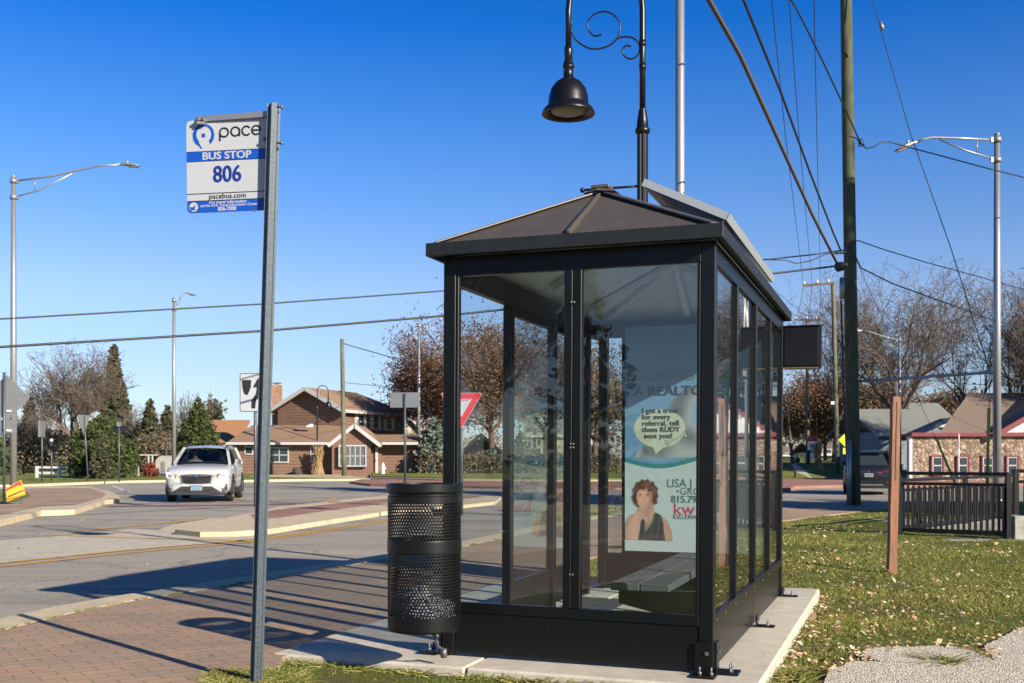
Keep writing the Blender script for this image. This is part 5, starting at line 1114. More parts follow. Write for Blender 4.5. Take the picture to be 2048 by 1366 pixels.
            b=MB(); fp(b,[(s*x,z) for x,z in ((.655,.50),(.82,.53),(.83,.35),(.76,.29),(.70,.31))],3,'plastic_dark'); h=b.build('fog_lamp',t); b=MB(); fp(b,[(s*x,z) for x,z in ((.72,.33),(.78,.335),(.785,.375),(.725,.375))],5,'chrome'); b.build('lamp',h)
        b=MB(); strip(b,-.66,.66,lambda x:.25,lambda x:.46 if abs(x)<.42 else .46-.16*(abs(x)-.42)/.24,3,'plastic_dark',16); strip(b,-.38,.38,lambda x:.335,lambda x:.365,5,'grille',4); strip(b,-.80,.80,lambda x:.22,lambda x:.27,4,'plastic_dark',14); b.build('bumper',t)
        b=MB(); b.b3(-.155,.155,-.05,-.035,.345,.495,'plate_white'); b.b3(-.15,.15,-.054,-.051,.43,.49,'plate'); b.b3(-.12,.12,-.054,-.051,.365,.405,'plate'); b.build('licence_plate',t)
    else:
        yr=lambda x: 4.6-float(np.interp(abs(x),[0,.6,.74,.84,.90],[0,.0,.04,.10,.25])); 
        q=lambda b,pts,k,m: fp(b,pts,k,m,yr,1)
        for s in (-1,1):
            b=MB(); q(b,[(s*x,z) for x,z in ((.30,.80),(.86,.80),(.87,.93),(.70,.935),(.50,.88),(.30,.845))],6,'tail_red'); b.build('tail_light',t); b=MB(); q(b,[(s*x,z) for x,z in ((.60,.46),(.80,.46),(.80,.50),(.60,.50))],6,'tail_red'); b.build('reflector',t)
        b=MB(); q(b,[(-.66,.27),(.66,.27),(.60,.40),(.45,.43),(-.45,.43),(-.60,.40)],4,'plastic_dark'); q(b,[(-.50,.36),(.50,.36),(.46,.40),(-.46,.40)],6,'alu'); b.build('bumper',t)
        b=MB(); b.b3(-.15,.15,4.64,4.655,.66,.80,'plate_white'); b.b3(-.11,.11,4.656,4.658,.70,.755,'plate'); b.build('licence_plate',t)
        b=MB(); q(b,[(-.05,.86),(-.02,.84),(.02,.84),(.05,.86),(.02,.88),(-.02,.88)],8,'chrome'); b.build('emblem',t)
        b=MB(); b.tube([(0,3.9,1.62),(0,4.05,1.78)],.008,'plastic_dark',5); b.build('aerial',t)
        b=MB(); b.b3(-.55,.55,4.05,4.30,1.56,1.59,paint); b.build('spoiler',t)
    t.scale=(sc,)*3
    return t
cr=(PX(393,29.7),29.7,RZ); crz=R(9)
make_car('parked_car','white sport utility car with its headlights on driving toward the viewer',cr,crz,'car_white',True)
bpy.data.objects['parked_car'].name='car'
def inc(x,y,z,o=cr,rz=crz): return (o[0]+x*math.cos(rz)-y*math.sin(rz),o[1]+x*math.sin(rz)+y*math.cos(rz),o[2]+z)
person('person','driver in a dark top behind the wheel of the white car',inc(.37,2.50,.72),crz,'cloth_dark')
person('person','front passenger in a pale top beside the driver of the white car',inc(-.37,2.50,.72),crz,'cloth_white')
DD=35.5; rzb=R(180-20)
# rear of the dark car faces the viewer: place its tail, then turn it round
tail=Vector((PX(1738,DD),DD,RZ)); fwd=Vector((math.sin(rzb),-math.cos(rzb),0)) # direction the nose points
origin=tail+fwd*4.6*.93
make_car('car','dark blue-black sport utility car seen from behind near the big utility pole',tuple(origin),rzb,'car_black',False,.93)
# ============================================================ HOUSES
def window(par,c,w,h,out,frame='white_trim',shut=None,panes=(1,2),rz=0,depth=.06,inner='house_glass'):
    """c: centre on the wall, out: unit vector out of the wall"""
    out=Vector(out); rt=Vector((-out.y,out.x,0)); c=Vector(c)
    Mx=Matrix((rt,Vector((0,0,1)),out)).transposed().to_4x4(); Mx=Matrix.Translation(c)@Mx
    b=MB(); 
    def bx(x0,x1,z0,z1,d0,d1,m): b.box((0,0,0),(1,1,1),m,mtx=Mx@Matrix.Translation(((x0+x1)/2,(z0+z1)/2,(d0+d1)/2))@Matrix.Diagonal((x1-x0,z1-z0,d1-d0,1)))
    bx(-w/2,w/2,-h/2,h/2,.0,.03,inner); o=b.build('window',par)
    b=MB(); f=.07
    bx(-w/2-f,-w/2,-h/2-f,h/2+f,0,depth,frame); bx(w/2,w/2+f,-h/2-f,h/2+f,0,depth,frame); bx(-w/2,w/2,h/2,h/2+f,0,depth,frame); bx(-w/2,w/2,-h/2-f,-h/2,0,depth+.03,frame)
    b.build('frame',o); b=MB()
    for i in range(1,panes[0]): x=-w/2+w*i/panes[0]; bx(x-.025,x+.025,-h/2,h/2,.03,.05,'white_trim')
    for i in range(1,panes[1]): z=-h/2+h*i/panes[1]; bx(-w/2,w/2,z-.025,z+.025,.03,.05,'white_trim')
    if frame=='trim_red': bx(-w/2,-w/2+.05,-h/2,h/2,.03,.05,'white_trim'); bx(w/2-.05,w/2,-h/2,h/2,.03,.05,'white_trim'); bx(-w/2+.05,w/2-.05,h/2-.05,h/2,.03,.05,'white_trim')
    if b.v: b.build('glazing_bar',o)
    if shut:
        b=MB(); bx(-w/2-f-shut,-w/2-f,-h/2-f,h/2+f,0,.04,'white_trim'); bx(w/2+f,w/2+f+shut,-h/2-f,h/2+f,0,.04,'white_trim'); b.build('shutter',o)
    return o
def ipart(b,n,p): return b.build(n,p)
# --- brown house
hs=thing('brown_house','two-storey brown sided house with gable roof, white trim and bow window','house',(0,0,0))
D=72; X=lambda u:PX(u,D); Z=lambda v,d=D:PZ(v,d)
b=MB(); zt=Z(889); b.b3(X(475),X(668),D,D+9,-.2,zt,'siding_brown'); b.b3(X(762),X(835),D+.5,D+9,-.2,zt,'siding_brown'); ipart(b,'lower_wall',hs)
b=MB(); b.b3(X(668),X(745),D-.8,D+5,-.2,zt,'brick_wall'); b.prism([(X(668),zt),(X(752),zt),(X(713),Z(853))],-(D+3),-(D-.8),'brick_wall',mtx=Matrix.Rotation(R(90),4,'X')); ipart(b,'porch_wall',hs)
b=MB(); b.b3(X(745),X(762),D+.3,D+5,-.2,zt,'brick_wall'); ipart(b,'entrance_wall',hs)
# lower roof
def roofq(b,pts,m,th=.15): b.add([Vector(p) for p in pts]+[Vector(p)-Vector((0,0,th)) for p in pts],[tuple(range(len(pts))),tuple(range(len(pts),2*len(pts)))[::-1]]+[(i,(i+1)%len(pts),len(pts)+(i+1)%len(pts),len(pts)+i) for i in range(len(pts))],m)
b=MB(); ze_=zt+.12; Dm=D+4.5; zr_=PZ(850,Dm)
roofq(b,[(X(458),D-.6,ze_),(X(700),D-.6,ze_),(PX(700,Dm),Dm,zr_),(PX(505,Dm),Dm,zr_)],'shingle_brown'); roofq(b,[(X(700)+.01,D-.6,ze_),(X(838),D-.6,ze_),(PX(836,D+3),D+3,PZ(869,D+3)),(PX(700,D+3)+.01,D+3,PZ(869,D+3))],'shingle_brown'); roofq(b,[(X(458),D-.6,ze_),(PX(505,Dm),Dm,zr_),(X(458),D+9.6,ze_)],'shingle_brown'); roofq(b,[(PX(505,Dm),Dm,zr_),(PX(700,Dm),Dm,zr_),(X(700),D+9.6,ze_),(X(458),D+9.6,ze_)],'shingle_brown'); ipart(b,'lower_roof',hs)
b=MB(); b.b3(X(457),X(664),D-.70,D-.61,zt-.02,ze_+.02,'white_trim'); b.b3(X(766),X(838),D-.70,D-.61,zt-.02,ze_+.02,'white_trim'); ipart(b,'gutter',hs)
b=MB(); ap_=(X(714),D-1.15,Z(850)); l_=(X(662),D-1.15,Z(890)); r__=(X(766),D-1.15,Z(890))
for e in (l_,r__): roofq(b,[ap_,e,(e[0],D+4,e[2]),(ap_[0],D+4,ap_[2])] if e is r__ else [e,ap_,(ap_[0],D+4,ap_[2]),(e[0],D+4,e[2])],'shingle_brown')
ipart(b,'porch_roof',hs); b=MB(); 
for e in (l_,r__): b.bar((ap_[0],D-1.22,ap_[2]-.08),(e[0],D-1.22,e[2]-.08),.06,.24,'white_trim')
ipart(b,'rake_board',hs)
# upper block, turned
P0=Vector((PX(684,76),76,0)); dv=Vector((.382,.924,0)); gv=Vector((-.924,.382,0)); GL=5.5; DL=9.6; zl=1.6; zE=PZ(816,76)
c0=P0; c1=P0+gv*GL; c2=c1+dv*DL; c3=P0+dv*DL; zA=PZ(780,78)
U_=lambda p,z: (p.x,p.y,z)
b=MB(); mid=P0+gv*GL/2
b.add([U_(c0,zl),U_(c1,zl),U_(c2,zl),U_(c3,zl),U_(c0,zE),U_(c1,zE),U_(c2,zE),U_(c3,zE),U_(mid,zA)],[(0,4,8,5,1),(1,5,6,2),(2,6,7,3),(3,7,4,0)],'siding_brown'); ipart(b,'upper_wall',hs)
b=MB(); o1=dv*-.6; m0=mid+o1; m1=mid+dv*(DL-3.0); e0=c0-gv*.5+o1; e1=c1+gv*.5+o1; e2=c2+gv*.5+dv*.5; e3=c3-gv*.5+dv*.5; lowz=zE-.14
roofq(b,[U_(e0,lowz),U_(e3,lowz),U_(m1,zA+.12),U_(m0,zA+.12)],'shingle_brown'); roofq(b,[U_(m0,zA+.12),U_(m1,zA+.12),U_(e2,lowz),U_(e1,lowz)],'shingle_brown'); roofq(b,[U_(e3,lowz),U_(e2,lowz),U_(m1,zA+.12)],'shingle_brown'); ipart(b,'upper_roof',hs)
b=MB(); 
for e in (e0,e1): b.bar(Vector(U_(m0,zA+.02))-dv*.04,Vector(U_(e,lowz-.1))-dv*.04,.06,.28,'white_trim')
b.bar(Vector(U_(e0,lowz-.1))-gv*.04,Vector(U_(e3,lowz-.1))-gv*.04,.06,.22,'white_trim'); ipart(b,'fascia_board',hs)
out=-gv
for tt in (2.57,4.75,6.85):
    c=P0+dv*tt+out*.01; window(hs,(c.x,c.y,(PZ(831,78)+PZ(857,79))/2+.02),.72,.92,out,shut=.42)
window(hs,(X(559),D-.01,Z(910)),1.15,.90,(0,-1,0),panes=(2,2)); window(hs,(X(631),D-.01,Z(908)),.55,1.0,(0,-1,0)); window(hs,(X(498),D-.01,Z(901)),.45,.42,(0,-1,0),panes=(1,1))
wb=window(hs,(X(710),D-1.05,Z(912)),1.72,1.28,(0,-1,0),panes=(5,2),depth=.10,inner='window_grey'); 
b=MB(); b.b3(X(684),X(736),D-1.02,D-.79,Z(934),Z(931),'white_trim'); b.b3(X(684),X(736),D-1.02,D-.79,Z(893),Z(890.5),'white_trim'); b.b3(X(686),X(734),D-1.0,D-.81,Z(931),Z(893),'white_trim'); b.build('bay',wb)
b=MB(); b.b3(X(750),X(755),D+.15,D+.31,-.1,Z(894),'white_trim'); dr=ipart(b,'door',hs); b=MB(); b.b3(X(751),X(751.6),D+.10,D+.149,.9,1.0,'alu_dark'); b.build('handle',dr)
b=MB(); cq=PZ(770,80); b.b3(-18.05,-17.5,79.6,80.6,0,cq,'chimney_brick'); b.b3(-18.1,-17.5,79.7,80.5,cq+.12,cq+.18,'alu_dark'); b.b3(-17.85,-17.75,80.0,80.1,cq,cq+.13,'alu_dark'); ipart(b,'chimney',hs)
b=MB(); b.box((X(607),D+2.2,PZ(851,D+2.2)),(.45,.3,.22),'white_paint'); ipart(b,'roof_vent',hs)
# --- orange roofed annex left
an=thing('low_building','low brown building with broad orange-brown roof left of the two-storey house','building',(0,0,0)); D2=84; X2=lambda u:PX(u,D2)
b=MB(); zw=PZ(896,D2); b.b3(X2(338),X2(478),D2,D2+8,-.2,zw,'siding_brown'); ipart(b,'wall',an)
b=MB(); roofq(b,[(X2(331),D2-.6,zw+.05),(X2(480),D2-.6,zw+.05),(PX(500,D2+5),D2+5,PZ(840,D2+5)),(PX(419,D2+5),D2+5,PZ(840,D2+5))],'shingle_orange'); roofq(b,[(X2(331),D2-.6,zw+.05),(PX(419,D2+5),D2+5,PZ(840,D2+5)),(X2(331),D2+9,zw+.05)],'shingle_orange'); ipart(b,'roof',an)
b=MB(); b.b3(X2(330),X2(480),D2-.7,D2-.61,zw-.12,zw+.08,'white_trim'); ipart(b,'gutter',an); window(an,(X2(360),D2-.01,PZ(920,D2)),.8,.8,(0,-1,0))
# --- generic simple houses
def simple_house(label,u0,u1,vw,vr,D,dep,wall,roof,gable=False,wins=(),v0=None,base=-.1,cat='house',name='house'):
    t=thing(name,label,cat,(PX(u0,D),D,base)); w=PX(u1,D)-PX(u0,D); hz_=PZ(vw,D)-base; hr=PZ(vr,D+dep/2)-base
    b=MB(); b.b3(0,w,0,dep,-.3,hz_,wall)
    if gable: b.prism([(0,hz_),(w,hz_),(w/2,hr-.1)],-dep,0,wall,mtx=Matrix.Rotation(R(90),4,'X'))
    b.build('wall',t); b=MB(); e=.4
    if gable:
        roofq(b,[(-e,-e,hz_-.2),(w/2,-e,hr),(w/2,dep+e,hr),(-e,dep+e,hz_-.2)],roof); roofq(b,[(w/2,-e,hr),(w+e,-e,hz_-.2),(w+e,dep+e,hz_-.2),(w/2,dep+e,hr)],roof)
    else:
        roofq(b,[(-e,-e,hz_-.1),(w+e,-e,hz_-.1),(w+e,dep/2,hr),(-e,dep/2,hr)],roof); roofq(b,[(-e,dep/2,hr),(w+e,dep/2,hr),(w+e,dep+e,hz_-.1),(-e,dep+e,hz_-.1)],roof)
    b.build('roof',t); b=MB()
    if gable:
        b.bar((w/2,-e-.04,hr-.12),(-e,-e-.04,hz_-.32),.05,.26,'white_trim'); b.bar((w/2,-e-.04,hr-.12),(w+e,-e-.04,hz_-.32),.05,.26,'white_trim')
    else: b.b3(-e,w+e,-e-.06,-e-.01,hz_-.3,hz_-.08,'white_trim')
    b.build('fascia_board',t)
    for (u,v,ww,hh) in wins: window(t,(PX(u,D)-PX(u0,D),-.01,PZ(v,D)-base),ww,hh,(0,-1,0))
    return t
simple_house('pale cream gabled house peeking out right of the brown house',800,840,856,836,100,8,'tan_wall','shingle_brown',True)
simple_house('brick gabled house with white trim seen behind the shelter left pane',925,1000,905,868,92,8,'brick_wall','shingle_brown',True,[(948,925,1.2,1.2)])
simple_house('tan two-storey house with grey roof seen through the left wall of the shelter',1058,1128,868,842,95,8,'tan_wall','shingle_grey',False,[(1064,880,.8,1.1),(1074,880,.8,1.1),(1096,880,.8,1.1),(1070,908,1,1),(1100,908,1,1)])
simple_house('white gabled house among trees seen through the shelter right pane',1160,1222,888,862,98,8,'siding_white','shingle_grey',True,[(1180,905,.9,1.2),(1200,905,1.6,1.2)])
simple_house('small white bungalow with dark roof on the slope at right',1638,1690,905,884,100,9,'siding_white','shingle_dark',False,[(1658,912,1.2,1.2),(1672,912,.8,1)],base=.6)
simple_house('low dark house far off behind the leaning grey pole',1560,1605,908,893,130,9,'siding_brown','shingle_dark',False,[(1580,915,1,1)],base=.8)
gh=simple_house('grey-blue sided house with a long grey shingled roof left of the stone building',1757,1870,863,818,66,9,'siding_grey','shingle_grey',False,[(1850,885,.9,1.1)])
g2=simple_house('small dark grey gabled house tucked behind the long grey roof',1856,1905,846,806,74,7,'siding_grey','shingle_grey',False)
b=MB(); b.bar((PX(1822,63)-gh.location.x,-3,PZ(868,63)+.1),(PX(1890,63)-gh.location.x,-3,PZ(838,63)+.1),1.6,.10,'shingle_grey'); b.bar((PX(1822,63)-gh.location.x,-3.85,PZ(869,63)+.1),(PX(1890,63)-gh.location.x,-3.85,PZ(839,63)+.1),.06,.26,'white_trim'); b.build('porch_roof',gh)
# --- stone building
sb=thing('stone_building','long fieldstone building with red trim and brown roof at the right edge','building',(0,0,0)); D=52; X=lambda u:PX(u,D); zt=PZ(872,D); xR=36
b=MB(); b.prism([(X(1826),D),(xR,D),(xR,D+11),(PX(1832,D+11),D+11)],-.3,zt,'fieldstone'); ipart(b,'wall',sb); b=MB(); b.b3(X(1818),X(1824),D-.04,D+.3,-.2,zt-.02,'white_trim'); b.b3(X(1824)+.005,X(1826)-.005,D-.02,D+.3,-.2,zt-.03,'siding_grey'); ipart(b,'corner_board',sb)
b=MB(); b.b3(X(1820),xR+.3,D-.25,D-.02,zt-.02,zt+.16,'trim_red'); b.b3(X(1820),xR+.3,D-.019,D+2,zt+.02,zt+.12,'shingle_dark'); ipart(b,'parapet',sb)
for u in (1874,1925,1975,2024,2075,2125,2180,2240): window(sb,(X(u),D-.01,PZ(931,D)),.50,.85,(0,-1,0),frame='trim_red',depth=.08)
b=MB(); z0=zt+.05; R0=(PX(1938,57),57,PZ(786,57)); R1=(xR-3,57,PZ(786,57)); 
roofq(b,[(X(1888),D+.8,z0),(xR+.5,D+.8,z0),R1,R0],'shingle_dark'); roofq(b,[(X(1888),D+.8,z0),R0,(PX(1892,D+10.6),D+10.6,z0)],'trim_red'); roofq(b,[R0,R1,(xR+.5,D+10.6,z0),(PX(1892,D+10.6),D+10.6,z0)],'shingle_dark'); ipart(b,'roof',sb)
gx0,gx1=X(1999),PX(2250,D); gm=(gx0+gx1)/2; gz_=zt+.62*(gm-gx0)
b=MB(); b.prism([(gx0,zt+.17),(gx1,zt+.17),(gm,gz_)],-(D+4),-(D-.1),'siding_white',mtx=Matrix.Rotation(R(90),4,'X')); ipart(b,'gable',sb)
b=MB(); 
for e in (gx0-.4,gx1+.4): b.bar((gm,D-.5,gz_+.10),(e,D-.5,zt+.02),.10,.26,'trim_red')
ipart(b,'rake_board',sb); b=MB(); roofq(b,[(gx0-.4,D-.45,zt+.1),(gm,D-.45,gz_+.2),(gm,D+5,gz_+.2),(gx0-.4,D+5,zt+.1)],'shingle_dark'); roofq(b,[(gm,D-.45,gz_+.2),(gx1+.4,D-.45,zt+.1),(gx1+.4,D+5,zt+.1),(gm,D+5,gz_+.2)],'shingle_dark'); ipart(b,'gable_roof',sb)
b=MB(); b.box((gm-.9,D-.12,zt+1.1),(.5,.06,.22),'alu_dark'); ipart(b,'vent',sb)
b=MB(); b.b3(PX(2170,58),PX(2195,58),57.5,58.2,PZ(786,57)-.6,PZ(755,57),'chimney_brick'); ipart(b,'chimney',sb)
# ============================================================ SMALL FAR THINGS
t=thing('corn_stalks','bundle of dried corn stalks tied to the lamp post before the brown house','corn stalks',at(637,71,-.05)); b=MB(); rg=random.Random(8)
for i in range(150):
    a=rg.uniform(0,6.28); r=rg.uniform(.05,.45); h=rg.uniform(1.0,2.05); b.bar((r*math.cos(a),r*math.sin(a),0),(.10*math.cos(a+1)+rg.uniform(-.1,.1),.10*math.sin(a+1),h*.6),.05,.02,'straw'); b.bar((.10*math.cos(a+1),.10*math.sin(a+1),h*.5),(rg.uniform(-.35,.35),rg.uniform(-.3,.3),h),.05,.015,'straw')
b.build('stalks',t)
c2=dup(t,at(1636,68.5,.3),1.0,'dried corn stalk bundle on the far lamp post right of the road',sc=.95); c2['group']='dried corn stalk bundles'; t['group']='dried corn stalk bundles'
b=MB(); b.lathe([(.16,0),(.16,.06),(.11,.08),(.11,.5),(.14,.52),(.14,.56),(.11,.60),(.09,.70),(.04,.76),(.03,.82),(.001,.83)],(0,0,0),'hydrant_white',14); b.tube([(-.20,0,.42),(.20,0,.42)],.06,'hydrant_white',10); b.tube([(0,-.18,.42),(0,0,.42)],.07,'hydrant_white',10)
o=b.build('fire_hydrant'); o.location=at(766,69,.05); o.scale=(.95,.95,.95); tag(o,'small white fire hydrant on the grass right of the brown house door','fire hydrant')
b=MB(); b.lathe([(.001,0),(.25,.0),(.32,.2),(.28,.42),(.2,.45)],(0,0,0),'bark_dark',14); o=b.build('planter'); o.location=at(594,71.3,0); tag(o,'dark squat planter against the brown house wall','planter')
t=thing('flag','small American flag on a pole in front of the rusty tree','flag',at(859,76,0)); b=MB(); b.tube([(0,0,0),(.05,0,PZ(804,76))],.03,'white_paint',6); b.build('pole',t); b=MB()
for i in range(7): b.bar((.0-.16,-.03,PZ(822,76)-i*.16),(.16+.02*i,-.03,PZ(822,76)-i*.16-.05),.02,.08,'sign_red' if i%2==0 else 'sign_white')
b.b3(-.15,.02,-.055,-.045,PZ(823,76)-.35,PZ(819,76),'sign_blue'); b.build('cloth',t)
# white two-rail fence
t=thing('white_fence','short white two-rail fence on the verge at left','fence',at(74,60)); b=MB(); k=60/F
for v in (934,945): b.b3(-.05,1.6,-.03,.03,PZ(v+3,60),PZ(v-1.5,60),'white_trim')
b.build('rail',t)
for x in (0,44*k,): b=MB(); b.b3(x-.08,x+.08,-.06,.06,-.1,PZ(932,60),'white_trim'); b.build('post',t)
t=thing('black_fence','dark post-and-rail fence behind the white fence at left','fence',at(0,72)); b=MB(); k=72/F
for v in (931,938,945): b.b3(-2,7.2,-.03,.03,PZ(v+.8,72),PZ(v-.8,72),'black_iron')
b.build('rail',t)
for i in range(9): b=MB(); b.b3(-1.6+i*1.05,-1.48+i*1.05,-.05,.05,-.1,PZ(929,72),'black_iron'); b.build('post',t)
t=thing('swing_frame','white garden swing frame beside the red bush behind the white car','swing frame',at(296,66)); k=66/F
for u in (277,297,305): b=MB(); b.bar(((u-296)*k,0,-.1),((u-296)*k,0,PZ(911,66)),.07,.07,'white_trim'); b.build('post',t)
b=MB(); b.b3(-20*k,20*k,-.05,.05,PZ(911,66),PZ(909,66),'white_trim'); b.b3(-26*k,-24*k,-.05,.05,-.1,PZ(927,66),'white_trim'); b.build('beam',t)
t=thing('garden_shed','light grey arched-top garden shed behind the red bush','shed',at(311,74)); k=74/F
b=MB(); sh2=[(0,-.1),(30*k,-.1),(30*k,.95),(24*k,1.2),(15*k,1.28),(6*k,1.2),(0,.95)]; b.prism(sh2,-2,0,'deck_concrete',mtx=Matrix.Rotation(R(90),4,'X')); b.build('wall',t); b=MB(); b.b3(11*k,19*k,-.03,-.002,-.1,.85,'sign_back'); dd_=b.build('door',t)
t=thing('banner','maroon and white banner hanging from the far lamp post at right','banner',at(1625,68.6)); k=68.6/F; b=MB(); b.b3(-10*k,10*k,0,.02,PZ(883,68.6),PZ(872,68.6),'trim_red'); b.b3(-10*k,10*k,0,.02,PZ(901,68.6),PZ(883.2,68.6),'white_paint'); b.b3(-6*k,6*k,-.01,-.002,PZ(895,68.6),PZ(888,68.6),'deck_concrete'); b.build('cloth',t); b=MB(); b.b3(-11*k,13*k,-.0,.03,PZ(871.8,68.6),PZ(870.5,68.6),'black_iron'); b.build('arm',t)
t=thing('mailbox','dark mailbox on a post beside the far path at right','mailbox',at(1590,58)); b=MB(); b.b3(-.05,.05,-.05,.05,0,.85,'black_iron'); b.build('post',t); b=MB(); b.tube([(-.26,0,1.0),(.24,0,1.0)],.14,'black_iron',10); b.build('box',t)
t=thing('utility_cabinet','small dark green utility box on the far lawn','utility box',at(1600,80,.7)); b=MB(); b.b3(-.2,.2,-.2,.2,0,.7,'needles_green'); b.b3(-.22,.22,-.22,.22,.701,.75,'needles_green'); b.build('case',t)
# ============================================================ TREES AND PLANTS
def segmesh(name,segs,n,m,parent=None):
    A=np.array([[*s[0],*s[1],s[2],s[3]] for s in segs],dtype=np.float64)
    p0,p1,r0_,r1_=A[:,:3],A[:,3:6],A[:,6],A[:,7]
    d=p1-p0; d/=np.linalg.norm(d,axis=1)[:,None]+1e-9
    a=np.where(np.abs(d[:,2:3])<.9,[[0,0,1]],[[1,0,0]]); x=np.cross(d,a); x/=np.linalg.norm(x,axis=1)[:,None]; y=np.cross(d,x)
    quads=[]
    P=[]
    for k in range(n):
        t=2*math.pi*k/n; P.append((p0+(x*math.cos(t)+y*math.sin(t))*r0_[:,None],p1+(x*math.cos(t)+y*math.sin(t))*r1_[:,None]))
    for k in range(n):
        q=np.stack([P[k][0],P[(k+1)%n][0],P[(k+1)%n][1],P[k][1]],axis=1); quads.append(q)
    V=np.stack(quads,axis=1).reshape(-1,3)
    return npmesh(name,V,4,m,parent)
def bare(seed,H,spread=.5,r=.16,forks=3,levels=5,lean=0,up=.25,wide=.6,base=.28,twig=1.0,len0=.26):
    rg=random.Random(seed); segs=[]; tips=[]
    def grow(p,d,L,r,lev):
        n=3 if lev>1 else 4; cur=p; rr=r
        for i in range(n):
            d=(d+Vector((rg.uniform(-1,1),rg.uniform(-1,1),rg.uniform(-.6,1)))*(.13 if lev else .04)+Vector((0,0,up*.10))).normalized()
            q=cur+d*(L/n); r2=rr*(.88 if lev else .93)
            segs.append((tuple(cur),tuple(q),rr,r2)); 
            if lev>=1 and i>=1 or (lev==0 and i==n-1):
                pass
            if lev>0 and lev<levels and rg.random()<.75:
                ax=d.orthogonal().normalized(); ax.rotate(Matrix.Rotation(rg.uniform(0,6.28),3,d)); nd=(d+ax*rg.uniform(.6,1.2)*spread*1.4).normalized(); grow(q,nd,L*rg.uniform(.45,.7),r2*.5,lev+1)
            cur=q; rr=r2
        if lev<levels:
            k=forks if lev==0 else rg.choice((2,2,3))
            a0=rg.uniform(0,6.28)
            for j in range(k):
                ax=d.orthogonal().normalized(); ax.rotate(Matrix.Rotation(a0+6.28*j/k+rg.uniform(-.4,.4),3,d)); s_=wide if lev==0 else spread
                nd=(d+ax*s_*rg.uniform(.6,1.25)).normalized(); grow(cur,nd,L*rg.uniform(.68,.92),rr*.68,lev+1)
        else:
            tips.append(tuple(cur))
            for j in range(int(2*twig)):
                q=cur+Vector((rg.uniform(-1,1),rg.uniform(-1,1),rg.uniform(-.3,1)))*L*.45; segs.append((tuple(cur),tuple(q),rr*.6,rr*.3)); tips.append(tuple(q))
    grow(Vector((0,0,0)),Vector((lean,0,1)).normalized(),H*base,r,0)
    z=max(s[1][2] for s in segs); k=H/z
    segs=[(tuple(c*k for c in a),tuple(c*k for c in b),r0,r1) for a,b,r0,r1 in segs]; tips=[tuple(c*k for c in t) for t in tips]
    return segs,tips
def cards(pts,size,seed,jit=.3,per=1,flat=0):
    rg=np.random.default_rng(seed); P=np.repeat(np.array(pts),per,axis=0); n=len(P); P=P+rg.normal(0,jit,(n,3))
    u=rg.normal(0,1,(n,3)); u/=np.linalg.norm(u,axis=1)[:,None]; w=rg.normal(0,1,(n,3)); 
    if flat: u[:,2]*=flat; w[:,2]*=flat
    v=np.cross(u,w); v/=np.linalg.norm(v,axis=1)[:,None]+1e-9
    s=size*rg.uniform(.5,1.3,(n,1)); u*=s; v*=s*.6
    return np.stack([P-u,P-v*.9,P+u,P+v],axis=1).reshape(-1,3)
TREEMESH={}
def tree(label,u,D,vt,kind,seed,m='bark',leaf=None,group=None,z=-.1,wsc=1.0,lsize=.16,per=3,jit=.35,rz=0,minr=.012,name='bare_tree',cat='tree',x=None,H=None,**kw):
    H=H or PZ(vt,D)-z; loc=(x if x is not None else PX(u,D),D,z); t=thing(name,label,cat,loc,rz,group)
    segs,tips=bare(seed,H,**kw); segs=[((a[0]*wsc,a[1]*wsc,a[2]),(b[0]*wsc,b[1]*wsc,b[2]),max(minr,r0),max(minr*.7,r1)) for a,b,r0,r1 in segs]; tips=[(p[0]*wsc,p[1]*wsc,p[2]) for p in tips]
    nt_=4
    tr=[s for s in segs if s[2]>.055]; br=[s for s in segs if s[2]<=.055]
    if tr: segmesh('trunk',tr,8,m,t)
    if br: segmesh('crown' if not leaf else 'branches',br,3,m,t)
    if leaf: npmesh('crown',cards(tips,lsize,seed,jit,per),4,leaf,t)
    return t
def conifer(label,u,D,vt,vb,wpx,seed,leaf,z=-.1,name='spruce_tree',droop=.35,dens=1.0,size=.26,shape=1.0,group=None,fill=.55,rz=0,x=None,H=None,Rm=None,lay=None):
    H=H or PZ(vt,D)-z; loc=(x if x is not None else PX(u,D),D,z); t=thing(name,label,'evergreen tree',loc,rz,group); rg=random.Random(seed); nr=np.random.default_rng(seed)
    Rm=Rm or wpx/2*D/F; b=MB(); b.tube([(0,0,0),(0,0,H*.97)],[.05+H*.014,.02],'bark_dark',7); b.build('trunk',t)
    z0=max(.1,(PZ(vb,D)-z) if vb else .2); nl=lay or int(10+H*2.2); P=[]; segs=[]
    for i in range(nl):
        f=i/(nl-1); zz=z0+(H-z0)*f; R_=Rm*((1-f)**shape*.97+.03)*rg.uniform(.82,1.12); nb=max(4,int(9*dens*(1-f*.5)))
        a0=rg.uniform(0,6.28)
        for j in range(nb):
            a=a0+6.28*j/nb+rg.uniform(-.25,.25); L=R_*rg.uniform(.75,1.15); n=max(3,int(L/.10*dens*1.6))
            s=nr.uniform(.12,1,n)**.8; th=a+nr.normal(0,.10,n)*(1.2-s*.3); rr=L*s
            zc=zz-droop*L*s**1.3+.10*L*(s>.8)+nr.normal(0,.05+H*.006,n)
            P.append(np.stack([rr*np.cos(th),rr*np.sin(th),zc],1)); segs.append(((0,0,zz),(L*.9*math.cos(a),L*.9*math.sin(a),zz-droop*L*.8),.025,.01))
    P=np.concatenate(P); segmesh('branches',segs,3,'bark_dark',t); npmesh('crown',cards(P,size,seed,.05+size*.2,int(2+2*fill),flat=.55),4,leaf,t)
    return t
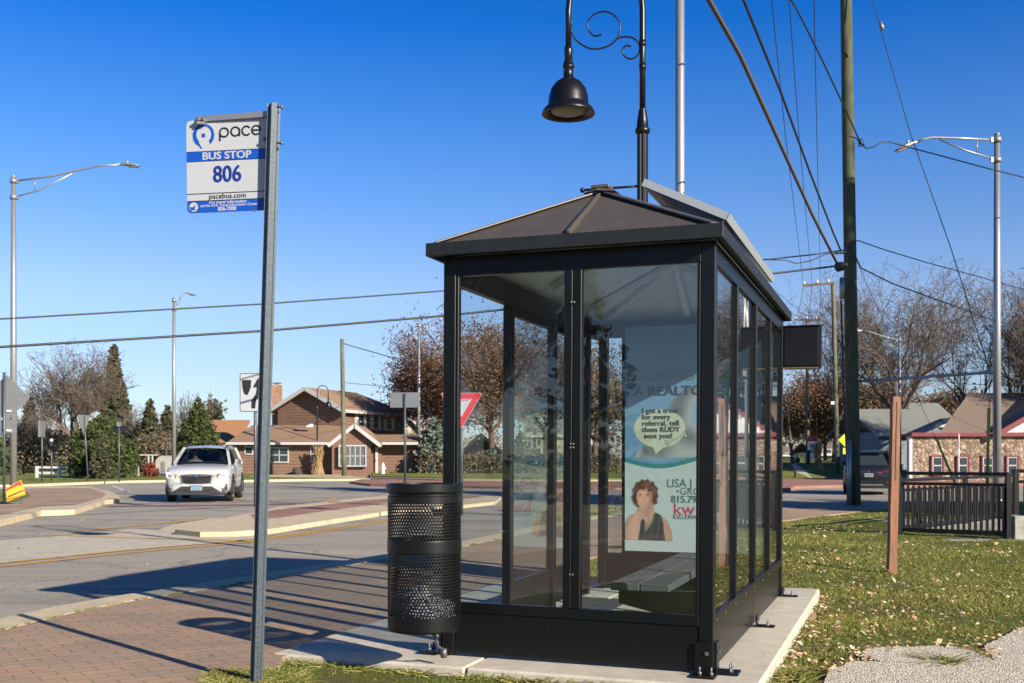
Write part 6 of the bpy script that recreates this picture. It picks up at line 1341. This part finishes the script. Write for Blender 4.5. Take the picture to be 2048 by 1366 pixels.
def bush(label,u,D,vt,wpx,seed,leaf,n=4000,size=.16,z=-.1,name='bush',lobes=9,cat='bush',group=None,tall=1,dep=1,trunk=True):
    H=PZ(vt,D)-z; Rm=wpx/2*D/F; t=thing(name,label,cat,(PX(u,D),D,z),0,group); nr=np.random.default_rng(seed); P=[]
    L=[]
    for i in range(lobes):
        a=nr.uniform(0,6.28); rr=Rm*nr.uniform(.15,.62); h=H*nr.uniform(.30,.78)*(1-.35*rr/Rm); L.append((rr*math.cos(a),rr*math.sin(a)*dep,h,Rm*nr.uniform(.28,.50)))
    L.append((0,0,H*.70,min(Rm*.5,H*.3)))
    for (x,y,h,r) in L:
        k=n//len(L); d=nr.normal(0,1,(k,3)); d/=np.linalg.norm(d,axis=1)[:,None]; rad=r*nr.uniform(.45,1.08,(k,1))**.6; q=d*rad*[[1,1,max(.6,h/(Rm+.01)*.6)]]+[[x,y,h]]; P.append(q)
    k=n//4; a=nr.uniform(0,6.28,k); rr=Rm*nr.uniform(.5,.95,k); P.append(np.stack([rr*np.cos(a),rr*np.sin(a)*dep,nr.uniform(.05,.55,k)*H],1))
    P=np.concatenate(P); P=P[(P[:,2]>.02)&(P[:,2]<H*1.02)]
    npmesh('foliage',cards(P,size,seed,.03,1),4,leaf,t); segs=[((nr.uniform(-.1,.1),0,0),(x*.8,y*.8,h),.04,.015) for x,y,h,r in L]; segmesh('stem',segs,4,'bark_dark',t)
    return t
# --- left side
tree('large bare spreading tree at left behind the green bush',150,78,668,'b',3,'bark',wsc=1.15,minr=.015,levels=5,forks=6,wide=.7,spread=.5,r=.30,base=.17,up=.6)
conifer('tall dark drooping spruce standing above the far trees at left',228,92,694,880,78,4,'needles_dark',droop=.5,dens=1.3,size=.26,shape=.85)
bush('big rounded dark green juniper bush at left behind the signs',207,60,818,138,5,'needles_green',n=34000,size=.085,lobes=14,name='juniper_bush')
conifer('low young spruce in front of the big juniper bush',203,57,874,955,62,6,'needles_dark',dens=1.3,size=.10,droop=.2,name='young_spruce')
conifer('bright green pine above the white car beside the orange roof',397,68,802,905,92,7,'needles_green',dens=1.8,size=.12,droop=.05,shape=.75,name='pine_tree')
tree('thin bare tree behind the bright green pine',385,95,776,'b',8,'bark',minr=.016,levels=5,r=.10,wsc=.7,up=.6)
tree('distant two-lobed pine beyond the orange roof',428,120,798,'b',9,'bark_dark',leaf='needles_dark',lsize=.28,per=5,jit=.40,levels=3,r=.2,wsc=.45,minr=.04,forks=2,wide=.35,base=.35,name='pine_tree')
bush('round red-leaved bush under the swing frame',301,63,921,32,10,'red_bush_leaves',n=1800,size=.07,name='red_bush')
conifer('narrow olive evergreen right of the tall spruce at left',300,84,806,930,90,31,'needles_dark',size=.22,droop=.3,dens=1.4)
conifer('broad olive evergreen touching the green pine at left',335,88,818,935,100,32,'needles_dark',size=.22,droop=.3,dens=1.5)
conifer('dark evergreen behind the bare tree at far left',60,96,800,930,80,33,'needles_dark',size=.26,droop=.3,dens=1.2)
conifer('dark evergreen at the very left edge of the view',2,70,880,958,80,34,'needles_green',size=.2,droop=.2)
for i,(u,D,vt,sd,lb) in enumerate(((40,88,815,35,'bare brown tree left of the large bare tree'),(105,92,820,36,'small bare tree under the large bare tree crown'),(265,86,800,37,'bare brown tree between juniper and olive evergreens'))):
    tree(lb,u,D,vt,'b',sd,'bark',minr=.013,levels=5,forks=3,r=.14,wsc=1.15,base=.18)
# brush mass at far left and behind
def mass(name,label,u0,u1,D,vt,seed,leaf,n=9000,size=.22,dep=5,bump=.35,z=-.1,vb=0):
    nr=np.random.default_rng(seed); x0,x1=PX(u0,D),PX(u1,D); H=PZ(vt,D)-z; x=nr.uniform(x0,x1,n); ph=nr.uniform(0,6.28,6)
    h=H*(1-bump+bump*(.5+.5*np.sin(x*1.1+ph[0])*np.sin(x*.43+ph[1]))+.08*np.sin(x*3.7+ph[2])); y=D+nr.uniform(0,dep,n); zz=h*nr.uniform(0,1,n)**.65
    P=np.stack([x,y,zz+z],1); o=npmesh(name,cards(P,size,seed,.12,1),4,leaf); struct(o,'stuff',label); o['category']='brush'; return o
mass('brush','tangled brown brush below the far trees at left',-260,345,80,858,41,'brush_twigs',n=15000,size=.11)
mass('hedge','low brown shrub row at the foot of the rusty trees behind the shelter',835,1240,70,903,42,'brush_twigs',n=9000,size=.10,bump=.2,dep=3)
mass('far_woods','distant bare brown woods along the horizon behind the buildings at right',1560,2600,135,772,43,'brush_twigs',n=22000,size=.26,bump=.3,dep=14)
mass('far_woods','distant woods on the horizon behind the left houses',-500,1250,150,862,44,'brown_leaves',n=12000,size=.3,bump=.4,dep=14)
# --- behind the shelter
kw=dict(levels=5,forks=4,r=.26,wide=.75,base=.16,minr=.022)
tree('rust-leaved oak tree right of the distant street light at the shelter left post',885,80,660,'b',11,'bark_rust',leaf='rust_leaves',lsize=.10,per=3,jit=.6,wsc=1.0,name='oak_tree',**kw)
tree('big rust-leaved oak filling the view through the left shelter pane',985,76,612,'b',12,'bark_rust',leaf='rust_leaves',lsize=.10,per=2,jit=.7,wsc=1.25,name='oak_tree',**kw)
tree('rust-brown oak seen through the middle of the shelter',1092,84,640,'b',13,'bark_rust',leaf='brown_leaves',lsize=.14,per=3,jit=.5,wsc=1.1,name='oak_tree',**kw)
tree('brown-leaved tree seen between the shelter mullion and poster',1190,82,676,'b',14,'bark_rust',leaf='brown_leaves',lsize=.13,per=2,jit=.5,wsc=1.1,name='oak_tree',**kw)
conifer('plump blue-green spruce just left of the shelter front post',868,72,838,942,88,15,'needles_blue',size=.15,droop=.1,dens=1.5,shape=.6,name='blue_spruce')
conifer('blue-green spruce seen through the shelter in front of the tan house',1042,74,868,944,60,16,'needles_blue',size=.15,droop=.1,dens=1.3,shape=.7,name='blue_spruce')
bush('dark green shrub at the foot of the oaks left of the tan house',985,72,890,44,17,'needles_blue',n=2200,size=.10)
bush('dark clipped shrub in front of the white house behind the shelter',1195,80,905,60,18,'needles_dark',n=2200,size=.12)
# --- right side
tree('very large bare tree standing above the grey house at right',1800,72,500,'b',21,'bark',leaf='brown_leaves',lsize=.035,per=1,jit=.3,wsc=1.1,minr=.014,levels=5,forks=6,wide=.8,spread=.5,r=.34,base=.20)
tree('tall bare tree left of the large one behind the big pole',1668,80,535,'b',22,'bark',minr=.013,wsc=.8,levels=5,forks=4,r=.26,up=.6,base=.25)
tree('rust-leaved tree behind the slender pole at right',1650,92,745,'b',23,'bark_rust',leaf='rust_leaves',lsize=.11,per=4,jit=.5,wsc=1.2,levels=5,forks=4,r=.2,minr=.02,name='oak_tree')
tree('rust-leaved tree low behind the big utility pole',1735,88,760,'b',24,'bark_rust',leaf='brown_leaves',lsize=.11,per=4,jit=.5,wsc=1.2,levels=5,forks=4,r=.2,minr=.02,name='oak_tree')
tree('tall leaning bare tree just left of the right street light',1960,60,585,'b',25,'bark',leaf='brown_leaves',lsize=.05,per=1,wsc=.75,minr=.012,levels=4,forks=3,r=.22,up=.8,base=.33,lean=-.12)
tree('tall bare tree right of the right street light',2030,58,520,'b',26,'bark',leaf='brown_leaves',lsize=.04,per=1,wsc=.8,minr=.012,levels=5,forks=3,r=.26,up=.8,base=.3)
tree('bare tree beyond the right picture edge by the stone building',2110,57,520,'b',27,'bark',wsc=.85,minr=.012,levels=5,forks=4,r=.30,up=.5,base=.25)
tree('second bare tree beyond the right picture edge by the stone building',2190,56,560,'b',28,'bark',leaf='brown_leaves',lsize=.04,per=1,wsc=.9,minr=.012,levels=5,forks=4,r=.30,up=.5,base=.22)
tree('small bare tree by the far path at right',1583,95,770,'b',29,'bark',minr=.02,levels=5,forks=3,r=.12,wsc=1.0)
tree('round bare tree on the horizon left of the slender pole',1600,120,805,'b',30,'bark',minr=.03,levels=5,forks=4,r=.14,wsc=1.2,z=.8)
tree('bare tree on the horizon between grey house and stone roof',1905,100,770,'b',51,'bark_rust',leaf='brown_leaves',lsize=.14,per=2,minr=.03,levels=5,forks=4,r=.2,wsc=1.2)
# --- trees beside and behind the viewer: they shade the road and show in the panes
def shade(x,y,H,seed,Rm,label): conifer(label,0,y,0,0,0,seed,'needles_green',x=x,H=H,Rm=Rm,size=.42,dens=1.0,droop=.15,shape=.55,z=-.1,name='spruce_tree',lay=18)
shade(18,15.5,11.5,61,3.4,'shorter dense spruce beyond the right picture edge near the railing'); shade(27,9,22,62,4.6,'taller dense spruce far beyond the right picture edge')
tree('bare tree behind the viewer mirrored in the left shelter pane',0,-17,0,'b',64,'bark_dark',x=-20.5,H=12,levels=6,forks=4,wide=.7,spread=.55,r=.34,minr=.012,base=.2,wsc=1.0)
conifer('dark spruce behind the viewer mirrored in the right shelter pane',0,-14,0,0,0,65,'needles_dark',x=-14.2,H=7.4,Rm=2.3,size=.16,dens=.8,droop=.25,z=-.1,lay=13)
# ============================================================ GRASS AND LEAVES
nr=np.random.default_rng(99)
def inpoly(P,poly):
    x,y=P[:,0],P[:,1]; ins=np.zeros(len(P),bool); j=len(poly)-1
    for i in range(len(poly)):
        xi,yi=poly[i][:2];xj,yj=poly[j][:2]; c=((yi>y)!=(yj>y))&(x<(xj-xi)*(y-yi)/(yj-yi+1e-12)+xi); ins^=c; j=i
    return ins
slabp=[tuple(S(x,y)[:2]) for x,y in ((-2.52,-.27),(.26,-.27),(.26,3.98),(-2.52,3.98))]
def lz(P):
    t=np.clip((P[:,1]-8.5)/4,0,1); t=t*t*(3-2*t); z=-.088*(1-t)-.015*t
    m=(P[:,0]<.6)&(P[:,1]<7); z=np.where(m,-.02-.05*np.clip((P[:,0]+1.6)/2.2,0,1),z)
    return z+.012*np.sin(P[:,0]*2.1+P[:,1]*1.3)+.008*np.sin(P[:,0]*5.3-P[:,1]*4.1)
def field(n,ymin,ymax,a0,a1,pw):
    y=ymin*(ymax/ymin)**(nr.uniform(0,1,n)**pw); a=nr.uniform(a0,a1,n); return np.stack([a*y,y],1)
def patch(P,s=1.7): return .5+.25*np.sin(P[:,0]*s+1.3*np.sin(P[:,1]*s*1.3))+.25*np.sin(P[:,1]*s*2.1+2*np.sin(P[:,0]*s*.9+1))
P=np.concatenate([field(560000,4.4,25.5,.02,.56,1.0),field(26000,4.2,6.4,-.34,.12,1.0)])
ok=(~inpoly(P,slabp))&(~inpoly(P,brick))&(~inpoly(P,[q for q in q2]))&(~((P[:,1]>14.7)&(P[:,1]<19.8)&(P[:,0]>6.05)))
ok&=nr.uniform(0,1,len(P))<.04+1.25*patch(P)**1.6
P=P[ok]; z=lz(P); n=len(P); dist=P[:,1]; nf_=np.where((P[:,0]<.6)&(P[:,1]<7),.5,1)
h=nr.uniform(.010,.034,n)*(.7+.6*patch(P,.9))*nf_; wd=.0015+.00034*dist
a=nr.uniform(0,6.28,n); dx=np.stack([np.cos(a),np.sin(a),np.zeros(n)],1); ln=np.stack([nr.normal(0,.8,n)*h,nr.normal(0,.8,n)*h,h],1)
B=np.stack([P[:,0],P[:,1],z-.003],1); V=np.stack([B-dx*wd[:,None],B+dx*wd[:,None],B+ln],1).reshape(-1,3)
o=npmesh('grass',V,3,'grass_blades'); struct(o,'stuff','short green grass of the lawn'); o['category']='grass'
# fallen leaves: small curled scraps
P=np.concatenate([field(11500,4.6,24,.14,.56,.95),field(120,4.6,6.2,-.30,.1,1.0)])
E=np.array([[S(.27+abs(k),y)[0],S(.27+abs(k),y)[1]] for k,y in zip(nr.normal(.03,.05,260),nr.uniform(0,4,260))]); 
ok=(~inpoly(P,slabp))&(~inpoly(P,brick))&(nr.uniform(0,1,len(P))<.12+.9*patch(P,.8)**1.5); P=P[ok]
ip=inpoly(P,[q for q in q2]); P=P[~ip|(nr.uniform(0,1,len(P))<.02)]
edge=[]; 
for i in range(len(q2)-5):
    a_,c_=q2[i],q2[i+1]
    if a_[1]<5.2: continue
    for k in range(3): f=nr.uniform(); edge.append((a_[0]*(1-f)+c_[0]*f+nr.normal(0,.05),a_[1]*(1-f)+c_[1]*f+nr.normal(.03,.06)))
P=np.concatenate([P,E,np.array(edge)]); z=lz(P)+nr.uniform(.012,.04,len(P))
inside=[]
for i in range(420):
    y_=abs(nr.normal(0,.10))+.06; p=S(nr.uniform(LX+.1,-.1),y_); inside.append((p.x,p.y,.012))
for i in range(60): p=S(nr.uniform(-2.4,.24),nr.uniform(-.2,3.9)); inside.append((p.x,p.y,.012)) if not (LX<Sinv(p).x<0) else None
bk=field(110,5.2,24,-.5,.35,1.); bk=bk[inpoly(bk,brick)]; inside+= [(x,y,.010) for x,y in bk]
rd=field(60,8,24,-.5,-.1,1.); inside+=[(x,y,RZ+.01) for x,y in rd if not inpoly(np.array([[x,y]]),brick)[0]]
Q=np.concatenate([np.column_stack([P,z]),np.array(inside)]); n=len(Q)
a=nr.uniform(0,6.28,n); s=nr.uniform(.007,.022,n)*np.where(nr.uniform(0,1,n)<.12,1.6,1)*np.where(Q[:,1]>12,1.2,1); s[len(P):len(P)+480]*=.6
u=np.stack([np.cos(a),np.sin(a),nr.normal(0,.30,n)],1)*s[:,None]; v=np.stack([-np.sin(a),np.cos(a),nr.normal(0,.30,n)],1)*s[:,None]*.62
c=np.stack([np.zeros(n),np.zeros(n),nr.uniform(.1,.5,n)],1)*s[:,None]
V=np.stack([Q-u,Q-u*.2-v+c,Q+u*.9+c*.3, Q+u*.1+v+c],1).reshape(-1,3)
o=npmesh('fallen_leaves',V,4,'fallen_leaves'); struct(o,'stuff','pale dry fallen leaves scattered over the lawn'); o['category']='leaves'
# weeds in the joints and tufts at the kerb
segs=[]
def tuft(x,y,z,n,h,spr=.03):
    for i in range(n): segs.append(((x+nr.normal(0,spr),y+nr.normal(0,spr),z),(x+nr.normal(0,spr*1.8),y+nr.normal(0,spr*1.8),z+h*nr.uniform(.4,1)),.004,.001))
for i in range(len(Kw)-4):
    if Kw[i][1]<5.5 or Kw[i][1]>14: continue
    for k in range(9): f=nr.uniform(); tuft(Kw[i][0]*(1-f)+Kw[i+1][0]*f,Kw[i][1]*(1-f)+Kw[i+1][1]*f,.0,5,.016,.012)
for k in range(170):
    x,y=G(nr.uniform(435,600),nr.uniform(1344,1376)); 
    if y<6.3 and not inpoly(np.array([[x,y]]),slabp)[0]: tuft(x,y,-.005,16,.035,.03)
for i in range(90): p=S(nr.uniform(-2.4,.2),-.30+nr.normal(0,.02)); tuft(p.x,p.y,-.05,12,.045,.03)
for (x,y) in ((2.55,6.3),(1.45,5.6),(1.5,5.3),(1.55,5.9)): tuft(x,y,-.085,90,.07,.06)
o=segmesh('weeds',segs,3,'grass_blades'); struct(o,'stuff','grass tufts and weeds along pad edge and kerb'); o['category']='weeds'
# ============================================================ CAMERA, SKY, SUN
cam=bpy.data.objects.new('camera',bpy.data.cameras.new('camera')); COL.objects.link(cam); scene.camera=cam
cam.location=(0,0,HC); cam.rotation_euler=(R(90),0,0); cd=cam.data; cd.sensor_width=36; cd.lens=F/2048*36; cd.shift_y=(HZ-683)/2048; cd.clip_end=4000; cd.clip_start=.05
cd.dof.use_dof=True; cd.dof.focus_distance=5.8; cd.dof.aperture_fstop=8
w=bpy.data.worlds.new('World'); scene.world=w; w.use_nodes=True; n,l=w.node_tree.nodes,w.node_tree.links
sk=n.new('ShaderNodeTexSky'); sk.sky_type='NISHITA'; sk.sun_disc=False
SE,AZ=R(23.2),math.atan2(.70,-.714)   # sun elevation; direction in plan
sdir=Vector((.703*math.cos(SE),-.711*math.cos(SE),math.sin(SE))).normalized()
sk.sun_elevation=SE; sk.sun_rotation=math.atan2(sdir.x,sdir.y); sk.altitude=0; sk.air_density=1.0; sk.dust_density=.25; sk.ozone_density=3.5
tcw=n.new('ShaderNodeTexCoord'); sz=n.new('ShaderNodeSeparateXYZ'); l.new(tcw.outputs['Generated'],sz.inputs[0])
cw=ramp(n,[(.0,(.72,.74,.92)),(.10,(.80,.80,.99)),(.15,(.88,.86,1.03)),(.27,(.42,.74,1.14)),(.38,(.06,.53,1.16)),(.58,(.07,.34,.72)),(1.0,(.09,.28,.55))]); l.new(sz.outputs['Z'],cw.inputs[0])
hs_=n.new('ShaderNodeMix'); hs_.data_type='RGBA'; hs_.blend_type='MULTIPLY'; hs_.inputs[0].default_value=1; l.new(cw.outputs[0],hs_.inputs[7])
bg=n['Background']; bg.inputs[1].default_value=.075; l.new(sk.outputs[0],hs_.inputs[6]); l.new(hs_.outputs[2],bg.inputs[0])
sun=bpy.data.objects.new('sun',bpy.data.lights.new('sun','SUN')); COL.objects.link(sun); sun.data.energy=5.0; sun.data.angle=R(.55); sun.data.color=(1,.885,.72)
sun.rotation_euler=sdir.to_track_quat('Z','Y').to_euler()
vs_=scene.view_settings; vs_.view_transform='Standard'; vs_.look='None'; vs_.exposure=1.0; vs_.gamma=1
scene.cycles.transparent_max_bounces=24; scene.cycles.max_bounces=10
